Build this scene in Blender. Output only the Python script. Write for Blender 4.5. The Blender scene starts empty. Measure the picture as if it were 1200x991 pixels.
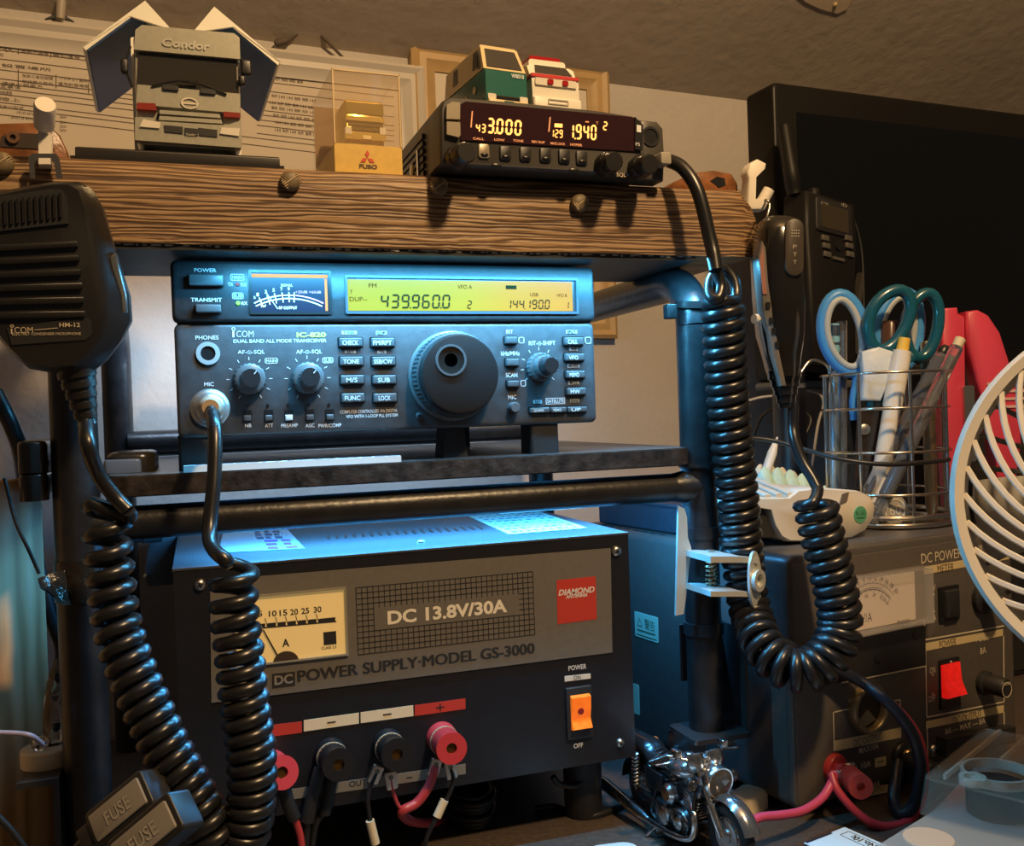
import bpy, bmesh, math, random
from mathutils import Vector, Matrix
random.seed(7)
V = Vector
S = bpy.context.scene
COL = S.collection
# ------------------------------------------------------------------ camera
FPX, CX, CY = 1100.0, 600.0, 495.5            # focal length and centre in pixels of a 1200 x 991 frame
ROT = [V((0.9471832832, -0.3187890150, -0.0348911433)),
       V((-0.0363234411, 0.0014527632, -0.9993390301)),
       V((0.3186289937, 0.9478245900, -0.0102034810))]
EYE = V((0.0093313, -0.5248147, 0.2571253))
cam = bpy.data.cameras.new('camera'); camo = bpy.data.objects.new('camera', cam); COL.objects.link(camo)
cam.sensor_fit = 'HORIZONTAL'; cam.sensor_width = 36.0; cam.lens = 36.0 * FPX / 1200.0
cam.clip_start = 0.01; cam.clip_end = 50
m3 = Matrix((ROT[0], -ROT[1], -ROT[2])).transposed()
camo.matrix_world = Matrix.Translation(EYE) @ m3.to_4x4()
S.camera = camo
# ------------------------------------------------------------------ world, lamps, exposure
S.view_settings.view_transform = 'Standard'; S.view_settings.look = 'None'
S.view_settings.exposure = 0.22; S.view_settings.gamma = 1.0
try: S.view_settings.use_curve_mapping = False
except Exception: pass
w = bpy.data.worlds.new('room_ambient'); S.world = w; w.use_nodes = True
bg = w.node_tree.nodes['Background']; bg.inputs[0].default_value = (0.50, 0.42, 0.36, 1); bg.inputs[1].default_value = 0.085
def light(name, kind, loc, energy, color, target=None, **kw):
    l = bpy.data.lights.new(name, kind); l.energy = energy; l.color = color
    for k, v in kw.items(): setattr(l, k, v)
    o = bpy.data.objects.new(name, l); COL.objects.link(o); o.location = loc
    if target is not None:
        o.rotation_euler = (V(target) - V(loc)).to_track_quat('-Z', 'Y').to_euler()
    return o
WARM = (1.0, 0.66, 0.33); CYAN = (0.10, 0.56, 1.0)
light('warm_lamp', 'POINT', (0.33, -0.62, 0.95), 29.0, WARM, shadow_soft_size=0.035)
LED = light('led_strip_top', 'AREA', (0.172, -0.0300, 0.3438), 1.35, CYAN, shape='RECTANGLE', size=0.29, size_y=0.006); LED.rotation_euler = (math.radians(4), 0, 0)
REAR_FILL = light('led_strip_rear', 'AREA', (0.140, 0.250, 0.3360), 0.55, (0.50, 0.72, 1.0), shape='RECTANGLE', size=0.36, size_y=0.01); REAR_FILL.rotation_euler = (math.radians(38), 0, 0)  # added fill brightening the wall behind the transceiver, no such strip there
light('led_strip_shelf', 'AREA', (0.165, 0.040, 0.2195), 1.65, (0.07, 0.44, 1.0), shape='RECTANGLE', size=0.29, size_y=0.012)
# ------------------------------------------------------------------ pixel helpers (for measuring the photograph)
def ray(px, py):
    return ROT[0] * ((px - CX) / FPX) + ROT[1] * ((py - CY) / FPX) + ROT[2]
def PY(px, py, Y):
    d = ray(px, py); return EYE + d * ((Y - EYE.y) / d.y)
def PZ(px, py, z):
    d = ray(px, py); return EYE + d * ((z - EYE.z) / d.z)
def PD(px, py, D): return EYE + ray(px, py) * D
class Fr:                                       # a frame: u right, v up, n towards the viewer
    def __init__(s, o, yaw=0.0, pitch=0.0, roll=0.0):
        s.o = V(o); m = Matrix.Rotation(yaw, 3, 'Z') @ Matrix.Rotation(pitch, 3, 'X') @ Matrix.Rotation(roll, 3, 'Y')
        s.u = m @ V((1, 0, 0)); s.v = m @ V((0, 0, 1)); s.n = m @ V((0, -1, 0))
    def uv(s, px, py, h=0.0):
        d = ray(px, py); o = s.o + s.n * h
        t = (o - EYE).dot(s.n) / d.dot(s.n); p = EYE + d * t - o
        return p.dot(s.u), p.dot(s.v)
    def P(s, u, v, h=0.0): return s.o + s.u * u + s.v * v + s.n * h
    def mm(s, px, py):                          # metres per pixel at that spot
        a = s.uv(px - 5, py); b = s.uv(px + 5, py); return abs(b[0] - a[0]) / 10
    def sub(s, u, v, h=0.0, yaw=0, pitch=0, roll=0):
        f = Fr(s.P(u, v, h)); m = Matrix.Rotation(yaw, 3, s.v) @ Matrix.Rotation(pitch, 3, s.u) @ Matrix.Rotation(roll, 3, s.n)
        f.u = m @ s.u; f.v = m @ s.v; f.n = m @ s.n; return f
def frame3(o, n, up=(0, 0, 1)):                 # frame with n given
    f = Fr(o); f.n = V(n).normalized(); up = V(up)
    if abs(f.n.dot(up)) > 0.98: up = V((0, 1, 0))
    f.u = up.cross(f.n).normalized(); f.v = f.n.cross(f.u); return f
def rrect(u0, v0, u1, v1, r=0.0, n=4):
    if u1 < u0: u0, u1 = u1, u0
    if v1 < v0: v0, v1 = v1, v0
    r = min(r, (u1 - u0) / 2.001, (v1 - v0) / 2.001)
    if r <= 0: return [(u0, v0), (u1, v0), (u1, v1), (u0, v1)]
    out = []
    for cx, cy, a0 in ((u1 - r, v0 + r, -90), (u1 - r, v1 - r, 0), (u0 + r, v1 - r, 90), (u0 + r, v0 + r, 180)):
        for i in range(n + 1):
            a = math.radians(a0 + 90.0 * i / n); out.append((cx + r * math.cos(a), cy + r * math.sin(a)))
    return out
def catmull(pts, n=8):
    pts = [V(p) for p in pts]
    if len(pts) < 3: return [pts[0].lerp(pts[-1], i / n) for i in range(n + 1)]
    e = [pts[0] * 2 - pts[1]] + pts + [pts[-1] * 2 - pts[-2]]; out = []
    for i in range(1, len(e) - 2):
        p0, p1, p2, p3 = e[i - 1:i + 3]
        for k in range(n):
            t = k / n
            out.append(0.5 * ((2 * p1) + (p2 - p0) * t + (2 * p0 - 5 * p1 + 4 * p2 - p3) * t * t + (3 * p1 - p0 - 3 * p2 + p3) * t ** 3))
    out.append(pts[-1]); return out
def frames(pts):
    T = []
    for i in range(len(pts)):
        a = pts[max(i - 1, 0)]; b = pts[min(i + 1, len(pts) - 1)]; d = b - a
        T.append(d.normalized() if d.length > 1e-9 else V((0, 0, 1)))
    nrm = T[0].orthogonal().normalized(); out = []
    for t in T:
        nrm = (nrm - t * nrm.dot(t))
        nrm = nrm.normalized() if nrm.length > 1e-6 else t.orthogonal().normalized()
        out.append((nrm.copy(), t.cross(nrm)))
    return out, T
class MB:
    def __init__(s): s.v = []; s.f = []
    def ring(s, pts): i = len(s.v); s.v += [V(p) for p in pts]; return list(range(i, i + len(pts)))
    def loft(s, rings, cap0=True, cap1=True, closed=True):
        R = [s.ring(r) for r in rings]; n = len(R[0])
        for a, b in zip(R, R[1:]):
            for i in range(n if closed else n - 1):
                j = (i + 1) % n; s.f.append((a[i], a[j], b[j], b[i]))
        if cap0: s.f.append(tuple(reversed(R[0])))
        if cap1: s.f.append(tuple(R[-1]))
        return s
    def prism(s, F, pts, h0, h1, ch=0.0):
        a = [F.P(u, v, h0) for u, v in pts]
        if ch > 0:
            cu = sum(p[0] for p in pts) / len(pts); cv = sum(p[1] for p in pts) / len(pts)
            hu = max(abs(p[0] - cu) for p in pts); hv = max(abs(p[1] - cv) for p in pts)
            sg = 1 if h1 > h0 else -1
            ku = max(0.1, 1 - ch / hu); kv = max(0.1, 1 - ch / hv)
            ins = [(cu + (p[0] - cu) * ku, cv + (p[1] - cv) * kv) for p in pts]
            k2u = max(.1, 1 - .3 * ch / hu); k2v = max(.1, 1 - .3 * ch / hv)
            mid = [(cu + (p[0] - cu) * k2u, cv + (p[1] - cv) * k2v) for p in pts]
            return s.loft([a, [F.P(u, v, h1 - sg * ch) for u, v in pts], [F.P(u, v, h1 - sg * ch * .3) for u, v in mid], [F.P(u, v, h1) for u, v in ins]])
        return s.loft([a, [F.P(u, v, h1) for u, v in pts]])
    def box(s, F, u0, v0, u1, v1, h0, h1, r=0.0, ch=0.0, n=4): return s.prism(F, rrect(u0, v0, u1, v1, r, n), h0, h1, ch)
    def pbox(s, F, x0, y0, x1, y1, h0, h1, r=0.0, ch=0.0, hp=0.0):     # rectangle read off the photograph on the panel F
        q = [F.uv(x0, y0, hp), F.uv(x1, y0, hp), F.uv(x1, y1, hp), F.uv(x0, y1, hp)]
        return s.box(F, (q[0][0] + q[3][0]) / 2, (q[2][1] + q[3][1]) / 2, (q[1][0] + q[2][0]) / 2, (q[0][1] + q[1][1]) / 2, h0, h1, r, ch)
    def pquad(s, F, q, h0, h1, hp=0.0): return s.prism(F, [F.uv(x, y, hp) for x, y in q], h0, h1)
    def frame(s, F, u0, v0, u1, v1, t, h0, h1, r=0.0):                 # a rectangular border
        o = rrect(u0, v0, u1, v1, r, 3); i = rrect(u0 + t, v0 + t, u1 - t, v1 - t, max(r - t, 1e-5) if r > 0 else 0, 3)
        if len(o) != len(i): i = rrect(u0 + t, v0 + t, u1 - t, v1 - t, 1e-5, 3)
        n = len(o); A = s.ring([F.P(u, v, h0) for u, v in o]); B = s.ring([F.P(u, v, h1) for u, v in o])
        C = s.ring([F.P(u, v, h1) for u, v in i]); D = s.ring([F.P(u, v, h0) for u, v in i])
        for X, Y in ((A, B), (B, C), (C, D), (D, A)):
            for k in range(n): j = (k + 1) % n; s.f.append((X[k], X[j], Y[j], Y[k]))
        return s
    def lathe(s, F, u, v, prof, seg=24, ridges=0, rd=0.0, cap0=True, cap1=True, a0=0.0):   # prof: (radius, h)
        rings = []
        for r, h in prof:
            rings.append([F.P(u + (r - (rd if (ridges and i % 2) else 0)) * math.cos(a0 + 2 * math.pi * i / seg), v + (r - (rd if (ridges and i % 2) else 0)) * math.sin(a0 + 2 * math.pi * i / seg), h) for i in range(seg)])
        return s.loft(rings, cap0, cap1)
    def annulus(s, F, u, v, r0, r1, h0, h1, seg=28):
        return s.tor([[F.P(u + r * math.cos(2 * math.pi * i / seg), v + r * math.sin(2 * math.pi * i / seg), h) for i in range(seg)] for r, h in ((r1, h0), (r1, h1), (r0, h1), (r0, h0))])
    def tor(s, rings):
        R = [s.ring(r) for r in rings]; n = len(R[0])
        for k in range(len(R)):
            a, b = R[k], R[(k + 1) % len(R)]
            for i in range(n): j = (i + 1) % n; s.f.append((a[i], a[j], b[j], b[i]))
        return s
    def tube(s, pts, r, seg=8, smooth=8, closed=False, taper=None, cap=True, flat=1.0):
        P = catmull(pts, smooth) if smooth else [V(p) for p in pts]
        fr, T = frames(P); n = len(P); rings = []
        for i, p in enumerate(P):
            rr = r if taper is None else r * (taper(i / (n - 1)))
            a, b = fr[i]
            rings.append([p + a * (rr * math.cos(2 * math.pi * k / seg)) + b * (rr * flat * math.sin(2 * math.pi * k / seg)) for k in range(seg)])
        return s.loft(rings, cap, cap)
    def coil(s, path, R, r, turns, steps=18, seg=8, lead=None, tail=None, ph=0.0, Rf=None, warp=1.0):
        P = catmull(path, 24); L = [0.0]
        for a, b in zip(P, P[1:]): L.append(L[-1] + (b - a).length)
        fr, T = frames(P); N = int(turns * steps); pts = []
        k = 0
        for i in range(N + 1):
            t = L[-1] * (i / N) ** warp
            while k < len(L) - 2 and L[k + 1] < t: k += 1
            a = (t - L[k]) / max(L[k + 1] - L[k], 1e-9); p = P[k].lerp(P[k + 1], a)
            n0 = fr[k][0].lerp(fr[k + 1][0], a).normalized(); tt = T[k].lerp(T[k + 1], a).normalized(); b0 = tt.cross(n0)
            an = ph + 2 * math.pi * turns * i / N; RR = R if Rf is None else R * Rf(i / N)
            pts.append(p + n0 * (RR * math.cos(an)) + b0 * (RR * math.sin(an)))
        if lead: pts = catmull(list(lead) + [pts[0]], 6)[:-1] + pts
        if tail: pts = pts + catmull([pts[-1]] + list(tail), 6)[1:]
        return s.tube(pts, r, seg, 0)
    def ball(s, c, r, seg=12, rings=8, sc=(1, 1, 1), F=None):
        F = F or Fr((0, 0, 0)); c = V(c); R = []
        for i in range(1, rings):
            th = math.pi * i / rings
            R.append([c + F.u * (sc[0] * r * math.sin(th) * math.cos(2 * math.pi * k / seg)) + F.n * (-sc[1] * r * math.sin(th) * math.sin(2 * math.pi * k / seg)) + F.v * (sc[2] * r * math.cos(th)) for k in range(seg)])
        s.loft(R, True, True); return s
    def add(s, vs, fs):
        i = len(s.v); s.v += [V(v) for v in vs]; s.f += [tuple(j + i for j in f) for f in fs]; return s
# ------------------------------------------------------------------ text
_tc = {}
def text_mesh(body, bold=0.0, shear=0.0):
    k = (body, bold, shear)
    if k in _tc: return _tc[k]
    c = bpy.data.curves.new('t', 'FONT'); c.body = body; c.size = 1.0; c.offset = bold; c.shear = shear; c.resolution_u = 3
    o = bpy.data.objects.new('t', c); COL.objects.link(o)
    dg = bpy.context.evaluated_depsgraph_get(); dg.update()
    e = o.evaluated_get(dg); me = e.to_mesh()
    vs = [(v.co.x, v.co.y) for v in me.vertices]; fs = [tuple(p.vertices) for p in me.polygons]
    e.to_mesh_clear(); bpy.data.objects.remove(o); bpy.data.curves.remove(c)
    _tc[k] = (vs, fs); return vs, fs
def put_text(mb, F, body, u0, v0, u1, v1, h, bold=0.0, shear=0.0):     # fitted into the rectangle
    vs, fs = text_mesh(body, bold, shear)
    if not vs: return
    x0 = min(v[0] for v in vs); x1 = max(v[0] for v in vs); y0 = min(v[1] for v in vs); y1 = max(v[1] for v in vs)
    sx = (u1 - u0) / max(x1 - x0, 1e-6); sy = (v1 - v0) / max(y1 - y0, 1e-6)
    mb.add([F.P(u0 + (x - x0) * sx, v0 + (y - y0) * sy, h) for x, y in vs], fs)
def ptext(mb, F, body, x0, ya, x1, yb, hpx, h=0.0003, bold=0.0, shear=0.0, hp=0.0):    # (x0,ya) and (x1,yb): middle of left and right end
    a = F.uv(x0, ya, hp); b = F.uv(x1, yb, hp); k = F.mm((x0 + x1) / 2, (ya + yb) / 2); vm = (a[1] + b[1]) / 2
    put_text(mb, F, body, a[0], vm - hpx * k / 2, b[0], vm + hpx * k / 2, h, bold, shear)
SEG = {'0': 'abcdef', '1': 'bc', '2': 'abged', '3': 'abgcd', '4': 'fgbc', '5': 'afgcd', '6': 'afgedc', '7': 'abc', '8': 'abcdefg', '9': 'abcdfg'}
def seven(mb, F, body, u0, v0, u1, v1, h, th=0.16, sl=0.10):           # seven-segment digits filling the rectangle
    n = sum(1 for c in body if c != '.'); H = v1 - v0; cw = (u1 - u0) / n; W = cw * 0.78; t = min(W * .3, H * th); g = t * .12; i = -1
    def q(ox, pts): mb.add([F.P(ox + x + sl * y, v0 + y, h) for x, y in pts], [tuple(range(len(pts)))])
    for c in body:
        if c == '.':
            ox = u0 + i * cw + W + cw * .05; q(ox, [(0, 0), (t * .8, 0), (t * .8, t * .8), (0, t * .8)]); continue
        i += 1; ox = u0 + i * cw
        hseg = lambda y: [(g + t * .3, y), (t, y - t / 2), (W - t, y - t / 2), (W - g - t * .3, y), (W - t, y + t / 2), (t, y + t / 2)]
        vseg = lambda x, ya, yb: [(x, ya), (x + t / 2, ya + t / 2), (x + t / 2, yb - t / 2), (x, yb), (x - t / 2, yb - t / 2), (x - t / 2, ya + t / 2)]
        m = H / 2
        for sg in SEG[c]:
            if sg == 'a': q(ox, hseg(H - t / 2))
            if sg == 'g': q(ox, hseg(m))
            if sg == 'd': q(ox, hseg(t / 2))
            if sg == 'f': q(ox, vseg(t / 2, m + g, H - t / 2 - g))
            if sg == 'b': q(ox, vseg(W - t / 2, m + g, H - t / 2 - g))
            if sg == 'e': q(ox, vseg(t / 2, t / 2 + g, m - g))
            if sg == 'c': q(ox, vseg(W - t / 2, t / 2 + g, m - g))
# ------------------------------------------------------------------ materials
_m = {}
def M(name, col=(.5, .5, .5), rough=.5, metal=0.0, emit=None, es=1.0, noise=0.0, nscale=40.0, bump=0.0, bscale=200.0, trans=0.0, ior=1.45, alpha=1.0, coat=0.0, spec=None):
    if name in _m: return _m[name]
    m = bpy.data.materials.new(name); m.use_nodes = True; nt = m.node_tree; b = nt.nodes['Principled BSDF']
    b.inputs['Base Color'].default_value = (*col, 1); b.inputs['Roughness'].default_value = rough; b.inputs['Metallic'].default_value = metal
    if spec is not None: b.inputs['Specular IOR Level'].default_value = spec
    if coat: b.inputs['Coat Weight'].default_value = coat
    if trans: b.inputs['Transmission Weight'].default_value = trans; b.inputs['IOR'].default_value = ior
    if alpha < 1: b.inputs['Alpha'].default_value = alpha
    if emit: b.inputs['Emission Color'].default_value = (*emit, 1); b.inputs['Emission Strength'].default_value = es
    tc = nt.nodes.new('ShaderNodeTexCoord')
    if noise:
        n = nt.nodes.new('ShaderNodeTexNoise'); n.inputs['Scale'].default_value = nscale; n.inputs['Detail'].default_value = 4
        nt.links.new(tc.outputs['Object'], n.inputs['Vector'])
        r = nt.nodes.new('ShaderNodeMapRange'); r.inputs['From Min'].default_value = .3; r.inputs['From Max'].default_value = .7
        r.inputs['To Min'].default_value = 1 - noise; r.inputs['To Max'].default_value = 1 + noise
        nt.links.new(n.outputs['Fac'], r.inputs['Value'])
        x = nt.nodes.new('ShaderNodeMix'); x.data_type = 'RGBA'; x.blend_type = 'MULTIPLY'; x.inputs['Factor'].default_value = 1
        x.inputs['A'].default_value = (*col, 1); nt.links.new(r.outputs['Result'], x.inputs['B']); nt.links.new(x.outputs['Result'], b.inputs['Base Color'])
    if bump:
        n = nt.nodes.new('ShaderNodeTexNoise'); n.inputs['Scale'].default_value = bscale; n.inputs['Detail'].default_value = 5
        nt.links.new(tc.outputs['Object'], n.inputs['Vector'])
        bp = nt.nodes.new('ShaderNodeBump'); bp.inputs['Strength'].default_value = bump; bp.inputs['Distance'].default_value = .002
        nt.links.new(n.outputs['Fac'], bp.inputs['Height']); nt.links.new(bp.outputs['Normal'], b.inputs['Normal'])
    _m[name] = m; return m
def wood(name, c1, c2, c3, axis='X', scale=60, stretch=0.03, rough=.5, bump=.4, dist=6):
    m = bpy.data.materials.new(name); m.use_nodes = True; nt = m.node_tree; b = nt.nodes['Principled BSDF']; b.inputs['Roughness'].default_value = rough
    tc = nt.nodes.new('ShaderNodeTexCoord'); mp = nt.nodes.new('ShaderNodeMapping'); nt.links.new(tc.outputs['Object'], mp.inputs['Vector'])
    s = [1, 1, 1]; s['XYZ'.index(axis)] = stretch; mp.inputs['Scale'].default_value = s
    n1 = nt.nodes.new('ShaderNodeTexNoise'); n1.inputs['Scale'].default_value = scale; n1.inputs['Detail'].default_value = 6; n1.inputs['Distortion'].default_value = dist * .1
    n2 = nt.nodes.new('ShaderNodeTexWave'); n2.wave_type = 'BANDS'; n2.bands_direction = 'Z' if axis != 'Z' else 'X'; n2.inputs['Scale'].default_value = scale * 1.1; n2.inputs['Distortion'].default_value = dist; n2.inputs['Detail'].default_value = 3; n2.inputs['Detail Scale'].default_value = 1.4
    nt.links.new(mp.outputs['Vector'], n1.inputs['Vector']); nt.links.new(mp.outputs['Vector'], n2.inputs['Vector'])
    mx = nt.nodes.new('ShaderNodeMath'); mx.operation = 'MULTIPLY_ADD'; mx.inputs[1].default_value = .55
    sc = nt.nodes.new('ShaderNodeMath'); sc.operation = 'MULTIPLY'; sc.inputs[1].default_value = .45
    nt.links.new(n2.outputs['Fac'], sc.inputs[0]); nt.links.new(n1.outputs['Fac'], mx.inputs[0]); nt.links.new(sc.outputs[0], mx.inputs[2])
    cr = nt.nodes.new('ShaderNodeValToRGB'); nt.links.new(mx.outputs[0], cr.inputs['Fac'])
    e = cr.color_ramp.elements; e[0].position = .25; e[0].color = (*c1, 1); e[1].position = .75; e[1].color = (*c3, 1)
    k = e.new(.5); k.color = (*c2, 1)
    nt.links.new(cr.outputs['Color'], b.inputs['Base Color'])
    bp = nt.nodes.new('ShaderNodeBump'); bp.inputs['Strength'].default_value = bump; bp.inputs['Distance'].default_value = .001
    nt.links.new(mx.outputs[0], bp.inputs['Height']); nt.links.new(bp.outputs['Normal'], b.inputs['Normal'])
    return m
# ------------------------------------------------------------------ objects
_L = {}
def thing(name, label, cat, loc, group=None):
    o = bpy.data.objects.new(name, None); COL.objects.link(o); o.empty_display_size = .01
    o.location = loc; o['label'] = label; o['category'] = cat
    if group: o['group'] = group
    _L[o] = V(loc); return o
def obj(name, mb, mat, parent=None, loc=None, label=None, cat=None, group=None, kind=None, smooth=True, ang=.82):
    me = bpy.data.meshes.new(name); L = _L[parent] if parent is not None else V(loc if loc is not None else (0, 0, 0))
    me.from_pydata([tuple(v - L) for v in mb.v], [], mb.f)
    bm = bmesh.new(); bm.from_mesh(me); bmesh.ops.recalc_face_normals(bm, faces=bm.faces); bm.to_mesh(me); bm.free()
    if smooth:
        me.polygons.foreach_set('use_smooth', [True] * len(me.polygons)); me.set_sharp_from_angle(angle=ang)
    me.materials.append(mat); me.update()
    o = bpy.data.objects.new(name, me); COL.objects.link(o)
    if parent is not None: o.parent = parent
    else: o.location = L
    _L[o] = L
    if label: o['label'] = label
    if cat: o['category'] = cat
    if group: o['group'] = group
    if kind: o['kind'] = kind
    return o
def place(root, loc, rz=0.0, rx=0.0, ry=0.0):
    root.location = loc; root.rotation_euler = (rx, ry, rz)
def dup(root, loc, rot=None, label=None):
    r = root.copy(); COL.objects.link(r); r.location = loc
    if rot is not None: r.rotation_euler = rot
    if label: r['label'] = label
    for ch in list(root.children):
        c = ch.copy(); COL.objects.link(c); c.parent = r
        for g in ch.children:
            d = g.copy(); COL.objects.link(d); d.parent = c
    return r
def Fz(x, y, z, yaw=0.0):                       # frame lying flat: u right, v away, n up
    f = Fr((x, y, z)); c, s = math.cos(yaw), math.sin(yaw)
    f.u = V((c, s, 0)); f.v = V((-s, c, 0)); f.n = V((0, 0, 1)); return f
# ================================================================== SETTING
def wall_mat(name, col, scale=120, bump=.5):
    return M(name, col, .85, noise=.06, nscale=9, bump=bump, bscale=scale)
WY = math.radians(5.0); WF = Fr((0.2, 0.352, 0.0), WY)
mb = MB(); mb.box(WF, -1.1, -.72, 1.7, .60, -.02, 0.0); obj('wall_back', mb, wall_mat('wall_paper', (.50, .455, .41)), kind='structure')
mb = MB(); a, b = WF.P(-1.1, .598, 0), WF.P(1.7, .598, 0); sl = V((WF.n.x, WF.n.y, .62)).normalized()
mb.loft([[a, b, b + sl * 1.1, a + sl * 1.1], [p + V((0, .012, .02)) for p in (a, b, b + sl * 1.1, a + sl * 1.1)]])
obj('ceiling', mb, wall_mat('ceiling_plaster', (.42, .355, .29), 60, .6), kind='structure')
mb = MB(); mb.box(Fz(.3, -.4, -.72), -1.6, -1.6, 1.8, .70, -.02, 0); obj('floor', mb, M('floor_grey', (.25, .2, .16), .7, noise=.1), kind='structure')
desk = thing('desk', 'dark brown desk top under the power supplies and the motorcycle', 'desk', (.3, -.3, -.72))
mb = MB(); F = Fz(0, 0, 0)
mb.prism(F, [(-.62, -.85), (1.2, -.85), (1.2, .425), (-.62, .262)], -.03, 0); obj('desk_top', mb, M('desk_laminate', (.085, .066, .055), .38, noise=.25, nscale=300, bump=.08, bscale=500), desk)
for x, y in ((-.58, -.80), (1.15, -.80), (-.58, .20), (1.15, .36)):
    mb = MB(); mb.box(Fz(x, y, 0), -.025, -.025, .025, .025, -.72, -.03, .004); obj('leg', mb, M('desk_leg_black', (.03, .03, .03), .5), desk)
# ================================================================== RACK
blackpaint = M('rack_black_paint', (.016, .016, .018), .34, noise=.35, nscale=90, bump=.12, bscale=260)
worn = M('rack_board_black', (.055, .055, .056), .33, noise=.5, nscale=160, bump=.2, bscale=380)
edge = M('rack_board_worn_edge', (.030, .022, .018), .45, noise=.8, nscale=120, bump=.2, bscale=300)
rack = thing('equipment_rack', 'black tubular steel rack carrying the transceiver on its worn shelf', 'rack', (.13, .12, 0))
PR = .0112; XL, XR, YF, YB = -.0495, .3078, -.002, .285
def post_path(x):                               # front post, bend, top run, rear post
    top = .335
    return x, top
for x, base in ((XL, 0.0), (XR, 0.055)):
    # one inverted U per side: front leg and rear leg meet in the top bend
    mb = MB(); zt = .338; r = .03
    pts = [V((x, YF, base)), V((x, YF, zt - r))]
    mb.tube([V((x, YF, base)), V((x, YF, zt - r))] , PR, 20, 0)
    obj('post', mb, blackpaint, rack)
    mb = MB(); arc = [V((x, YF + r - r * math.cos(a * math.pi / 16), zt - r + r * math.sin(a * math.pi / 16))) for a in range(0, 9)]
    arc += [V((x, YB - r + r * math.sin(a * math.pi / 16), zt - r + r * math.cos(a * math.pi / 16))) for a in range(0, 9)]
    mb.tube(arc, PR, 20, 0); obj('top_bend', mb, blackpaint, rack)
    mb = MB(); mb.tube([V((x, YB, 0)), V((x, YB, zt - r))], PR, 16, 0); obj('post', mb, blackpaint, rack)
# collars on the right post
F = Fz(XR, YF, 0)
for z0, z1 in ((.175, .182), (.1145, .122), (.2195, .222)):
    mb = MB(); mb.lathe(F, 0, 0, [(PR, z0), (PR + .0013, z0), (PR + .0013, z1), (PR, z1)], 24); obj('collar', mb, blackpaint, rack)
# shelf board and rails
mb = MB(); F = Fz(0, 0, 0)
mb.prism(F, [(-.0235, -.014), (-.0285, -.0125), (-.033, -.008), (-.0345, 0), (-.0345, .275), (.302, .275), (.302, .004), (.2965, -.008), (.290, -.0132), (.285, -.014)], .2215, .2325)
bo = obj('shelf_board', mb, worn, rack)
mb = MB(); mb.prism(F, [(-.0235, -.0148), (-.0293, -.0132), (-.0338, -.0086), (-.0335, -.006), (-.028, -.011), (-.0235, -.0132), (.285, -.0132), (.290, -.0124), (.296, -.0075), (.297, -.0085), (.2905, -.014), (.285, -.0148)], .2222, .2318); obj('board_edge', mb, edge, bo)
for y, nm in ((YF, 'front_rail'), (.283, 'rear_rail')):
    mb = MB(); z = .2075 if y < .1 else .243
    mb.tube([V((XL + .007, y, z)), V((XR - .004, y, z))], .0088 if y < .1 else .0105, 16, 0)
    if y < .1: mb.tube([V((.288, y, z)), V((.295, y, z)), V((XR, y, z))], .012, 16, 3, taper=lambda t: .72 + .2 * t)
    obj(nm, mb, blackpaint, rack)
# top board under the plank with flaked white edge
mb = MB(); F = Fz(0, 0, 0); mb.box(F, -.038, -.0238, .298, .066, .3452, .3478); tb = obj('top_board', mb, M('top_board_black', (.018, .020, .022), .5, noise=.3, nscale=160), rack)
mb = MB()
x = -.036
while x < .296:
    wd = random.uniform(.0008, .0035); mb.box(F, x, -.0242, x + wd, -.0237, .3474 - random.uniform(0, .0007), .3478); x += wd + random.choice((0, .001, .002, .005))
obj('flaked_edge', mb, M('flaked_white_primer', (.55, .52, .46), .8), tb)
# foot bracket at the base of the right post (a bent steel strap)
mb = MB(); F = Fz(XR, YF, 0)
mb.box(F, -.010, .0125, .021, .0145, .082, .118, .003); mb.box(F, .019, -.016, .021, .0145, .055, .118, 0)
mb.box(F, -.020, -.020, .021, .0145, .052, .055, .004)
mb.prism(Fr((XR - .020, YF, 0)), [(0, 0), (.012, 0), (.012, .052), (0, .052)], -.014, .012)
obj('foot_bracket', mb, M('bracket_black', (.022, .02, .02), .4), rack)
# ================================================================== PLANK
plankm = wood('plank_wood', (.075, .038, .017), (.200, .112, .052), (.36, .225, .108), 'X', 115, .070, .50, .7, 12)
PF = Fr((0, -.0255, 0))
mb = MB()
def plank_profile(x, j):
    return [(-.0255 + j * .0006, .3480), (-.0262 + j * .0005, .352), (-.0250, .3575), (-.0262, .364), (-.0256, .371), (-.0260, .379), (-.0250, .3868), (-.0235, .3885), (.020, .3890), (.070, .3890), (.0725, .387), (.0725, .350), (.070, .3480)]
xs = [-.0945 + i * .4325 / 60 for i in range(61)]; rings = []
for i, x in enumerate(xs):
    j = random.uniform(-1, 1)
    sk = .0025 if i in (0, 60) else 0
    rings.append([V((x + random.uniform(-.0008, .0008) * (i not in (0, 60)) + (-.006 if i == 60 and z > .38 else 0) + (.006 if (i == 60 and .355 < z < .372) else 0) * .6, y + (sk if y < 0 else -sk), z)) for y, z in plank_profile(x, j)])
mb.loft(rings)
plank = obj('wooden_plank', mb, plankm, loc=(.12, 0, .348), label='thick grained brown wooden plank along the top of the rack', cat='plank', ang=.9)
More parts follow.
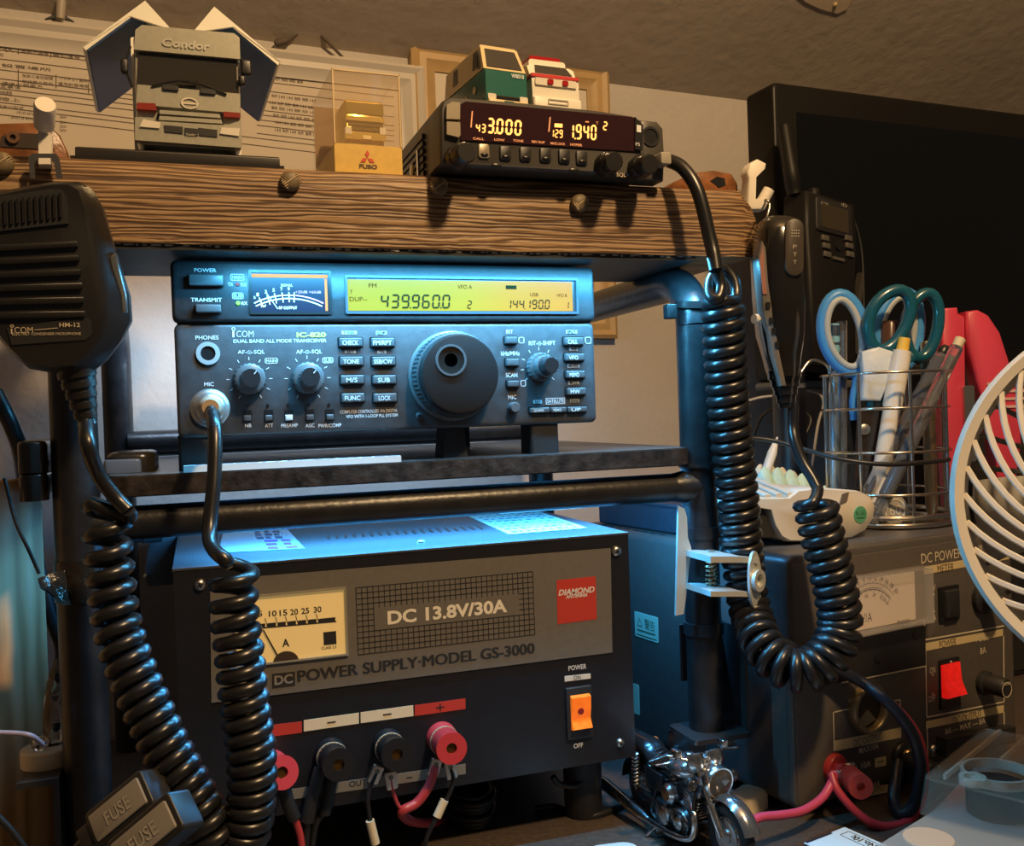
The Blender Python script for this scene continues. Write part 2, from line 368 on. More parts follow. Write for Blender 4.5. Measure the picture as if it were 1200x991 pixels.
# tacks
def tack(px, py, label):
    p = PY(px, py, -.0262); F = Fr(p)
    t = thing('furniture_tack', label, 'tack', p, 'ridged round tacks pushed into the plank')
    mb = MB(); r = .0053
    mb.lathe(F, 0, 0, [(r, .0005), (r * 1.0, .002), (r * .85, .0038), (r * .5, .0046)], 20)
    hd = obj('head', mb, M('tack_brown', (.16, .115, .06), .5), t)
    mb = MB()
    for k in range(-4, 5):
        y = k * r * .2; c = math.sqrt(max(0, (r * .9) ** 2 - y * y))
        c = min(c, r * .88); q = F.sub(0, 0, 0, roll=math.radians(35)); mb.box(q, -c, y - .00022, c, y + .00022, .002, .0050 - .0024 * (abs(y) / r))
    obj('ridges', mb, M('tack_ridge_gold', (.55, .42, .25), .4), hd)
    mb = MB(); mb.lathe(F, 0, 0, [(.0007, -.006), (.0007, .001)], 8); obj('pin', mb, M('steel_pin', (.5, .5, .5), .3, 1), t)
tack(340, 213, 'ridged round tack in the plank below the silver toy truck')
tack(513, 219.5, 'ridged round tack in the plank just below the left knob of the mobile radio')
tack(678, 239, 'ridged round tack in the plank below the right side of the mobile radio')
tack(3, 192, 'round tack at the left end of the plank beside the left white hook')
# ================================================================== TRANSCEIVER ON THE SHELF
A_BODY = M('radio_grey_black', (.030, .031, .034), .40, noise=.15, nscale=200, bump=.05, bscale=600)
A_LOW = M('radio_panel_grey', (.050, .052, .056), .42, noise=.2, nscale=150, bump=.05, bscale=700)
BLK = M('black_plastic', (.012, .012, .013), .32)
BLKM = M('black_matte_plastic', (.016, .016, .017), .55)
WHT = M('white_print', (.72, .74, .74), .6)
BTN = M('button_grey', (.075, .078, .082), .38)
CHR = M('chrome', (.75, .75, .74), .18, 1.0)
STEEL = M('dull_steel', (.55, .54, .50), .32, 1.0)
def radio820():
    F = Fr((0, 0, .25)); W, H = .2405, .0938
    t = thing('transceiver', 'black desktop radio transceiver with a yellow display on the shelf under the plank', 'radio', (.12, .1, .2325))
    mb = MB(); mb.prism(F, rrect(.0015, .0012, W - .0015, H - .0012, .003), -.235, -.006); obj('case', mb, A_BODY, t)
    # lower and upper front panels
    ul, vd = F.uv(201.5, 378); 
    mb = MB(); mb.prism(F, rrect(0, 0, W, vd - .0004, .0035), -.008, 0.0, .0018); obj('front_panel', mb, A_LOW, t)
    mb = MB(); mb.prism(F, rrect(-.0006, vd + .0003, W + .0003, H, .003), -.008, .0022, .002); up = obj('display_bezel', mb, A_BODY, t)
    mb = MB(); mb.box(F, .002, vd - .0007, W - .002, vd + .0006, -.006, -.0008); obj('seam', mb, BLK, t)
    h = .0022
    # meter
    mb = MB(); q = [F.uv(*p, h) for p in ((290.5, 316), (387.5, 319), (387.5, 368.5), (291, 368))]
    u0, u1, v1, v0 = q[0][0], q[1][0], q[0][1], q[2][1]
    mb.frame(F, u0, v0, u1, v1, .0016, h - .001, h + .0009, .001); obj('meter_frame', mb, BLK, t)
    mb = MB(); mb.box(F, u0 + .001, v0 + .001, u1 - .001, v1 - .001, h - .001, h + .0001); mt = obj('meter', mb, M('meter_face_navy', (.006, .006, .018), .35, emit=(.1, .12, .4), es=.02), t)
    mb = MB(); mb.box(F, u0 + .0018, v1 - .0040, u1 - .0018, v1 - .0022, h, h + .0003); mb.box(F, u1 - .0036, v0 + .002, u1 - .0022, v1 - .0045, h, h + .0003)
    obj('lit_edge', mb, M('meter_lamp_orange', (.16, .06, .02), .6, emit=(1, .36, .08), es=.9, spec=.1), mt)
    cu, cv = (u0 + u1) / 2 - .001, v0 - .030; k = (u1 - u0) / .0475
    def arcband(mb, r0, r1, a0, a1, hh, n=18, cu=cu, cv=cv):
        a = [math.radians(90 - a0 + (a0 - a1) * i / n) for i in range(n + 1)]
        pts = [(cu + r0 * math.cos(x), cv + r0 * math.sin(x)) for x in a] + [(cu + r1 * math.cos(x), cv + r1 * math.sin(x)) for x in reversed(a)]
        vs = [F.P(u, v, hh) for u, v in pts]; n2 = len(a)
        mb.add(vs, [(i, i + 1, 2 * n2 - 2 - i, 2 * n2 - 1 - i) for i in range(n2 - 1)])
    mb = MB(); R0 = .0412
    arcband(mb, R0 - .0028, R0 - .0022, -27, 27, h + .0004)
    arcband(mb, R0 - .0010, R0 - .0004, -27, 4, h + .0004)
    for i, a in enumerate((-22, -16, -10.5, -5, 0, 4)):
        x = math.radians(90 - a); d = V((math.cos(x), math.sin(x))); s = V((-d.y, d.x)) * .00025
        p, q2 = V((cu, cv)) + d * (R0 - .0045), V((cu, cv)) + d * (R0 + .001)
        mb.add([F.P(*(p - s), h + .0004), F.P(*(p + s), h + .0004), F.P(*(q2 + s), h + .0004), F.P(*(q2 - s), h + .0004)], [(0, 1, 2, 3)])
        if i < 5:
            tp = V((cu, cv)) + d * (R0 + .0027); put_text(mb, F, '13579'[i], tp.x - .0006, tp.y - .0009, tp.x + .0006, tp.y + .0009, h + .0004, .01)
    ptext(mb, F, 'SIGNAL', 329, 334, 343, 334.5, 3, h + .0004, hp=h); ptext(mb, F, 'RF OUTPUT', 327, 360.5, 348, 360.8, 3.4, h + .0004, .01, hp=h); ptext(mb, F, 'RF', 306, 358.5, 312, 358.7, 3.2, h + .0004, hp=h); ptext(mb, F, 'S', 297, 348.5, 299.5, 348.6, 3.2, h + .0004, hp=h)
    obj('scale', mb, M('meter_print_yellow', (.8, .75, .4), .5, emit=(.9, .85, .5), es=.35), mt)
    mb = MB(); arcband(mb, R0 - .0010, R0 - .0003, 5, 27, h + .0004); ptext(mb, F, '+20dB +60dB', 346, 341.5, 376, 343, 3.2, h + .0004, hp=h)
    obj('red_scale', mb, M('meter_print_red', (.7, .2, .3), .5, emit=(.8, .2, .35), es=.3), mt)
    mb = MB(); a, b = F.uv(311, 342, h), F.uv(325.5, 362, h); d = V((b[0] - a[0], b[1] - a[1])).normalized(); s = V((-d.y, d.x)) * .0002
    mb.add([F.P(a[0] - s.x, a[1] - s.y, h + .0006), F.P(a[0] + s.x, a[1] + s.y, h + .0006), F.P(b[0] + s.x, b[1] + s.y, h + .0006), F.P(b[0] - s.x, b[1] - s.y, h + .0006)], [(0, 1, 2, 3)]); obj('needle', mb, WHT, mt)
    # display
    q = [F.uv(*p, h) for p in ((406, 326), (670.3, 331.5), (671, 364.5), (406.5, 364))]
    u0, u1, v0, v1 = q[0][0], q[1][0], (q[2][1] + q[3][1]) / 2, (q[0][1] + q[1][1]) / 2
    mb = MB(); mb.frame(F, u0 - .0012, v0 - .0018, u1 + .0035, v1 + .0022, .0014, h - .001, h + .0012, .001); obj('display_frame', mb, M('frame_blue_grey', (.06, .07, .09), .3), t)
    mb = MB(); mb.box(F, u0, v0, u1, v1, h - .002, h + .0001)
    lm = M('lcd_backlight', (.05, .05, .01), .3, spec=.15); nt = lm.node_tree; b = nt.nodes['Principled BSDF']
    tc = nt.nodes.new('ShaderNodeTexCoord'); sx = nt.nodes.new('ShaderNodeSeparateXYZ'); nt.links.new(tc.outputs['Object'], sx.inputs[0])
    mr = nt.nodes.new('ShaderNodeMapRange'); mr.inputs['From Min'].default_value = u0 - .12; mr.inputs['From Max'].default_value = u1 - .12; nt.links.new(sx.outputs[0], mr.inputs['Value'])
    cr = nt.nodes.new('ShaderNodeValToRGB'); nt.links.new(mr.outputs['Result'], cr.inputs['Fac']); e = cr.color_ramp.elements
    e[0].position = 0; e[0].color = (.62, .62, .015, 1); e[1].position = 1; e[1].color = (.95, .33, .03, 1)
    for p, c in ((.25, (.58, .62, .01)), (.50, (.72, .60, .012)), (.70, (.88, .46, .02))): k = e.new(p); k.color = (*c, 1)
    nt.links.new(cr.outputs['Color'], b.inputs['Emission Color']); b.inputs['Emission Strength'].default_value = .74
    ds = obj('display', mb, lm, t)
    mb = MB(); hh = h + .0005
    def sv(body, x0, ya, x1, yb, hp_): a = F.uv(x0, ya, h); c = F.uv(x1, yb, h); k = F.mm(x0, ya); vm = (a[1] + c[1]) / 2; seven(mb, F, body, a[0], vm - hp_ * k / 2, c[0], vm + hp_ * k / 2, hh, .13)
    sv('439.960.0', 445, 352.5, 529, 354, 16.5); sv('144.190.0', 592.5, 356, 645, 357, 10.5); sv('2', 547, 357, 553.5, 357, 9.5); sv('1', 662, 357.5, 667, 357.6, 8)
    for tx, x0, ya, x1, yb, hp_ in (('FM', 432, 334.5, 441, 334.6, 5), ('T', 410, 342, 413, 342, 4.5), ('DUP--', 409.5, 350.3, 430, 350.5, 5), ('VFO A', 536, 336, 553, 336.3, 4.5), ('USB', 621, 345, 630.5, 345.2, 3.8), ('VFO B', 652, 346, 664, 346.2, 3.5)): ptext(mb, F, tx, x0, ya, x1, yb, hp_, hh, hp=h)
    mb.pbox(F, 592.5, 334.5, 605, 338.8, hh - .0001, hh, hp=h)
    obj('digits', mb, M('lcd_segments', (.012, .014, .004), .7, spec=.05), ds)
    # print on both panels
    mb = MB()
    def T(s, x0, y0, x1, y1, hp_, b=.004, hpl=0.0, sh=0): ptext(mb, F, s, x0, y0, x1, y1, hp_, hpl + .0003, b, sh, hp=hpl)
    T('POWER', 227.5, 316.2, 253.5, 317, 4.6, .008, h); T('TRANSMIT', 223.5, 350.9, 260, 351.6, 4.8, .008, h); T('MAIN', 272, 324.9, 284, 325.2, 4.2, .008, h); T('TX', 267, 333, 273, 333.2, 4, .01, h); T('RX', 282.3, 333.5, 289, 333.7, 4, .01, h); T('SUB', 273.5, 346.5, 283.5, 346.8, 4.2, .008, h); T('RX', 283, 355.2, 290, 355.4, 4, .01, h)
    def B(x0, y0, x1, y1, hpl=0.0, tk=.0003):
        q = [F.uv(x0, y0, hpl), F.uv(x1, y0, hpl), F.uv(x1, y1, hpl)]; mb.frame(F, q[0][0], q[2][1], q[1][0], q[0][1], tk, hpl, hpl + .0003, .0008)
    B(270, 321, 285.8, 328.9, h); B(272, 343, 285, 350.2, h)
    T('PHONES', 229, 395.3, 256, 395.6, 5, .012); T('MIC', 239.3, 450, 250.6, 450.2, 5, .015)
    T('AF-\u2299-SQL', 278.5, 412.6, 310.4, 412.8, 5.4); T('AF-\u2299-SQL', 347, 412.2, 377.3, 412.5, 5.4); T('MAIN', 312, 422.6, 323.5, 422.8, 4); T('SUB', 379.5, 422, 388.5, 422.2, 4); B(310.3, 419.4, 325.2, 425.9); B(377.7, 418.9, 390.2, 425.2)
    T('COM', 277, 391, 297, 391.5, 7.5, -.01); T('\u0131', 272.3, 391.6, 274.6, 391.6, 7.4, .0)
    a = F.uv(273.6, 385.5); k = F.mm(273, 386); mb.annulus(F, a[0], a[1], 1.5 * k, 2.3 * k, 0, .0003, 14)
    T('DUAL BAND ALL MODE TRANSCEIVER', 273.6, 399, 382.6, 399.6, 4.2, .008)
    for s, x0, x1 in (('NB', 287, 294.5), ('ATT', 310.5, 320), ('PREAMP', 329.5, 349), ('AGC', 358, 368.5), ('PWR/COMP', 373, 400)): T(s, x0, 498.6, x1, 498.2, 4.4, .012)
    T('COMPUTER CONTROLLED 1Hz DIGITAL', 398.4, 482.5, 466, 480.9, 3.8, .006); T('VFO WITH 1-LOOP PLL SYSTEM', 405.5, 487.8, 466, 486.3, 3.8, .006)
    T('RIT', 593, 388.7, 601, 388.6, 4.3); T('kHz/MHz', 587, 414.2, 608.7, 413.8, 4.6); T('SCAN', 592.5, 439.5, 606, 439.2, 4.8); T('MIC', 595.3, 465.3, 605, 465, 4.6); T('RIT-\u2299-SHIFT', 619.6, 402.2, 650.6, 401.8, 4.8)
    B(607.5, 395, 614, 402); B(610, 445.5, 616, 452.5); B(685.5, 395, 692.5, 402.5)
    def ticks(px, py, r0, r1, a0, a1, n):
        u, v = F.uv(px, py); k = F.mm(px, py)
        for i in range(n):
            a = math.radians(90 - (a0 + (a1 - a0) * i / (n - 1))); d = V((math.cos(a), math.sin(a))); s = V((-d.y, d.x)) * .00018
            p, q = V((u, v)) + d * r0 * k, V((u, v)) + d * r1 * k
            mb.add([F.P(*(p - s), .0003), F.P(*(p + s), .0003), F.P(*(q + s), .0003), F.P(*(q - s), .0003)], [(0, 1, 2, 3)])
    ticks(292.5, 444, 23, 27, -150, 150, 11); ticks(360.5, 443, 23, 27, -150, 150, 11); ticks(632, 430, 18.5, 22, -130, 130, 9)
    obj('lettering', mb, WHT, t)
    mb = MB(); ptext(mb, F, 'IC-820', 347.5, 392, 382, 392.4, 6, .0003, .04); obj('model_name', mb, M('print_yellow_green', (.55, .75, .10), .5), t)
    # small label boxes above the keys
    mb = MB()
    for x0, x1, y in ((400, 418, 389.7), (440.5, 453, 390), (404, 417, 411.8), (442, 452.5, 412), (663, 676, 388.7), (667, 677, 408.7), (665, 679, 428.5), (666, 678.5, 448.3), (625, 635, 470.7), (668, 678.5, 469.5)): mb.pbox(F, x0, y - 2.1, x1, y + 2.1, 0, .0003)
    bx = obj('key_labels', mb, M('label_pale_blue', (.42, .50, .55), .6), t)
    mb = MB()
    for s, x0, x1, y in (('T SQL', 402, 416, 389.7), ('DUP', 442, 451.5, 390), ('SET', 406, 415, 411.8), ('TS', 444, 450, 412), ('SPLIT', 664.5, 674.5, 388.7), ('A/B', 668.5, 675.5, 408.7), ('M>VFO', 666, 678, 428.5), ('M CL', 667.5, 677, 448.3), ('REV', 626.5, 633.5, 470.7), ('EDGE', 669, 677.5, 469.5)): ptext(mb, F, s, x0, y, x1, y, 3, .0005, .02)
    obj('label_text', mb, BLK, bx)
    # buttons
    def button(name, x0, y0, x1, y1, txt=None, hh=.0028, hp=0.0, mat=BTN, tx=.12):
        mb = MB(); mb.pbox(F, x0 - 1.6, y0 - 1.3, x1 + 1.6, y1 + 1.6, hp - .001, hp + .0002, .0009, hp=hp); rec = obj('button_recess', mb, BLK, t)
        mb = MB(); mb.pbox(F, x0, y0, x1, y1, hp - .001, hp + hh, .0006, .0006, hp=hp); o = obj(name, mb, mat, t)
        if txt:
            mb = MB(); w = x1 - x0; ym = (y0 + y1) / 2 + .4; ptext(mb, F, txt, x0 + w * tx, ym, x1 - w * tx, ym - .2, min(5.2, (y1 - y0) * .52), hp + hh + .0003, .008, hp=hp + hh)
            obj('key_text', mb, WHT, o)
    button('power_button', 221, 322.5, 261.5, 335.5, hh=.0035, hp=h); button('transmit_button', 229, 357.5, 259, 367, hh=.0045, hp=h)
    for r, (y, ta, tb) in enumerate(((401.2, 'CHECK', 'FM/RPT'), (423.2, 'TONE', 'SSB/CW'), (444.8, 'M/S', 'SUB'), (466, 'FUNC', 'LOCK'))):
        dx = r * .9; sm = .26 if ta in ('M/S',) else .16
        button('key', 397 + dx, y - 5.2, 424 + dx, y + 5.2, ta, tx=sm); button('key', 434.5 + dx, y - 5.2 + .1, 461.5 + dx, y + 5.2, tb, tx=.1 if len(tb) > 5 else .24)
    for x0, y0, x1, y1, s in ((660, 395.5, 682, 404.5, 'CALL'), (661, 414.5, 683, 422.8, 'VFO'), (662, 434.5, 684, 443, 'MEMO'), (663, 454.3, 685, 462.7, 'MW'), (620, 477.5, 642.5, 483.7, 'DOWN'), (644, 477, 662, 483.2, 'MEMO'), (664, 476.4, 686, 482.8, 'UP')): button('key', x0, y0, x1, y1, s, tx=.25)
    button('key', 591, 394.7, 604.5, 403); button('key', 592, 420.3, 606.5, 429); button('key', 593.5, 446, 607, 453.5)
    mb = MB(); mb.pbox(F, 639, 466, 662, 473.3, 0, .0003); mb = MB(); 
    q = [F.uv(639.5, 466.5), F.uv(662, 473)]; mb.frame(F, q[0][0], q[1][1], q[1][0], q[0][1], .0003, 0, .0003); ptext(mb, F, 'SATELLITE', 641, 469.9, 660.5, 469.6, 3.8, .0004, .01); obj('satellite_label', mb, WHT, t)
    # slide switches and their lamps
    for i, x in enumerate((289.8, 314.8, 338.5, 363, 386.3)):
        y = 487.5 - (x - 290) * .012
        mb = MB(); mb.pbox(F, x - 5.5, y - 7, x + 5.5, y + 6.5, -.001, .0002, .0004); sw = obj('switch_slot', mb, BLK, t)
        mb = MB(); mb.pbox(F, x - 4.3, y - 1, x + 4.3, y + 5.5, 0, .0022, .0003, .0005); obj('switch_cap', mb, WHT if i == 2 else BTN, sw)
        mb = MB(); u, v = F.uv(x - 1, 475 - (x - 290) * .012); mb.lathe(F, u, v, [(.0009, 0), (.0008, .0006)], 10); obj('indicator_lamp', mb, BLK, t)
    for px, py, c, es in ((278.3, 333, (.35, .02, .02), 0), (279, 355, (.2, .9, .05), 1.0)):
        mb = MB(); u, v = F.uv(px, py, h); mb.lathe(F, u, v, [(.0011, h), (.0010, h + .0008)], 12); obj('led', mb, M('led_%d' % int(es), c, .3, emit=c if es else None, es=es), t)
    # knobs
    def knob(px, py, rpx, prof, mat, name, ridges=0, rd=0, hp=0.0, cap=None):
        u, v = F.uv(px, py, hp); k = F.mm(px, py)
        mb = MB(); mb.lathe(F, u, v, [(r * rpx * k, hh) for r, hh in prof], 40 if rpx > 8 else 20, ridges, rd); return obj(name, mb, mat, t), (u, v, k)
    KN = M('knob_grey', (.10, .105, .11), .35); KB = M('knob_black', (.02, .02, .022), .35)
    for px, py in ((292.5, 444), (360.5, 443)):
        o, (u, v, k) = knob(px, py, 19.5, [(1.0, 0), (1.0, .003), (.93, .0045), (.93, .0065), (.85, .007)], KN, 'knob', 1, .0005)
        mb = MB(); mb.lathe(F, u, v, [(12.3 * k, .006), (12.3 * k, .0125), (11.3 * k, .0135)], 36, 1, .0004); obj('inner_knob', mb, KN, o)
        mb = MB(); mb.lathe(F, u, v, [(11.2 * k, .013), (10.6 * k, .0142)], 30); obj('knob_cap', mb, KB, o)
        mb = MB(); mb.box(F.sub(u, v, 0, roll=math.radians(-40)), -.0002, .0025, .0002, .0046, .0141, .0145); obj('pointer', mb, WHT, o)
    o, (u, v, k) = knob(632, 430, 16, [(1.0, 0), (1.0, .004), (.9, .006)], KN, 'knob', 1, .0005)
    mb = MB(); mb.lathe(F, u, v, [(12 * k, .005), (12 * k, .011), (11 * k, .012)], 32, 1, .0004); obj('inner_knob', mb, KN, o)
    mb = MB(); mb.lathe(F, u, v, [(9.3 * k, .011), (9.3 * k, .0195), (8.4 * k, .0208)], 28, 1, .0003); obj('knob_cap', mb, KB, o)
    o, (u, v, k) = knob(600.5, 477.5, 6, [(1, 0), (1, .005), (.8, .006)], KN, 'small_knob')
    # main dial
    u, v = F.uv(530, 440); k = F.mm(530, 440)
    mb = MB(); mb.lathe(F, u, v, [(51 * k, 0), (51 * k, .0015), (50 * k, .002)], 60); obj('dial_base', mb, KN, t)
    mb = MB(); mb.lathe(F, u, v, [(47.5 * k, .0015), (48.5 * k, .003), (47.5 * k, .012), (45.5 * k, .0125)], 120, 1, .0007); dl = obj('tuning_dial', mb, M('dial_rubber', (.045, .05, .055), .5), t)
    du, dv = F.uv(528, 422, .018); rr = 15.0 * k
    mb = MB(); mb.lathe(F, u, v, [(45 * k, .012), (44 * k, .0175), (43 * k, .0188), (41 * k, .019)], 60); obj('dial_cap', mb, M('dial_cap_black', (.012, .012, .013), .42), dl)
    mb = MB(); mb.annulus(F, du, dv, rr, rr * 1.16, .0188, .0198, 32); obj('dimple_rim', mb, KN, dl)
    mb = MB(); mb.lathe(F, du, dv, [(rr, .0193), (rr * .8, .0191), (rr * .5, .0190)], 28, cap0=False); obj('finger_dimple', mb, M('dimple_gloss', (.02, .018, .016), .12), dl)
    # jacks
    u, v = F.uv(243.8, 414); mb = MB(); mb.annulus(F, u, v, 7.5 * k, 12 * k, 0, .0016, 30); jk = obj('phones_jack', mb, M('jack_ring', (.42, .45, .45), .35, .2), t)
    mb = MB(); mb.lathe(F, u, v, [(7.6 * k, .0006), (7.6 * k, .0007)], 24); obj('jack_hole', mb, BLK, jk)
    u, v = F.uv(491, 487); mb = MB(); mb.lathe(F, u, v, [(3.8 * k, 0), (3.8 * k, .0012), (3 * k, .0015)], 16); sc = obj('screw', mb, BTN, t)
    mb = MB(); mb.box(F, u - 2.2 * k, v - .0003, u + 2.2 * k, v + .0003, .0015, .0018); mb.box(F, u - .0003, v - 2.2 * k, u + .0003, v + 2.2 * k, .0015, .0018); obj('screw_slot', mb, BLK, sc)
    u, v = F.uv(245.5, 478); mb = MB(); mb.lathe(F, u, v, [(17 * k, -.001), (17 * k, .003), (15 * k, .0035)], 36); obj('mic_socket', mb, STEEL, t)
    # feet and the folded front stand
    for px in (229, 640):
        u, v = F.uv(px, 505); mb = MB(); mb.box(Fz(u, .012, 0), -.009, -.010, .009, .010, .2325, .2515, .002); obj('foot', mb, BLKM, t)
    for px in (536,):
        u, v = F.uv(px, 505); mb = MB(); G = Fr((u, .006, .2325)); mb.prism(G, [(-.0075, 0), (.0075, 0), (.0055, .019), (-.0055, .019)], -.02, 0); obj('stand', mb, BLKM, t)
    for px in (229, 640):
        u, v = F.uv(px, 505); mb = MB(); mb.box(Fz(u, .20, 0), -.008, -.008, .008, .008, .2325, .2515, .002); obj('foot', mb, BLKM, t)
    return t
radio820()
# white card lying in front of the radio
mb = MB(); z = .2325
q = [PY(215, 549, -.0105), PY(470, 533, -.0125)]
F = Fz(0, 0, 0)
q = [V((p.x, p.y, z)) for p in q]; d = (q[1] - q[0]).normalized(); n = V((-d.y, d.x, 0)); L = (q[1] - q[0]).length
G = Fz(q[0].x, q[0].y, z, math.atan2(d.y, d.x)); mb.box(G, 0, 0, L, .0085, .0, .0034)
cd = obj('paper_card', mb, M('card_white', (.72, .76, .76), .6), loc=(q[0].x, q[0].y, z), label='narrow white card lying on the shelf edge under the transceiver', cat='card')
mb = MB()
for i in range(16): x = .006 + i * L / 17; mb.box(G, x, .002, x + random.uniform(.002, .008), .003, .0034, .0036); mb.box(G, x, .005, x + random.uniform(.002, .008), .006, .0034, .0036)
obj('printing', mb, M('ink_grey', (.15, .18, .22), .7), cd)
# ================================================================== POWER SUPPLY ON THE DESK (wide black one)
RED = M('red_plastic', (.55, .045, .05), .32)
REDP = M('red_print', (.52, .045, .03), .5)
CREAM = M('cream_print', (.80, .70, .50), .55)
INK = M('black_print', (.02, .02, .02), .6)
def wire(name, pts, r, mat, parent=None, seg=10, smooth=8, label=None, cat=None, group=None, loc=None):
    mb = MB(); mb.tube(pts, r, seg, smooth); return obj(name, mb, mat, parent, loc=loc if loc is not None else (pts[0] if parent is None else None), label=label, cat=cat, group=group)
def screw(F, px, py, rpx, t, hp=0.0):
    u, v = F.uv(px, py, hp); k = F.mm(px, py); r = rpx * k
    mb = MB(); mb.lathe(F, u, v, [(r, hp), (r, hp + .0008), (r * .75, hp + .002), (r * .4, hp + .0024)], 18); o = obj('screw', mb, STEEL, t)
    mb = MB(); q = F.sub(u, v, hp, roll=.5); mb.box(q, -r * .5, -r * .1, r * .5, r * .1, .0022, .0027); mb.box(q, -r * .1, -r * .5, r * .1, r * .5, .0022, .0027); obj('screw_slot', mb, BLK, o)
def gs3000():
    F = Fr((0, 0, 0)); a = F.uv(209.5, 663.5); b = F.uv(741, 886.5); u0, u1 = -.0050, .2585; v1, v0 = .1815, .0430
    t = thing('power_supply', 'wide black power supply with a silver front plate and yellow meter below the shelf', 'power supply', (.12, .1, 0))
    body = M('supply_black_brushed', (.012, .013, .018), .36, noise=.15, nscale=120, bump=.04, bscale=700)
    topm = M('supply_top_grey', (.055, .058, .065), .38, noise=.25, nscale=700, bump=.25, bscale=900)
    mb = MB(); mb.box(F, u0, v0, u1, v1 - .0012, -.235, 0, .0004); obj('case', mb, body, t)
    # lid with vent slots cut as raised dark louvres
    mb = MB(); mb.box(Fz(0, 0, 0), u0 - .0004, .0, u1 + .0004, .235, v1 - .0016, v1); lid = obj('lid', mb, topm, t)
    mb = MB(); qa, qb = PZ(385, 631, v1), PZ(565, 620, v1)
    for i in range(19):
        p = qa.lerp(qb, i / 18); G = Fz(p.x, p.y, v1, -.12); mb.box(G, -.0008, -.002, .0008, .019, -.001, .0002)
    obj('vent_slots', mb, BLK, lid)
    p = PZ(493, 635, v1); mb = MB(); mb.lathe(Fz(p.x, p.y, v1), 0, 0, [(.003, 0), (.0028, .0008), (.0015, .0015)], 14); obj('lid_screw', mb, STEEL, lid)
    # stickers on the lid
    def flat(name, q, mat, h=.0004): 
        mb = MB(); pts = [PZ(x, y, v1) for x, y in q]; mb.loft([[p + V((0, 0, .0001)) for p in pts], [p + V((0, 0, h)) for p in pts]]); return obj(name, mb, mat, lid), pts
    o, pts = flat('sticker', [(256, 648), (357.5, 643), (337, 621), (262, 622)], M('holographic_sticker', (.34, .50, .58), .25, .3))
    def grid_on(pts, mat, name, rows, parent, cols=1, m=.06, gap=.35):
        mb = MB(); A, B, C, D = pts
        for i in range(rows):
            for j in range(cols):
                s0, s1 = m + (1 - 2 * m) * (j + gap * .5) / cols, m + (1 - 2 * m) * (j + 1 - gap * random.random()) / cols; t0, t1 = m + (1 - 2 * m) * i / rows, m + (1 - 2 * m) * (i + 1 - gap) / rows
                f = lambda s, tt: A.lerp(B, s).lerp(D.lerp(C, s), tt) + V((0, 0, .0005))
                mb.add([f(s0, t0), f(s1, t0), f(s1, t1), f(s0, t1)], [(0, 1, 2, 3)])
        return obj(name, mb, mat, parent)
    grid_on([pts[0].lerp(pts[1], .5), pts[1], pts[1].lerp(pts[2], .55), pts[0].lerp(pts[1], .5).lerp(pts[3].lerp(pts[2], .5), .55)], M('sticker_violet', (.22, .05, .62), .35), 'sticker_bars', 3, o, 2, .06, .4)
    grid_on([pts[0].lerp(pts[3], .5).lerp(pts[1].lerp(pts[2], .5), .45), pts[0].lerp(pts[3], .5).lerp(pts[1].lerp(pts[2], .5), .85), pts[2].lerp(pts[3], .12), pts[2].lerp(pts[3], .55)], M('sticker_dark', (.04, .06, .12), .4), 'sticker_print', 3, o, 3, .02, .3)
    o, pts = flat('sticker', [(597, 626.5), (688, 619), (627, 598), (543, 602.5)], M('spec_label_mint', (.50, .62, .55), .45))
    grid_on(pts, M('spec_ink', (.10, .22, .30), .6), 'spec_text', 8, o, 9, .05, .55)
    # front plate
    mb = MB(); mb.pquad(F, [(247.7, 823), (717, 764), (715, 642), (246, 679.5)], 0, .0008)
    plate = obj('front_plate', mb, M('plate_silver_grey', (.215, .20, .175), .36, .35, noise=.05, nscale=300), t)
    h = .0008
    mb = MB()
    def grid_cell():
        L0, L1 = F.uv(418, 687.4, h), F.uv(418.6, 766.6, h); R0, R1 = F.uv(625.3, 670.4, h), F.uv(625.6, 744, h)
        ua, ub, va, vb = (L0[0] + L1[0]) / 2, (R0[0] + R1[0]) / 2, (L1[1] + R1[1]) / 2, (L0[1] + R0[1]) / 2
        bl, br = F.uv(438.8, 723, h), F.uv(608.5, 710, h); bh = 12.5 * F.mm(520, 715); bm_ = (bl[1] + br[1]) / 2
        n, m_ = 33, 12; w = .00022
        for i in range(n + 1):
            u = ua + (ub - ua) * i / n
            if bl[0] < u < br[0]:
                mb.box(F, u - w, va, u + w, bm_ - bh, h, h + .0002); mb.box(F, u - w, bm_ + bh, u + w, vb, h, h + .0002)
            else: mb.box(F, u - w, va, u + w, vb, h, h + .0002)
        for i in range(m_ + 1):
            v = va + (vb - va) * i / m_
            if abs(v - bm_) < bh: mb.box(F, ua, v - w, bl[0], v + w, h, h + .0002); mb.box(F, br[0], v - w, ub, v + w, h, h + .0002)
            else: mb.box(F, ua, v - w, ub, v + w, h, h + .0002)
    grid_cell(); obj('grid_print', mb, INK, plate)
    mb = MB(); ptext(mb, F, 'DC 13.8V/30A', 454, 722.5, 594, 710.5, 15.5, h + .0003, .035, hp=h); obj('rating_text', mb, M('white_text', (.85, .80, .68), .5), plate)
    mb = MB()
    for dx, dh in ((0, 0), (.7, .00002), (-.7, .00004)): ptext(mb, F, 'POWER SUPPLY\u00b7MODEL GS-3000', 349 + dx, 788.5, 626 + dx, 762, 12.5, h + .0003 + dh, .0, hp=h)
    mb.pquad(F, [(318.6, 806), (345.5, 802.5), (345.5, 786), (318.6, 789)], h, h + .0002); o = obj('model_text', mb, INK, plate)
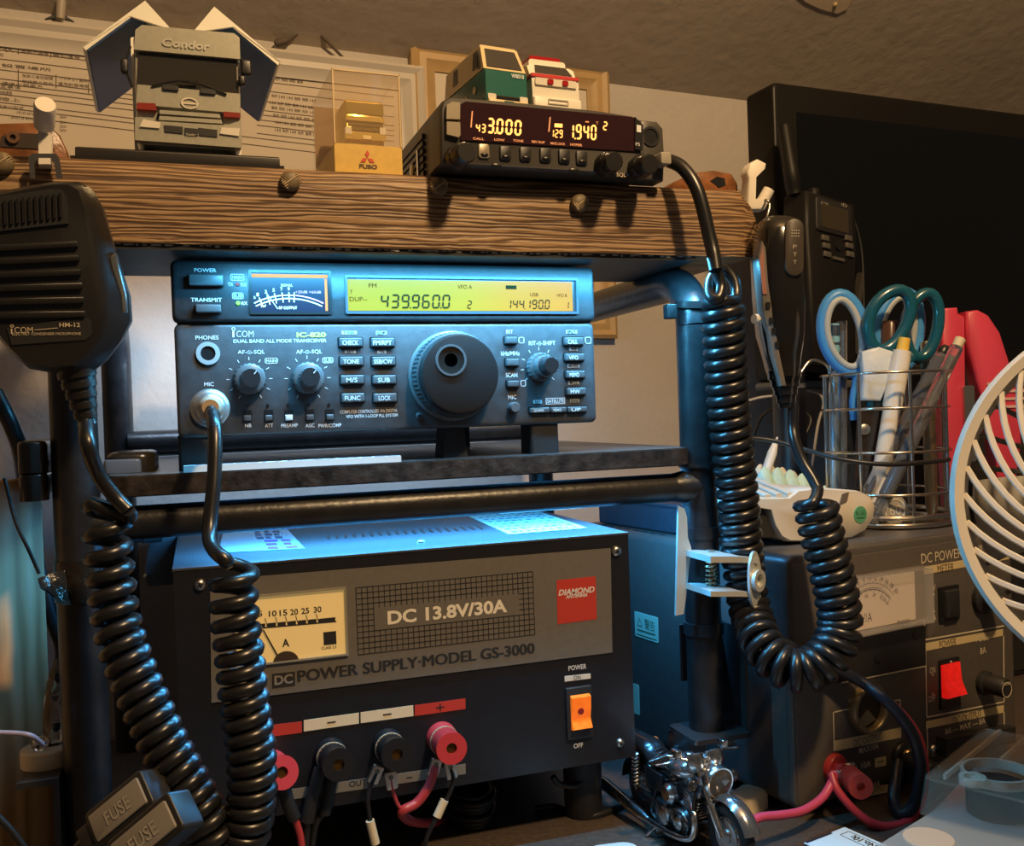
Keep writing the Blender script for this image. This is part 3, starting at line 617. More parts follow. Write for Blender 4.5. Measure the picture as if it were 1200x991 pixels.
    mb = MB(); ptext(mb, F, 'DC', 321.5, 797, 343, 794.5, 11.5, h + .0004, .03, hp=h); obj('boxed_letters', mb, M('plate_letters', (.25, .235, .21), .5), o)
    mb = MB(); mb.pquad(F, [(652.8, 731), (698.6, 724.8), (697.3, 674.7), (651.6, 679.5)], h, h + .0002); lg = obj('red_badge', mb, REDP, plate)
    mb = MB(); ptext(mb, F, 'DIAMOND', 654, 694, 696.5, 690.5, 6.5, h + .0004, .03, .25, hp=h); ptext(mb, F, 'ANTENNA', 662.5, 698.8, 688, 696.8, 4, h + .0004, .03, .25, hp=h); obj('badge_text', mb, WHT, lg)
    # meter
    q = [F.uv(275, 700, h), F.uv(403.5, 690, h), F.uv(404.5, 766.5, h), F.uv(276, 779.5, h)]
    ua, ub, va, vb = q[0][0], q[1][0], (q[2][1] + q[3][1]) / 2, (q[0][1] + q[1][1]) / 2
    mb = MB(); mb.box(F, ua, va, ub, vb, 0, h + .0003); mt = obj('meter', mb, M('meter_face_yellow', (.74, .56, .26), .4, emit=(1, .66, .22), es=.20), t)
    mb = MB(); mb.frame(F, ua - .0008, va - .0008, ub + .0008, vb + .0008, .001, 0, h + .0016); obj('meter_frame', mb, M('meter_frame_clear_grey', (.30, .28, .22), .25), mt)
    mb = MB(); H2 = h + .0005
    for s, x, y in (('5', 305, 718.7), ('10', 319.5, 718.5), ('15', 332, 717.6), ('20', 344.6, 716.6), ('25', 357.6, 715.3), ('30', 372, 713.8)): w_ = 2.3 if len(s) == 1 else 4.6; ptext(mb, F, s, x - w_, y, x + w_, y, 7.2, H2, .02, hp=h)
    ptext(mb, F, '0', 292 - 2.3, 719.5, 292 + 2.3, 719.5, 7.6, H2, .02, hp=h)
    ptext(mb, F, 'A', 330.5, 753, 339, 752.5, 9.5, H2, .03, hp=h); ptext(mb, F, 'CLASS 2.5', 376.5, 759, 394, 757.5, 3.4, H2, .01, hp=h)
    mb.pbox(F, 379, 739.7, 394, 755, h, H2, hp=h)
    import itertools
    xs_ = [286, 299, 312, 324.5, 336, 348, 360, 372, 394]
    for xa, xb in zip(xs_, xs_[1:]): 
        ya = lambda x: 731.8 - (x - 310) * .088
        mb.pquad(F, [(xa + 1.2, ya(xa) + 2.6), (xb - 1.2, ya(xb) + 2.6), (xb - 1.2, ya(xb) - 1.6), (xa + 1.2, ya(xa) - 1.6)], h, H2, hp=h)
    mb.pquad(F, [(280, 738.6), (394, 728.6), (394, 727), (280, 737)], h, H2, hp=h)
    for x in xs_[1:-1]: y = 731.8 - (x - 310) * .088; mb.pquad(F, [(x + .8, y + 2), (x + 1.7, y + 2), (x - 1.2, y - 7.5), (x - 2.1, y - 7.5)], h, H2, hp=h)
    obj('scale', mb, INK, mt)
    mb = MB(); mb.pquad(F, [(325, 769.5), (327, 769), (309, 737), (307.6, 737.6)], h + .0008, h + .001, hp=h); obj('needle', mb, INK, mt)
    mb = MB(); u, v = F.uv(335, 775, h); k = F.mm(335, 770); mb.prism(F, [(u + 15 * k * math.cos(math.radians(a)), max(va + .0004, v + 13 * k * math.sin(math.radians(a)))) for a in range(0, 181, 12)], h, h + .0016); obj('pivot_cover', mb, M('pivot_brown', (.06, .04, .025), .3), mt)
    # power switch
    mb = MB(); ptext(mb, F, 'POWER', 666, 782.3, 687, 780.6, 5.4, .0003, .02); ptext(mb, F, 'OFF', 672, 873.7, 683, 872.5, 5.2, .0003, .02); obj('switch_lettering', mb, WHT, t)
    mb = MB(); mb.pquad(F, [(661.7, 798.4), (692, 794.6), (691.8, 788.8), (661.5, 792)], 0, .0003); o = obj('on_label', mb, M('label_white', (.75, .72, .65), .5), t)
    mb = MB(); ptext(mb, F, 'ON', 672, 793.8, 680, 793, 4.4, .0005, .005); obj('label_text', mb, INK, o)
    mb = MB(); mb.pbox(F, 662.8, 803.5, 693, 864.5, 0, .0022, .0008, .0005); sw = obj('switch_frame', mb, BLKM, t)
    mb = MB(); q = [F.uv(668, 815, .002), F.uv(690.3, 813, .002), F.uv(690, 853, .002), F.uv(669, 855, .002)]
    ua, ub, va, vb = q[0][0], q[1][0], q[3][1], q[0][1]; vm = (va + vb) / 2
    prof = [(vb, .0024), (vb - .001, .0050), (vm + .002, .0044), (vm - .004, .0030), (va + .001, .0062), (va, .0040), (va, .001), (vb, .001)]
    mb.loft([[F.P(ua, y, hh) for y, hh in prof], [F.P(ub, y, hh) for y, hh in prof]])
    sm = M('rocker_orange', (.85, .20, .02), .2, noise=.25, nscale=300, emit=(1, .17, .01), es=.45, coat=.5)
    rk = obj('rocker', mb, sm, sw, ang=.3)
    mb = MB(); u, v = F.uv(680.5, 833, .004); mb.lathe(F, u, v, [(.0021, .0036), (.0020, .0046), (.0014, .0048)], 14); obj('neon_lens', mb, M('lens_dark_red', (.30, .02, .02), .2), sw)
    for px, py, r in ((722, 645.5, 5.8), (726.4, 870, 5), (234.4, 685, 7.5), (236, 935, 6)): screw(F, px, py, r, t)
    # polarity bands
    for nm, q, m_, sgn in (('polarity_band', [(298, 865.5), (353.7, 858), (353.7, 845), (298, 851.5)], REDP, None), ('polarity_band', [(356, 856.8), (420.5, 847.4), (420.5, 834.8), (356, 843.6)], CREAM, '-'), ('polarity_band', [(422.7, 847), (484.5, 838.6), (484, 826), (422.5, 834.4)], CREAM, '-'), ('polarity_band', [(486, 838.6), (545.5, 830.3), (545.3, 818), (486, 826)], REDP, '+')):
        mb = MB(); mb.pquad(F, q, 0, .0003); o = obj(nm, mb, m_, t)
        if sgn:
            cx = (q[0][0] + q[1][0]) / 2; cy = (q[0][1] + q[2][1]) / 2; u, v = F.uv(cx, cy); k = F.mm(cx, cy); mb = MB()
            mb.box(F, u - 5 * k, v - .7 * k, u + 5 * k, v + .7 * k, .0003, .0005)
            if sgn == '+': mb.box(F, u - .7 * k, v - 4.5 * k, u + .7 * k, v + 4.5 * k, .0003, .0005)
            obj('polarity_sign', mb, INK, o)
    mb = MB(); mb.pquad(F, [(330, 938), (545.6, 906.5), (545.4, 894.5), (330, 926)], 0, .0003); o = obj('output_strip', mb, M('strip_grey', (.20, .19, .165), .5), t)
    mb = MB(); ptext(mb, F, 'OUTPUT', 409, 918.3, 447, 912.8, 7, .0005, .01); ptext(mb, F, '+', 362, 927.5, 367, 926.8, 5, .0005, .01); ptext(mb, F, '-', 476, 911, 483, 910, 1.4, .0005, .01); obj('output_text', mb, INK, o)
    # binding posts
    def post(bx, by, tx, ty, col, ringc):
        b0 = F.uv(bx, by); L = .026
        mb = MB(); mb.lathe(F, b0[0], b0[1], [(.0088, 0), (.0088, .003), (.0082, .004), (.0082, .0075)], 26); o = obj('binding_post', mb, col, t)
        mb = MB(); mb.lathe(F, b0[0], b0[1], [(.0086, .0076), (.0086, .0088)], 26); obj('washer', mb, ringc, o)
        tu, tv = F.uv(tx, ty, L); du, dv = (tu - b0[0]), (tv - b0[1])
        G = frame3(F.P(b0[0], b0[1], .009), F.P(tu, tv, L) - F.P(b0[0], b0[1], .009)); LL = (F.P(tu, tv, L) - F.P(b0[0], b0[1], .009)).length
        mb = MB(); mb.lathe(G, 0, 0, [(.0072, 0), (.0084, .0005), (.0084, LL * .8)], 44, 1, .0004); obj('cap', mb, col, o)
        mb = MB(); mb.annulus(G, 0, 0, .0030, .0086, LL * .78, LL, 30); cp = obj('cap_end', mb, col, o)
        mb = MB(); mb.lathe(G, 0, 0, [(.0031, LL * .8), (.0031, LL * .86)], 16); obj('hole', mb, M('brass_dark', (.16, .09, .03), .3, .8), o)
    tan = M('washer_tan', (.45, .36, .25), .5)
    post(318, 897, 331, 905, RED, tan); post(387, 882, 397, 896, BLK, tan); post(454, 871, 465.5, 884, BLK, tan); post(517, 863, 529.5, 877, RED, tan)
    for x in (.02, .235):
        for y in (.03, .20): mb = MB(); mb.lathe(Fz(x, y, 0), 0, 0, [(.011, 0), (.012, .003), (.0125, .0425)], 20); obj('foot', mb, BLKM, t)
    return F
GF = gs3000()
# wires on the binding posts
def gp(px, py, h): u, v = GF.uv(px, py, h); return GF.P(u, v, h)
CB = M('cable_black', (.014, .014, .015), .38); CR = M('cable_red', (.50, .05, .06), .38); SLV = M('sleeve_cream', (.78, .68, .48), .5); LUG = M('tin_lug', (.7, .7, .68), .28, 1.0)
def lug_wire(name, label, pts, r, mat, sleeve=None, lugpos=True, boot=None):
    P = [gp(*p) for p in pts]; t = thing(name, label, 'wire', P[0])
    wire('wire', P, r, mat, t)
    if lugpos:
        G = frame3(P[0], V((0, -1, 0)), P[0] - P[1]); mb = MB(); mb.box(G, -.0032, -.0045, .0032, .0045, -.0005, .0008, .001); mb.annulus(G, 0, .0045, .0022, .0042, -.0004, .0007, 20)
        mb2 = MB(); mb2.box(G, -.0032, -.006, .0032, .004, -.0012, .0010, .001, .0004); o = obj('lug', mb2, LUG, t)
        mb = MB(); mb.lathe(G, 0, .001, [(.0014, .0009), (.0014, .0012)], 10); obj('crimp_dent', mb, M('lug_dark', (.2, .22, .2), .4, .8), o)
    if sleeve:
        a, b = sleeve; wire('sleeve', [gp(*a), gp(*b)], r * 1.9, SLV, t, 10, 4)
    if boot: wire('boot', [gp(*p) for p in boot], r * 1.9, BLKM, t, 12, 6)
    return t
lug_wire('wire_lead', 'thin black wire with a cream sleeve hanging from the right black terminal', [(441, 905, .012), (433, 925, .013), (431, 940, .014), (436, 972, .014), (441, 1000, .014)], .0013, CB, ((433.5, 961, .014), (440, 988, .014)))
lug_wire('wire_lead', 'thin red wire bridging from the right black terminal to the V of the red lead', [(458, 912, .013), (460, 925, .013), (466, 942, .012), (472, 949, .012)], .0011, CR)
lug_wire('wire_lead', 'thick dull red lead running from the right red terminal down and back behind', [(510, 897, .010), (503, 920, .010), (489, 940, .010), (471, 951, .011), (482, 962, -.004), (505, 964, -.03), (520, 960, -.06)], .0027, CR)
lug_wire('wire_lead', 'thin dark wire with a cream sleeve hanging from the right red terminal', [(528, 900, .012), (531, 915, .013), (524, 935, .014), (510, 960, .015), (500, 982, .015), (497, 1003, .015)], .0013, CB, ((521, 937, .0145), (512, 957, .0152)))
lug_wire('wire_lead', 'black sleeved cable hanging from the left black terminal to the lower left', [(376, 902, .010), (372, 915, .011), (366, 935, .012), (361, 960, .012), (357, 1003, .012)], .0020, CB, None, False, [(376, 900, .010), (371, 918, .011), (364, 945, .012), (360, 962, .012)])
lug_wire('wire_lead', 'black crimped cable hanging from the left black terminal on its right side', [(390, 908, .011), (386, 925, .011), (380, 950, .010), (370, 966, .010), (364, 1003, .010)], .0018, CB, None, False, [(388, 912, .011), (384, 935, .011), (380, 953, .0105)])
lug_wire('wire_lead', 'red cable with a black boot hanging from the red terminal beside the coiled cord', [(333, 925, .016), (338, 940, .016), (346, 960, .015), (352, 980, .014), (355, 1005, .014)], .0019, CR, None, False, [(333, 922, .016), (338, 942, .016), (345, 958, .015)])
# cables on the desk by the power supply
def dz(px, py, z=.002): return PZ(px, py, z)
wire('loose_cord', [dz(628, 947), dz(650, 945), dz(668, 951), dz(690, 956), dz(712, 951), dz(735, 940), dz(760, 925)], .0022, CB, label='pair of thin black cords lying on the desk in front of the wide power supply', cat='cord')
wire('loose_cord', [gp(648, 910, -.02), gp(655, 918, -.02), gp(672, 921, -.02), gp(684, 915, -.02), gp(688, 905, -.02), gp(688.5, 897, -.02)], .0019, CB, label='thin black cord looping under the right front corner of the wide power supply', cat='cord')
mb = MB()
c = dz(556, 966, .0)
for i in range(7):
    R_ = .016 + .0012 * (i % 3); mb.tube([V((c.x + R_ * math.cos(a) * .8 + random.uniform(-.001, .001), c.y + .01 + R_ * math.sin(a) * 1.2, .002 + i * .003)) for a in [k * 2 * math.pi / 14 for k in range(15)]], .0016, 8, 4)
obj('cord_bundle', mb, CB, loc=(c.x, c.y, 0), label='looped bundle of thin black cord on the desk under the power supply', cat='cord')
# ================================================================== SECOND POWER SUPPLY (dark grey, right)
def rod(mb, p0, p1, prof, seg=14, up=(0, 0, 1)):       # profile (t along the axis, radius) from p0 to p1
    G = frame3(p0, V(p1) - V(p0), up); L = (V(p1) - V(p0)).length
    mb.lathe(G, 0, 0, [(r, t * L) for t, r in prof], seg); return mb
DPROF = {}
def daiwa():
    c0 = PZ(932, 951, .007); F = Fr((c0.x, c0.y, 0), math.radians(9.6)); DPROF['F'] = F
    v0 = .007; v1 = F.uv(926, 652)[1]; W = F.uv(1188, 760)[0]; Dp = .235; DPROF['top'] = v1; DPROF['W'] = W
    t = thing('power_supply', 'dark grey boxy power supply with a voltmeter and a red switch behind the fan', 'power supply', F.P(W / 2, 0, -Dp / 2))
    gm = M('supply_charcoal', (.082, .074, .067), .42, noise=.1, nscale=200, bump=.03, bscale=800)
    mb = MB(); mb.prism(F, rrect(0, v0, W, v1, .006, 5), -Dp, -.004); mb2 = MB(); o = obj('case', mb, gm, t)
    mb = MB(); mb.prism(F, rrect(0, v0, W, v1, .006, 5), -.0045, 0, .0012)
    obj('front_bezel', mb, gm, t)
    mb = MB(); mb.box(F, .0025, v0 + .0025, W - .0025, v1 - .005, -.001, .0006, .003, .0004); pn = obj('front_panel', mb, M('supply_panel', (.092, .080, .070), .45, noise=.08, nscale=250), t)
    h = .0006; GOLD = M('print_gold', (.62, .50, .27), .45); GW = M('print_pale', (.66, .58, .42), .5)
    # meter with clear window
    q = [F.uv(957, 677, h), F.uv(1081, 664, h), F.uv(1083, 731, h), F.uv(963, 746, h)]
    ua, ub, va, vb = (q[0][0] + q[3][0]) / 2, q[1][0], (q[2][1] + q[3][1]) / 2, (q[0][1] + q[1][1]) / 2
    mb = MB(); mb.box(F, ua, va, ub, vb, h - .002, h + .001); mt = obj('meter', mb, M('meter_case', (.16, .13, .11), .3), t)
    fa, fb, ga, gb = ua + .005, F.uv(1070, 700, h)[0], va + .0025, vb - .0035
    mb = MB(); mb.box(F, fa, ga, fb, gb, h, h + .0016); obj('meter_face', mb, M('meter_face_pink_white', (.80, .68, .58), .5), mt)
    mb = MB(); cu = F.uv(1017, 690, h)[0]; R0 = .0277; cv = F.uv(1017, 683, h)[1] - R0; H2 = h + .0018
    def arc(r0, r1, a0, a1, n=20):
        a = [math.radians(90 - a0 + (a0 - a1) * i / n) for i in range(n + 1)]
        vs = [F.P(cu + r0 * math.cos(x), cv + r0 * math.sin(x), H2) for x in a] + [F.P(cu + r1 * math.cos(x), cv + r1 * math.sin(x), H2) for x in reversed(a)]
        m_ = n + 1; mb.add(vs, [(i, i + 1, 2 * m_ - 2 - i, 2 * m_ - 1 - i) for i in range(n)])
    arc(R0, R0 + .0003, -50, 50); arc(R0 - .003, R0 - .0027, -50, 50); arc(R0 - .0042, R0 - .0036, -50, 50)
    for i in range(21):
        a = math.radians(90 - (-50 + 100 * i / 20)); d = V((math.cos(a), math.sin(a))); s = V((-d.y, d.x)) * .00015
        for r0, r1 in ((R0, R0 + (.0016 if i % 2 == 0 else .001)), (R0 - .0042, R0 - .0054)):
            if r1 < R0 and i % 2: continue
            p, q_ = V((cu, cv)) + d * r0, V((cu, cv)) + d * r1
            mb.add([F.P(*(p - s), H2), F.P(*(p + s), H2), F.P(*(q_ + s), H2), F.P(*(q_ - s), H2)], [(0, 1, 2, 3)])
        if i % 2 == 0:
            G = F.sub(cu, cv, 0, roll=a - math.pi / 2) if False else F.sub(cu, cv, 0, roll=-(a - math.pi / 2) if False else (a - math.pi / 2))
            lab = str(2 * i // 2 * 1 if False else i); w_ = .0008 if len(lab) == 1 else .0016
            put_text(mb, G, lab + ('V' if i == 20 else ''), -w_, R0 + .0020, w_ * (1.5 if i == 20 else 1), R0 + .0053, H2, .015)
            lab = str(i * 2); w_ = .0007 if len(lab) == 1 else .0014
            if i % 4 == 0 or i == 18: put_text(mb, G, lab + ('A' if i == 20 else ''), -w_, R0 - .0086, w_, R0 - .0060, H2, .01)
    uu, vv = F.uv(1013, 723, h); put_text(mb, F, 'V/A', uu - .005, vv - .0030, uu + .005, vv + .0030, H2, .0); ptext(mb, F, 'DAIWA', 1049, 729, 1064, 727.5, 4.2, H2, .03, hp=h)
    obj('meter_scale', mb, M('meter_ink', (.07, .05, .045), .6), mt)
    mb = MB(); mb.frame(F, ua, va, ub, vb, .0012, h, h + .0085, .001); mb.frame(F, ua + .001, va + .001, ub - .001, vb - .001, .0009, h + .0015, h + .0085, .001)
    mb.box(F, ua + .0005, va + .0005, ub - .0005, vb - .0005, h + .0080, h + .0088); obj('meter_window', mb, M('clear_window', (.75, .72, .70), .08, alpha=.14, coat=.3), mt)
    mb = MB(); mb.pquad(F, [(965, 802), (1083.5, 779), (1082.5, 733), (962, 748)], h, h + .0006); bp = obj('black_plate', mb, BLKM, t)
    for px, py in ((1028, 771), (1072, 743)):
        mb = MB(); u, v = F.uv(px, py, h); mb.lathe(F, u, v, [(.0032, h + .0006), (.0032, h + .0012), (.002, h + .0016)], 18); obj('plug', mb, BLK, bp)
    mb = MB(); mb.pquad(F, [(985, 800), (1083, 780.5), (1083, 779.3), (985, 798.8)], h, h + .0009); obj('plate_edge', mb, GW, bp)
    # gold bands and outlines
    def band(q, txt=None, x=None):
        mb = MB(); mb.pquad(F, q, h, h + .0003, hp=h); o = obj('gold_band', mb, GOLD, pn)
        if txt:
            mb = MB(); ptext(mb, F, txt, *x, 5.6, h + .0005, .0, hp=h); obj('band_text', mb, M('band_ink', (.14, .10, .05), .6), o)
    band([(1082.5, 673), (1182, 655), (1182, 646.5), (1082.3, 664)], 'METER', (1098, 666.5, 1117, 663.3))
    band([(1084.5, 762.5), (1175, 744.5), (1175, 737), (1084.2, 753.5)], 'POWER', (1100, 755, 1120, 751.3))
    band([(1085, 853.5), (1176, 834.5), (1176, 826), (1085, 845)], 'DC OUTPUT', (1116, 843, 1150, 836))
    band([(976.5, 880), (1054.7, 864), (1054.7, 852.5), (976.5, 868)], 'DC OUTPUT', (1000, 869.3, 1034, 862.3))
    mb = MB()
    def line(x0, y0, x1, y1, w_=1.2):
        a, b = F.uv(x0, y0, h), F.uv(x1, y1, h); d = V((b[0] - a[0], b[1] - a[1])); s = V((-d.y, d.x)).normalized() * w_ * F.mm(x0, y0) * .5
        mb.add([F.P(a[0] + s.x, a[1] + s.y, h + .0004), F.P(a[0] - s.x, a[1] - s.y, h + .0004), F.P(b[0] - s.x, b[1] - s.y, h + .0004), F.P(b[0] + s.x, b[1] + s.y, h + .0004)], [(0, 1, 2, 3)])
    for a in ((1081.8, 666, 1083, 749.5), (1083, 749.5, 1176, 733), (1084, 756, 1085.5, 839), (1085.5, 840, 1176, 822), (1175.5, 745, 1176, 822), (1085.5, 846, 1087, 889), (1176, 834, 1176.5, 868), (976, 834, 977, 879), (977, 834, 1000, 829), (1036, 823, 1054, 819.5), (1054.5, 819.5, 1055, 864)): line(*a)
    ptext(mb, F, 'DC POWER SUPPLY', 1079, 655.5, 1158, 641.5, 7.5, h + .0004, .0, hp=h)
    ptext(mb, F, 'MAX10A', 1006, 878.5, 1029, 874, 5.5, h + .0004, .005, hp=h); ptext(mb, F, '8A \u2014 MAX \u2014 8A', 1107, 855, 1154, 846, 4.5, h + .0004, .005, hp=h)
    ptext(mb, F, 'ON', 1089, 785.5, 1095.5, 784.2, 5, h + .0004, .01, hp=h); ptext(mb, F, 'OFF', 1087, 819, 1095.5, 817.3, 5, h + .0004, .01, hp=h); ptext(mb, F, 'V', 1092, 688.5, 1096, 688, 4.5, h + .0004, hp=h); ptext(mb, F, 'A', 1092.5, 723.5, 1096.5, 723, 4.5, h + .0004, hp=h); ptext(mb, F, 'FUSE', 1143, 748.5, 1158, 745.5, 5, h + .0004, hp=h); ptext(mb, F, '8A', 1148, 762.5, 1155, 761.2, 5, h + .0004, hp=h)
    ptext(mb, F, '+ 10A', 1001, 898, 1020, 895, 5, h + .0004, .01, hp=h); ptext(mb, F, '10A', 1021, 919.5, 1031, 918, 5, h + .0004, .01, hp=h)
    for px, py in ((1094, 696), (1094.5, 716), (1092.8, 790.5), (1092.8, 812.5)): u, v = F.uv(px, py, h); mb.lathe(F, u, v, [(.0006, h), (.0006, h + .0004)], 8)
    obj('panel_lettering', mb, GW, pn)
    for q, tx in (([(1025, 899), (1038, 896.5), (1038, 886), (1025, 888.5)], None), ([(1014, 933), (1040, 928), (1040, 918.5), (1014, 923.5)], None)):
        mb = MB(); mb.pquad(F, q, h, h + .0003, hp=h); o = obj('gold_label', mb, GOLD, pn)
        mb = MB()
        if q[0][0] == 1025: ptext(mb, F, '-', 1028, 892.6, 1035, 891.3, 1.2, h + .0005, hp=h)
        else: ptext(mb, F, 'OUTPUT', 1016, 926.5, 1038, 922.5, 5, h + .0005, hp=h)
        obj('label_text', mb, M('band_ink', (.14, .10, .05)), o)
    # switches and fuse
    mb = MB(); mb.pbox(F, 1100, 771, 1123, 829, h, h + .0015, .0006, hp=h); sw = obj('power_switch', mb, BLK, t)
    mb = MB(); q = [F.uv(1104, 779, .003), F.uv(1124, 776, .003), F.uv(1126, 813, .003), F.uv(1105, 817, .003)]; a_, b_, c_, d_ = (q[0][0] + q[3][0]) / 2, (q[1][0] + q[2][0]) / 2, (q[2][1] + q[3][1]) / 2, (q[0][1] + q[1][1]) / 2
    m_ = c_ + (d_ - c_) * .45; prof = [(d_, .002), (d_, .0035), (m_, .0045), (c_ + .001, .0085), (c_, .006), (c_, .001), (d_, .001)]
    mb.loft([[F.P(a_, y, z) for y, z in prof], [F.P(b_, y, z) for y, z in prof]]); obj('rocker', mb, M('rocker_red_lit', (.42, .018, .012), .15, noise=.3, nscale=250, emit=(1, .012, .008), es=.42, coat=.4), sw, ang=.3)
    mb = MB(); u, v = F.uv(1112, 774.5, h); mb.lathe(F, u, v, [(.0007, .002), (.0006, .0026)], 10); obj('marker_dot', mb, WHT, sw)
    mb = MB(); mb.pbox(F, 1099, 686, 1122, 727, h, h + .0015, .0006, hp=h); ms = obj('meter_switch', mb, BLK, t); mb = MB(); mb.pbox(F, 1103, 690, 1118, 722, h + .001, h + .005, .0005, .001, hp=h); obj('meter_rocker', mb, BLKM, ms)
    mb = MB(); u, v = F.uv(1150, 700, h); mb.lathe(F, u, v, [(.011, h), (.011, .004), (.0075, .006), (.0070, .016), (.006, .017)], 30, 1, .0004); obj('adjust_knob', mb, BLKM, t)
    mb = MB(); u, v = F.uv(1152, 799, h); mb.lathe(F, u, v, [(.0085, h), (.0085, .004), (.0068, .005), (.0068, .0175), (.006, .0185)], 26, 1, .0004); fz = obj('fuse_holder', mb, BLKM, t)
    mb = MB(); put_text(mb, F, 'FUSE', u - .004, v + .0022, u + .004, v + .004, .0187, .01); mb.annulus(F, u, v - .001, .0048, .0053, .0185, .0187, 20); obj('fuse_text', mb, GW, fz)
    mb = MB(); mb.pquad(F, [(1097, 884), (1178, 866), (1178, 848), (1097, 862)], h, h + .008, hp=h); obj('terminal_strip', mb, BLKM, t)
    screw(F, 1094, 879, 5, t, h)
    # cigarette-lighter socket
    u, v = F.uv(1015.5, 829, h); k = F.mm(1015, 829)
    mb = MB(); mb.tor([[F.P(u + r * math.cos(2 * math.pi * i / 32), v + r * math.sin(2 * math.pi * i / 32), hh) for i in range(32)] for r, hh in ((21 * k, h), (21 * k, .004), (19.5 * k, .0055), (17 * k, .0055), (16 * k, .0045), (16 * k, -.0005))]); lt = obj('lighter_socket', mb, M('socket_brass', (.36, .29, .17), .35, .8), t)
    mb = MB(); mb.lathe(F, u, v, [(16.2 * k, h), (16.2 * k, h + .0004)], 28); sc = obj('socket_well', mb, M('socket_dark', (.05, .035, .02), .3, .5), lt)
    mb = MB(); mb.prism(F, [(u + .2 * k, v - 1.5 * k), (u + 9 * k, v - 11 * k), (u - 4 * k, v - 15 * k), (u - 12 * k, v - 9 * k)], h, h + .001); obj('spring_tab', mb, M('socket_brass', (.36, .29, .17)), sc)
    # binding posts
    b = F.uv(977, 899, h); mb = MB(); mb.lathe(F, b[0], b[1], [(.0092, h), (.0092, .003), (.008, .0045), (.0045, .0046), (.0045, .009)], 26); bp_ = obj('binding_post', mb, RED, t)
    G = frame3(F.P(b[0] + .004, b[1] - .003, .007), F.P(*F.uv(1009, 922, .028), .028) - F.P(b[0] + .004, b[1] - .003, .007)); LL = (F.P(*F.uv(1009, 922, .028), .028) - G.o).length
    rl = M('post_red_bright', (.62, .07, .05), .35)
    mb = MB(); mb.lathe(G, 0, 0, [(.0066, 0), (.0072, .001), (.0072, LL * .85)], 48, 1, .0004); cp = obj('cap', mb, rl, bp_)
    mb = MB(); mb.annulus(G, 0, 0, .0026, .0074, LL * .84, LL, 32); obj('cap_end', mb, rl, bp_)
    mb = MB(); mb.ball(F.P(b[0], b[1] - .001, .008), .005, 10, 6, (1.2, .7, .8)); mb.ball(F.P(b[0] + .005, b[1] + .003, .009), .003, 8, 5, (1.4, .7, .7)); obj('solder_blob', mb, LUG, bp_)
    b = F.uv(1056, 885, h); mb = MB(); mb.lathe(F, b[0], b[1], [(.0095, h), (.0095, .003), (.008, .0045), (.0045, .0046), (.0045, .009)], 26); b2 = obj('binding_post', mb, BLK, t)
    mb = MB(); mb.lathe(F.sub(b[0], b[1], .006, pitch=.25), 0, -.002, [(.0085, 0), (.0092, .001), (.0092, .018), (.008, .0195)], 48, 1, .0004); obj('cap', mb, BLK, b2)
    mb = MB(); mb.ball(F.P(b[0] - .001, b[1] + .004, .008), .004, 8, 5, (1.3, .7, .8)); obj('brass_lug', mb, M('brass', (.6, .42, .2), .3, 1), b2)
    for x in (.015, W - .015):
        for y in (-.02, -Dp + .02): mb = MB(); p = F.P(x, 0, y); mb.lathe(Fz(p.x, p.y, 0), 0, 0, [(.007, 0), (.0075, .0072)], 16); obj('foot', mb, BLKM, t)
    return F
DF = daiwa(); DT = DPROF['top']
def dp(px, py, h): u, v = DF.uv(px, py, h); return DF.P(u, v, h)
# leads at that supply
PINK = M('cable_pink_red', (.55, .07, .14), .35)
t = thing('red_cable', 'pinkish red cable curving from the red terminal of the grey power supply', 'cable', dp(975, 915, .012))
wire('wire', [dp(978, 905, .012), dp(974, 918, .014), dp(962, 936, .016), dp(940, 950, .018), dp(915, 955, .020), dp(893, 957, .022), dp(880, 962, .024)], .0026, PINK, t)
wire('wire', [dp(974, 906, .012), dp(981, 925, .018), dp(1000, 948, .026), dp(1022, 964, .032), dp(1042, 968, .034), dp(1066, 960, .034), dp(1081, 935, .034), dp(1084, 900, .034), dp(1078, 868, .032), dp(1065, 845, .028), dp(1040, 820, .02), dp(1010, 800, .008), dp(970, 783, .005), dp(930, 763, .006), dp(905, 752, .004), dp(880, 742, -.004)], .0026, M('cable_red2', (.48, .04, .06), .35), t)
wire('black_cable', [dp(1052, 892, .0145), dp(1049, 915, .020), dp(1047, 938, .024), dp(1056, 954, .030), dp(1072, 940, .036), dp(1079, 905, .043), dp(1073, 870, .042), dp(1060, 845, .037), dp(1035, 818, .029), dp(1005, 796, .014), dp(965, 778, .008), dp(925, 757, .007), dp(900, 747, .006), dp(880, 738, 0)], .0036, M('cable_dark_navy', (.016, .018, .026), .35), label='thick dark cable arching to the black terminal of the grey supply', cat='cable', seg=12)
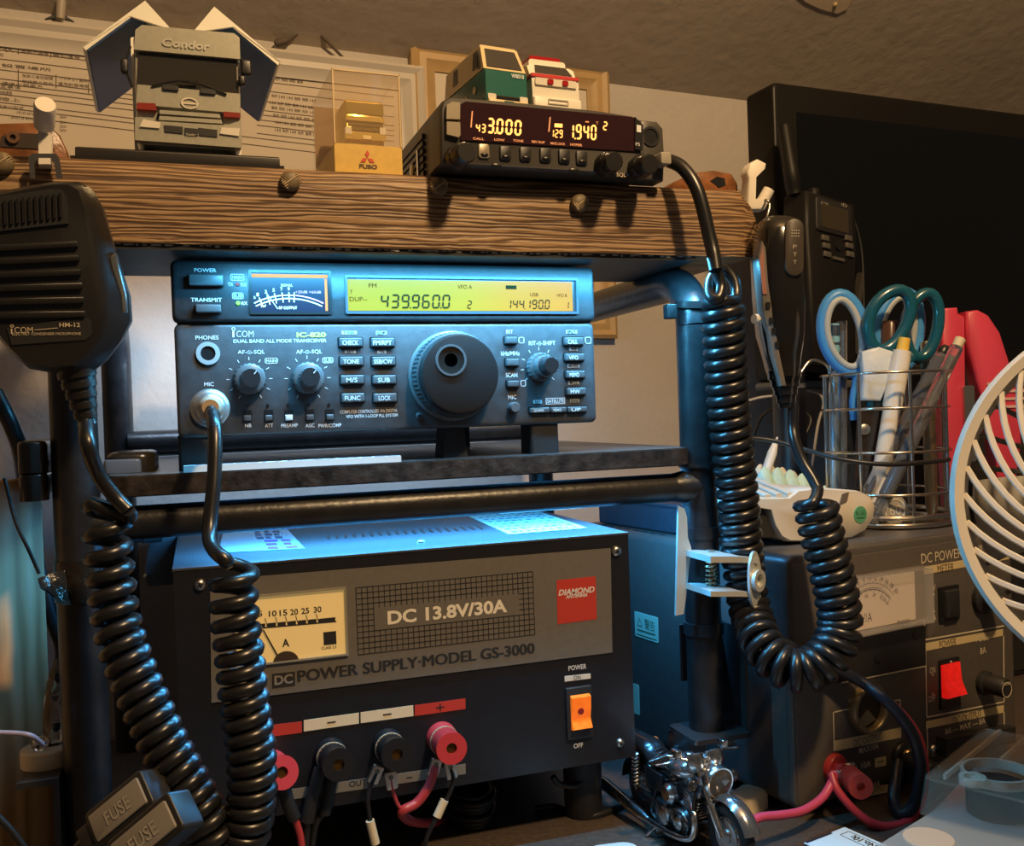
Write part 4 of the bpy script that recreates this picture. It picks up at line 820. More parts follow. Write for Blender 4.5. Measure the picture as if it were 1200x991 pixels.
# warning label and vents on its left side and top, slim box behind
def side_bits():
    t = bpy.data.objects['power_supply.001']
    SF = Fr(DF.P(0, 0, 0)); SF.u = DF.n.copy(); SF.v = V((0, 0, 1)); SF.n = -DF.u
    q = [SF.uv(745, 747), SF.uv(772, 751), SF.uv(772, 724), SF.uv(746, 716)]
    a, b, c, d = q; u0, u1, w0, w1 = a[0], b[0], (a[1] + b[1]) / 2, (c[1] + d[1]) / 2; du, dw = u1 - u0, w1 - w0
    mb = MB(); mb.box(SF, u0, w0, u1, w1, 0, .0005, .001); lb = obj('warning_label', mb, M('label_green_white', (.42, .62, .48), .5), t)
    mb = MB(); mb.box(SF, u0 + du * .06, w0 + dw * .08, u1 - du * .06, w0 + dw * .12, .0005, .0007); put_text(mb, SF, '\u8b66\u544a', u0 + du * .45, w0 + dw * .40, u1 - du * .12, w0 + dw * .82, .0007); put_text(mb, SF, '\u25b3', u0 + du * .12, w0 + dw * .45, u0 + du * .34, w0 + dw * .8, .0007)
    mb.box(SF, u0 + du * .12, w0 + dw * .26, u1 - du * .12, w0 + dw * .32, .0005, .0007); obj('label_print', mb, M('label_ink_green', (.05, .14, .08), .6), lb)
    mb = MB(); p, q = SF.uv(742, 800), SF.uv(750, 838); mb.box(SF, p[0], q[1], q[0], p[1], 0, .0005, .001); obj('warning_label', mb, M('label_green_white', (.42, .62, .48), .5), t)
    mb = MB()
    for i in range(9): h = -.225 + i * .011; mb.box(DF, .006, DT, .008, DT + .0004, h, h + .006)
    obj('top_vents', mb, BLK, t)
side_bits()
mb = MB(); mb.box(DF, .012, DT + .0006, .05, DT + .022, -.225, -.095, .002); o = obj('slim_box', mb, M('dark_blue_grey_metal', (.035, .042, .055), .45, noise=.12, nscale=150), loc=DF.P(.03, DT + .0006, -.16), label='slim dark metal unit on the grey power supply behind the right post', cat='box')
mb = MB(); mb.box(DF, .011, DT + .0195, .051, DT + .0225, -.226, -.094, .001); obj('lid', mb, bpy.data.materials['dark_blue_grey_metal'], o)
# ================================================================== SPRING CLIP ON THE RIGHT POST
cp0 = PY(815, 655, YF - PR)
t = thing('spring_clip', 'pale metal spring clip gripping the lower right post of the rack', 'clip', (XR, YF, cp0.z))
GM = M('clip_grey_metal', (.58, .60, .57), .38, .35)
CF = Fr((XR, YF - PR - .001, 0))
def cu(px, py, h=0.0): return CF.uv(px, py, h)
def plate(pts, h0, h1, nm, par):
    mb = MB(); mb.prism(CF, [cu(x, y) for x, y in pts], h0, h1); return obj(nm, mb, GM, par)
lj = plate([(794, 722), (797, 593), (804, 596), (807, 606), (808, 630), (812, 642), (806, 700), (803, 720)], -.004, -.002, 'jaw', t)
rj = plate([(845, 722), (841, 700), (840, 650), (837, 632), (839, 606), (845, 593), (848, 600), (845, 640), (847, 700)], -.006, -.004, 'jaw', t)
mb = MB()
for ya, yb in ((645, 652), (684, 690)):
    mb.prism(CF, [cu(x, y) for x, y in ((806, ya), (841, ya), (841, yb), (806, yb))], -.004, .027)
    mb.prism(CF, [cu(x, y) for x, y in ((841, ya), (860, ya + 2), (860, yb + 1), (841, yb))], .023, .027)
obj('bridge', mb, GM, t)
u, v = cu(858, 672); G = CF.sub(u, v, .026, yaw=math.radians(28)); k = CF.mm(858, 672) * 1.1
mb = MB(); mb.annulus(G, 0, 0, 6 * k, 10 * k, 0, .003, 26); mb.prism(G, [(r_ * k * math.cos(a), 26 * k * math.sin(a)) for a, r_ in [(2 * math.pi * i / 30, 11) for i in range(30)]], -.0015, 0)
obj('lever', mb, GM, t)
a, b = CF.P(*cu(827, 646), .006), CF.P(*cu(828, 690), .006)
mb = MB(); mb.coil([a, a.lerp(b, .5), b], .0034, .0008, 9, 14, 6); obj('spring', mb, M('spring_steel', (.6, .52, .38), .25, 1), t)
mb = MB(); rod(mb, a + (a - b) * .08, b + (b - a) * .08, [(0, .0026), (.03, .0026), (.04, .0014), (.96, .0014), (.97, .0026), (1, .0026)], 12); obj('pivot_pin', mb, STEEL, t)
# cable tie on the upper right post
t = thing('cable_tie', 'black cable tie strapped around the upper right post', 'cable tie', (XR, YF, PY(800, 358, YF).z))
F = Fr((XR, YF, 0)); z = PY(805, 354, YF - PR).z; mb = MB(); mb.lathe(Fz(XR, YF, z).sub(0, 0, 0, pitch=math.radians(7)), 0, 0, [(PR - .0002, -.0022), (PR + .0012, -.0022), (PR + .0012, .0022), (PR - .0002, .0022)], 30); obj('strap', mb, BLK, t)
mb = MB(); p = PY(786, 365, YF - .006); G = Fr(p); mb.box(G, -.0035, -.0045, .003, .0045, -.003, .003, .0008, .0006); obj('head', mb, BLK, t)
# ================================================================== BLACK MONITOR AT THE RIGHT REAR
tvp = PY(905, 95, .215); TF = Fr((tvp.x, tvp.y, 0), math.radians(4.2))
ztv, zbv = TF.uv(905, 95)[1], TF.uv(903, 446)[1]; WT = .60
t = thing('monitor', 'large black flat monitor with a glossy dark screen at the right rear', 'monitor', TF.P(WT / 2, 0, -.02) * 1)
t.location.z = 0; _L[t] = V((t.location.x, t.location.y, 0))
BZ = M('monitor_bezel', (.009, .008, .007), .4, spec=.25)
mb = MB(); mb.prism(TF, rrect(0, zbv, WT, ztv, .006, 4), -.038, 0, .003); bd = obj('housing', mb, BZ, t)
mb = MB(); mb.box(TF, .026, zbv + .028, WT - .026, ztv - .026, -.001, .0004, .001); obj('screen', mb, M('screen_gloss', (.004, .004, .004), .22), t)
mb = MB(); mb.prism(TF, rrect(-.001, zbv - .009, WT, zbv - .001, .004), -.038, .003, .002); obj('lower_lip', mb, M('lip_grey', (.09, .09, .09), .4), t)
mb = MB(); mb.box(TF, .26, .012, .34, zbv - .009, -.034, -.012, .004); obj('neck', mb, BZ, t)
mb = MB(); p = TF.P(.30, 0, -.02); mb.prism(Fz(p.x, p.y, 0, math.radians(4.2)), rrect(-.13, -.036, .13, .055, .03), .0, .012, .003); obj('stand_base', mb, BZ, t)
# black cabinet between the monitor and the pen basket
p = PD(935, 500, .80)
c0 = TF.P(.065, 0, .0); KF = Fr((c0.x, c0.y - .085, 0), math.radians(4.2)); zk = KF.uv(1000, 428)[1]
t = thing('speaker_cabinet', 'black cabinet in the shadow behind the pen basket', 'cabinet', KF.P(.1, 0, -.03))
mb = MB(); mb.prism(KF, rrect(0, 0, .22, zk, .004), -.055, 0, .002); obj('case', mb, M('cabinet_black', (.012, .011, .011), .5), t)
mb = MB(); mb.box(KF, .006, .006, .214, zk - .006, -.001, .0012, .003); obj('grille', mb, M('grille_cloth', (.012, .011, .011), .9, bump=.5, bscale=900), t)
# ================================================================== HANDHELD RADIO in its charger on the cabinet
hp0 = PY(974, 424, KF.P(.05, 0, 0).y + .030)
HF = Fr((hp0.x, hp0.y, zk), math.radians(14), math.radians(-4), math.radians(6))
def hu(px, py): return HF.uv(px, py)
t = thing('handheld_radio', 'black handheld two-way radio with a stubby antenna standing before the monitor', 'radio', HF.P(0, 0, 0))
HB = M('handheld_black', (.009, .008, .0075), .5, spec=.3); k = HF.mm(975, 280)
w = 30 * k
cx = (hu(945, 250)[0] + hu(1003, 250)[0]) / 2 + .001; hw = 30 * k; htop = hu(960, 226)[1]
mb = MB(); mb.prism(HF, [(cx - hw * .86, 0.0), (cx + hw * .86, 0.0), (cx + hw * .92, htop * .5), (cx + hw, htop * .8), (cx + hw * .96, htop), (cx - hw * .96, htop), (cx - hw, htop * .8), (cx - hw * .92, htop * .5)], -.026, 0, .004); obj('body', mb, HB, t)
mb = MB(); mb.pbox(HF, 955, 236, 997, 275, -.001, .0018, .003, .001); sc = obj('screen_surround', mb, BLKM, t)
mb = MB(); mb.pbox(HF, 961, 243, 992, 270, .001, .0022, .001); obj('screen', mb, M('lcd_dim', (.045, .036, .022), .25), sc)
mb = MB(); ptext(mb, HF, 'ICOM', 960, 239.5, 968, 239.7, 2.6, .0022); ptext(mb, HF, 'ID', 984, 241, 990, 241.2, 2.4, .0022); obj('lettering', mb, GWt if False else M('print_dim', (.4, .36, .3), .5), sc)
for r, y in enumerate((279, 288, 298)):
    for x in (966, 993):
        mb = MB(); mb.pbox(HF, x - 4 + r * 1.2, y - 3, x + 4 + r * 1.2, y + 3.5, 0, .0022, .0008, .0006); obj('key', mb, M('key_grey', (.085, .078, .068), .4), t)
mb = MB(); u, v = hu(982, 288); mb.lathe(HF, u, v, [(.0045, 0), (.0045, .0016), (.0022, .0018)], 20); obj('nav_pad', mb, BLK, t)
mb = MB(); mb.pbox(HF, 975, 302, 988, 305.5, 0, .0018, .0005); obj('key', mb, M('key_grey', (.16, .145, .125)), t)
mb = MB(); u, v = hu(966, 222); P0 = HF.P(hu(945, 226)[0], htop - .001, -.013); Lk = HF.uv(932, 140); P1 = HF.P(Lk[0], Lk[1], -.013)
rod(mb, P0, P1, [(0, .0062), (.10, .0062), (.12, .0070), (.4, .0066), (.42, .0060), (.97, .0054), (1, .0042)], 18); obj('antenna', mb, HB, t)
mb = MB(); P0 = HF.P(hu(967, 226)[0], htop - .001, -.013); rod(mb, P0, P0 + HF.v * .010, [(0, .0058), (.9, .0056), (1, .0048)], 22); obj('volume_knob', mb, HB, t)
# belt-clip loop / cable at its right
wire('cord', [HF.P(cx + hw * .9, htop * .92, -.012), HF.P(cx + hw * 1.25, htop * .95, -.012), HF.P(cx + hw * 1.6, htop * .75, -.012), HF.P(cx + hw * 1.62, htop * .35, -.012), HF.P(cx + hw * 1.5, .004, -.012)], .0011, BLKM, t)
mb = MB(); mb.prism(HF, [(cx + hw * 1.02, htop * .30), (cx + hw * 1.45, htop * .62), (cx + hw * 1.5, htop * .58), (cx + hw * 1.2, htop * .12), (cx + hw * 1.02, htop * .12)], -.014, -.008); obj('belt_clip', mb, M('clip_black', (.05, .045, .04), .4), t)
p = HF.P(cx, 0, -.013)
mb = MB(); mb.prism(Fz(p.x, p.y, 0, math.radians(14)), rrect(-.034, -.024, .030, .024, .006), zk + .0002, zk + .004)
# ================================================================== WHITE TRAY with slots on the grey supply
zT = DT
pa = PZ(922, 640, zT); 
WF2 = Fr((pa.x, pa.y, zT), math.radians(6))
def wu(px, py): return WF2.uv(px, py)
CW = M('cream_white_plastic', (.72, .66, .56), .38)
t = thing('slotted_tray', 'cream white plastic holder with slots and a green sticker on the grey power supply', 'holder', WF2.P(.03, 0, -.03))
prof = [(858, 600), (886, 598), (903, 601), (908, 620), (916, 634), (926, 639.5), (960, 640), (1000, 635), (1016, 626), (1025, 612), (1027, 597), (1022, 585), (1008, 579), (960, 575), (936, 578), (925, 587), (858, 588)]
uvp = [wu(*p) for p in prof]; mv = min(v for u, v in uvp); uvp = [(u, max(v - mv, 0.0001) if v - mv > .0008 else .0002) for u, v in uvp]
mb = MB()
cu_, cv_ = sum(u for u, v in uvp) / len(uvp), sum(v for u, v in uvp) / len(uvp)
ins = [(cu_ + (u - cu_) * .97, cv_ + (v - cv_) * .93) for u, v in uvp]
mb.loft([[WF2.P(u, v, -.052) for u, v in ins], [WF2.P(u, v, -.048) for u, v in uvp], [WF2.P(u, v, -.004) for u, v in uvp], [WF2.P(u, v, -.001) for u, v in [(cu_ + (u - cu_) * .985, cv_ + (v - cv_) * .97) for u, v in uvp]], [WF2.P(u, v, 0) for u, v in ins]])
obj('body', mb, CW, t, ang=.9)
dark = [(858, 602), (886, 600), (901, 603), (906, 621), (914, 634), (905, 635), (858, 634)]
uvd = [(u, max(v - mv, .0003)) for u, v in [wu(*p) for p in dark]]
mb = MB(); mb.prism(WF2, uvd, -.046, -.004); obj('dark_insert', mb, M('holder_dark', (.03, .028, .026), .5), t)  # dark block filling the open cutout under the left end
ra, rb = wu(858, 588), wu(938, 582); va = ra[1] - mv; vt = WF2.uv(880, 562, -.040)[1] - mv
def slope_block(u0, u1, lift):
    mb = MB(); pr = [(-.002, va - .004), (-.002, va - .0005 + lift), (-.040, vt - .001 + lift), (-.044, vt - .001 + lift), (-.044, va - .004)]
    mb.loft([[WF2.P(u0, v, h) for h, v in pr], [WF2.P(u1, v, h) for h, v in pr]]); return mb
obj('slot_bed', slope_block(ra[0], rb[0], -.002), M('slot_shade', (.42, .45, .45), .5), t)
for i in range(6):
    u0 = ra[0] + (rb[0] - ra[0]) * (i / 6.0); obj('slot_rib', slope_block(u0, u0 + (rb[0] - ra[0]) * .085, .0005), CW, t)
u, v = wu(1008, 607); mb = MB(); mb.lathe(WF2, u, v - mv, [(.0058, -.0003), (.0058, .0005)], 26); st = obj('green_sticker', mb, M('sticker_green', (.10, .36, .18), .5), t)
mb = MB(); put_text(mb, WF2, 'R-5E', u - .004, v - mv - .0005, u + .004, v - mv + .0025, .0007); mb.box(WF2, u - .0035, v - mv - .0025, u + .0035, v - mv - .0018, .0005, .0007); obj('sticker_text', mb, M('ink_green', (.03, .12, .06)), st)
mb = MB(); u, v = wu(988, 588); mb.prism(WF2, [(u - .004, v - mv - .004), (u + .003, v - mv - .002), (u + .005, v - mv + .004), (u - .001, v - mv + .003)], -.001, .0008); obj('notch', mb, M('notch_brown', (.16, .13, .10), .5), t)
# mint plaster cast with toothlike bumps behind the tray
zc = PD(930, 565, .72).z
PF2 = WF2.sub(0, 0, -.062)
t = thing('plaster_cast', 'pale mint plaster cast with toothlike bumps behind the cream holder', 'plaster cast', PF2.P(.0, 0, -.02))
MINT = M('plaster_mint', (.48, .68, .58), .7, noise=.08, nscale=120); MINT2 = M('plaster_ivory', (.66, .62, .50), .7, noise=.1, nscale=120)
b0, b1 = PF2.uv(893, 580), PF2.uv(972, 580)
def cast(fr, ua, ub, base, top, depth, m, nm, seed):
    rnd = random.Random(seed); mb = MB(); n = 48; rings = []
    for i in range(n + 1):
        u = ua + (ub - ua) * i / n; tt = top * (.84 + .16 * abs(math.sin(i * math.pi / 9)) ** .6) * (1 - .35 * (i / n) ** 2) if 0 < i < n else top * .55
        rings.append([fr.P(u, base, 0.003), fr.P(u, base + tt * .5, .0035), fr.P(u, base + tt * .85, .001), fr.P(u, base + tt, -.003), fr.P(u, base + tt * .92, -.007), fr.P(u, base + tt * .6, -depth * .6), fr.P(u, base, -depth)])
    mb.loft(rings); obj(nm, mb, m, t, ang=1.2)
cast(PF2, b0[0], b1[0], 0, max(.020, PF2.uv(893, 547)[1]), .024, MINT, 'tooth_row', 3)
cast(PF2.sub(0, 0, -.026), PF2.uv(915, 570)[0], PF2.uv(985, 570)[0], 0, max(.024, PF2.sub(0, 0, -.026).uv(930, 541)[1]), .018, MINT2, 'tooth_row', 5)
# white stylus leaning behind the tray
def pen(name, label, cat, p0, p1, parts, group=None):
    t = thing(name, label, cat, p0 if p0.z < p1.z else p1, group)
    for nm, a, b, prof, m in parts:
        mb = MB(); rod(mb, p0.lerp(p1, a), p0.lerp(p1, b), prof, 16); obj(nm, mb, m, t)
    return t
WPL = M('white_plastic', (.74, .71, .64), .35); CLR = M('clear_plastic', (.80, .80, .82), .10, trans=.92, ior=1.25); GRY = M('grey_plastic', (.25, .25, .26), .35)
pen('stylus', 'white stylus leaning beside the left coiled cable behind the cream holder', 'stylus', V((PD(876, 575, .70).x, PD(876, 575, .70).y, zT + .004)), PD(911, 512, .72), [('barrel', 0, .82, [(0, .0032), (.05, .0036), (1, .0036)], WPL), ('tip', .82, 1, [(0, .0036), (.6, .002), (1, .0005)], WPL)])
# ================================================================== PEN BASKET
bc = PZ(1040, 612, zT); R_B = .0455; zb0 = zT + .0005
t = thing('wire_basket', 'round chrome wire basket holding pens and scissors on the grey power supply', 'pen basket', (bc.x, bc.y, zb0))
WIREM = M('chrome_wire', (.62, .58, .52), .22, 1.0)
def zat(py): return PD(1040, py, (bc - EYE).dot(ROT[2])).z
def hoop(z, r, R_=R_B): 
    mb = MB(); n = 40; mb.tor([[V((bc.x + (R_ + r * math.cos(a)) * math.cos(2 * math.pi * i / n), bc.y + (R_ + r * math.cos(a)) * math.sin(2 * math.pi * i / n), z + r * math.sin(a))) for i in range(n)] for a in [k * 2 * math.pi / 8 for k in range(8)]]); return mb
ztopb = zat(438)
for z in (ztopb, zat(478), zat(527), zat(574), zat(598)): obj('hoop', hoop(z, .0011), WIREM, t)
obj('base_hoop', hoop(zb0 + .0022, .0022), WIREM, t); obj('base_hoop', hoop(zb0 + .0075, .0016), WIREM, t)
for i in range(8):
    a = math.radians(-62 + 45 * i); p = V((bc.x + R_B * math.cos(a), bc.y + R_B * math.sin(a), 0)); mb = MB(); mb.tube([p + V((0, 0, zb0 + .004)), p + V((0, 0, ztopb))], .0012, 8, 0); obj('upright', mb, WIREM, t)
mb = MB(); mb.lathe(Fz(bc.x, bc.y, zb0), 0, 0, [(R_B - .001, 0), (R_B - .001, .0012)], 36); obj('base_plate', mb, WIREM, t)
# curved wire handle at the left
p = V((bc.x - R_B, bc.y, ztopb)); mb = MB(); mb.tube([p + V((0, 0, -.03)), p + V((-.003, 0, .002)), p + V((-.010, 0, .010)), p + V((-.020, 0, .011)), p + V((-.028, 0, .003))], .0011, 8, 6); obj('wire_hook', mb, WIREM, t)
DB = (bc - EYE).dot(ROT[2])
def BP(px, py, dd=0.0): return PD(px, py, DB + dd)
def floorB(px, dd=0.0): p = PD(px, 600, DB + dd); return V((p.x, p.y, zb0 + .004))
# scissors
def loop(px, py, rx, ry, dd, ang, r, m, t, nm='handle_loop', sq=1.0):
    n = 28; pts = []
    ca, sa = math.cos(ang), math.sin(ang)
    for i in range(n + 1):
        a = 2 * math.pi * i / n; x, y = rx * math.cos(a), ry * math.sin(a) * (1 + .12 * math.cos(a)); pts.append(BP(px + x * ca - y * sa, py + x * sa + y * ca, dd))
    mb = MB(); mb.tube(pts, r, 10, 0, cap=False); return obj(nm, mb, m, t)
LB = M('scissor_blue', (.06, .30, .75), .38); LBI = M('scissor_grip_grey', (.42, .47, .50), .45); TEAL = M('scissor_teal', (.008, .09, .15), .22, coat=.4); BLADE = M('blade_steel', (.42, .40, .38), .25, 1)
t = thing('scissors', 'scissors with light blue and grey handle loops in the wire basket', 'scissors', floorB(1010, .0))
loop(989, 391, 25, 46, -.006, -.22, .0046, LB, t); loop(989.5, 391, 19.5, 40, -.009, -.22, .0028, LBI, t, 'soft_grip'); loop(1052, 388, 25, 46, .012, .12, .0046, LB, t); loop(1052, 388, 19, 40, .010, .12, .0028, LBI, t, 'soft_grip')
for nm, pts, dd in (('shank', [(1004, 428), (1003, 450), (1000, 470), (1001, 492)], -.004), ('shank', [(1033, 430), (1022, 455), (1012, 478), (1006, 492)], .006)):
    mb = MB(); mb.tube([BP(x, y, dd) for x, y in pts], .0052, 10, 6, flat=.6); obj(nm, mb, LB, t)
mb = MB(); a, b = BP(1004, 485, .004), floorB(1018, .006); G = frame3(a, ROT[2] * -1, (b - a) * -1); L_ = (b - a).length; mb.prism(G, [(-.006, 0), (.006, 0), (.004, -L_ * .6), (.0, -L_), (-.006, -L_ * .4)], -.0012, .0006); obj('blade', mb, BLADE, t)
t = thing('scissors', 'scissors with glossy dark teal handle loops wrapped in clear tape in the basket', 'scissors', floorB(1012, -.014))
loop(1041, 374, 22, 37, -.016, .42, .0048, TEAL, t); loop(1080, 381, 19, 38, -.006, .16, .0046, TEAL, t)
mb = MB(); mb.tube([BP(1027, 405, -.016), BP(1024, 430, -.016), BP(1022, 455, -.015), BP(1019, 480, -.014)], .0055, 10, 6, flat=.6); obj('shank', mb, TEAL, t)
mb = MB(); mb.tube([BP(1068, 416, -.008), BP(1046, 430, -.010), BP(1032, 455, -.011), BP(1025, 480, -.012)], .0055, 10, 6, flat=.6); obj('shank', mb, TEAL, t)
for x0, y0, x1, y1, w_, dd in ((1019, 470, 999, 586, .0085, -.016), (1025, 470, 1003, 588, .007, -.013)):
    mb = MB(); a, b = BP(x0, y0, dd), floorB(x1, dd + .004); G = frame3(a, ROT[2] * -1, (b - a) * -1); L_ = (b - a).length; mb.prism(G, [(-w_, 0), (w_, 0), (w_ * .7, -L_ * .5), (w_ * .1, -L_), (-w_ * .5, -L_ * .7)], -.001, .0008); bl = obj('blade', mb, M('blade_dark', (.16, .13, .11), .25, .9), t)
mb = MB(); G = frame3(BP(1013, 503, -.018), ROT[2] * -1); mb.lathe(G, 0, 0, [(.0040, 0), (.0040, .0012), (.002, .002)], 18); obj('pivot_screw', mb, STEEL, t)
mb = MB(); pts = [(1010, 412), (1030, 406), (1048, 412), (1045, 440), (1032, 470), (1009, 469), (1012, 440)]
G = frame3(BP(1028, 440, -.021), ROT[2] * -1); mb.prism(G, [G.uv(*p) for p in pts], -.006, .001, .002); mb2 = MB()
obj('tape_wrap', mb, M('tape_milky', (.62, .68, .72), .35, bump=.5, bscale=120), t)
# pens
pen('marker_pen', 'white marker pen with a yellow end leaning in the basket', 'marker', floorB(1021, -.024), BP(1060, 396, -.024), [('barrel', 0, .93, [(0, .0055), (.7, .0062), (1, .0064)], WPL), ('yellow_end', .93, 1, [(0, .0045), (1, .0042)], M('yellow_plastic', (.80, .52, .08), .4)), ('clip', .62, .90, [(0, .0070), (.5, .0070), (1, .0068)], WPL)])
DG = M('clear_dark_barrel', (.18, .19, .21), .12, trans=.55, ior=1.3); 
pen('ballpoint_pen', 'clear ballpoint pen with a black end leaning right in the basket', 'pen', floorB(998, -.028), BP(1109, 405, -.022), [('barrel', 0, .95, [(0, .003), (.08, .0048), (1, .0048)], CLR), ('refill', .05, .9, [(0, .0018), (1, .0018)], M('refill_dark', (.02, .025, .04), .3)), ('end_cap', .955, 1, [(0, .0038), (.5, .0040), (1, .002)], BLK), ('clip', .70, .93, [(0, .0052), (1, .0051)], DG)], None)
pen('ballpoint_pen', 'clear ballpoint pen with a cream end leaning right in the basket', 'pen', floorB(1022, -.038), BP(1126, 396, -.028), [('barrel', 0, .95, [(0, .003), (.08, .0048), (1, .0048)], CLR), ('refill', .05, .9, [(0, .0018), (1, .0018)], M('refill_grey', (.12, .12, .13), .3)), ('end_cap', .955, 1, [(0, .0036), (.9, .0040), (1, .003)], M('cream_plastic', (.72, .62, .42), .4)), ('grip', .15, .45, [(0, .0052), (1, .0052)], DG)], None)
pen('pen', 'slim silver and blue pen upright at the left of the basket', 'pen', floorB(978, -.002), BP(978, 372, -.002), [('barrel', 0, .8, [(0, .003), (.05, .0042), (1, .0042)], M('silver_blue', (.40, .52, .60), .25, .8)), ('clip', .62, .96, [(0, .0048), (.5, .0030), (1, .0040)], CHR), ('spiral_grip', .8, .97, [(0, .0042), (.12, .0032), (.25, .0042), (.4, .0032), (.55, .0042), (.7, .0032), (1, .0036)], M('pen_cyan', (.20, .45, .60), .3))])
pen('pen', 'clear slim pen beside the silver and blue pen in the basket', 'pen', floorB(987, .004), BP(987, 376, .004), [('barrel', 0, 1, [(0, .003), (.05, .0036), (1, .0036)], CLR), ('refill', .05, .95, [(0, .0012), (1, .0012)], M('refill_blue', (.05, .15, .35)))])
pen('pen', 'dark brown capped pen standing between the scissors', 'pen', floorB(1043, .006), BP(1043, 376, .006), [('barrel', 0, .7, [(0, .004), (1, .0055)], BLK), ('cap', .7, 1, [(0, .0068), (.95, .0064), (1, .005)], M('pen_maroon', (.10, .05, .04), .25))])
pen('pen', 'slim bronze metal pen upright at the right of the basket', 'pen', floorB(1092, .0), BP(1086, 400, .004), [('barrel', 0, .55, [(0, .003), (.1, .0045), (1, .0048)], M('bronze', (.36, .27, .17), .3, .9)), ('band', .55, .6, [(0, .0052), (1, .0052)], M('gold_metal', (.75, .55, .25), .25, 1)), ('cap', .6, 1, [(0, .0052), (.95, .005), (1, .004)], STEEL)])
pen('pen', 'yellow pencil lying low between the dark barrels in the basket', 'pencil', floorB(1015, -.026), BP(1052, 540, -.020), [('barrel', 0, 1, [(0, .001), (.12, .0034), (1, .0034)], M('pencil_yellow', (.70, .42, .03), .4))])
mb = MB(); a, b = floorB(1002, .012), BP(1000, 478, .012); G = frame3(a, ROT[2] * -1, b - a); L_ = (b - a).length; mb.box(G, -.009, 0, .009, L_, -.001, .001); o = obj('steel_ruler', mb, M('ruler_grey', (.38, .39, .40), .4, .5), loc=floorB(1002, .012), label='short grey ruler standing in the left of the basket', cat='ruler')
mb = MB()
for i in range(24): mb.box(G, -.009, L_ * (i + .5) / 25, -.009 + (.005 if i % 5 == 0 else .003), L_ * (i + .5) / 25 + .0004, .001, .0012)
obj('graduations', mb, INK, o)
# glue sticks lying in the bottom, ends towards us
for px, py, rpx, lab in ((1049, 601, 19, 'grey glue stick lying in the basket bottom with a printed round end'), (1022, 601, 15, 'smaller grey tube lying in the basket bottom at the left of the glue stick')):
    r = rpx * DB / FPX * .92; p = PD(px, py, DB - .036); p = V((p.x, p.y, zb0 + .0014 + r)); ax = V((.12, 1, 0)).normalized()
    t = thing('glue_stick', lab, 'glue stick', (p.x, p.y, p.z - r)); mb = MB(); rod(mb, p, p + ax * .055, [(0, r * .9), (.03, r), (1, r)], 26); obj('tube', mb, M('tube_grey', (.40, .38, .34), .45), t)
    mb = MB(); G = frame3(p, -ax); mb.annulus(G, 0, 0, r * .66, r * .74, 0, .0005, 26); put_text(mb, G, '60', -r * .4, -r * .3, r * .4, r * .35, .0005); obj('end_print', mb, M('tube_print', (.75, .70, .60), .5), t)
# pink stapler / clamp behind at the right
PK = M('pink_red_plastic', (.58, .05, .10), .4)
SP = frame3(BP(1140, 420, .030), -ROT[2]); t = thing('pink_stapler', 'pinkish red plastic stapler standing at the right of the wire basket', 'stapler', V((SP.o.x, SP.o.y, zT)))
mb = MB(); mb.prism(SP, [SP.uv(*p) for p in ((1100, 362), (1118, 361), (1119, 368), (1127, 372), (1128, 520), (1126, 600), (1110, 600), (1104, 520))], -.010, .006, .002); obj('lower_arm', mb, PK, t)
mb = MB(); mb.prism(SP, [SP.uv(*p) for p in ((1127, 366), (1140, 364), (1152, 370), (1166, 390), (1176, 420), (1190, 470), (1192, 520), (1180, 600), (1165, 600), (1160, 520), (1140, 450), (1128, 400))], -.008, .008, .003); obj('upper_arm', mb, PK, t)
mb = MB()
for i in range(4): mb.pbox(SP, 1150, 448 + i * 9, 1196, 451 + i * 9, .0078, .0090)
obj('grip_lines', mb, M('pink_pale', (.62, .42, .42), .5), t)
mb = MB(); mb.pbox(SP, 1124, 452, 1136, 540, -.004, .010, .002); obj('metal_channel', mb, STEEL, t)

# clutter behind the cream holder: column, cables
cc = PD(925, 480, .865); z1 = PD(925, 430, .865).z; z0 = DT
cc = PD(925, 480, .79); z1 = PD(925, 430, .79).z; t = thing('black_cylinder', 'black cylinder in the shadow between the slim microphone and the pen basket', 'cylinder', (cc.x, cc.y, z0))
mb = MB(); mb.lathe(Fz(cc.x, cc.y, 0), 0, 0, [(.0150, z0 + .0004), (.0150, z0 + .006), (.0135, z0 + .010), (.0135, z1 - .004), (.0115, z1)], 28); obj('column', mb, M('column_black', (.014, .014, .015), .4), t)
mb = MB(); zz = PD(925, 455, .79).z; mb.lathe(Fz(cc.x, cc.y, 0), 0, 0, [(.0136, zz), (.0142, zz), (.0142, zz + .004), (.0136, zz + .004)], 28); obj('grey_band', mb, M('band_grey', (.20, .20, .20), .4), t)
wire('thin_cable', [PD(868, 512, .66), PD(905, 516, .66), PD(945, 527, .65), PD(985, 538, .635), PD(1040, 544, .63), PD(1090, 541, .64), PD(1112, 538, .66)], .0016, CB, label='black cable strung across the front of the wire basket', cat='cable')
wire('thin_cable', [PD(862, 474, .84), PD(890, 466, .85), PD(915, 463, .86), PD(950, 458, .86), PD(965, 470, .86), PD(958, 500, .86), PD(950, 560, .86)], .0013, M('cable_pale_grey', (.45, .44, .42), .45), label='pale grey thin cable looping behind the slim microphone', cat='cable')
wire('thin_cable', [PD(884, 560, .84), PD(882, 520, .84), PD(895, 485, .85), PD(920, 478, .86), PD(950, 490, .86), PD(935, 530, .85), PD(938, 565, .85)], .0013, CB, label='black thin cable arching behind the cream holder', cat='cable')
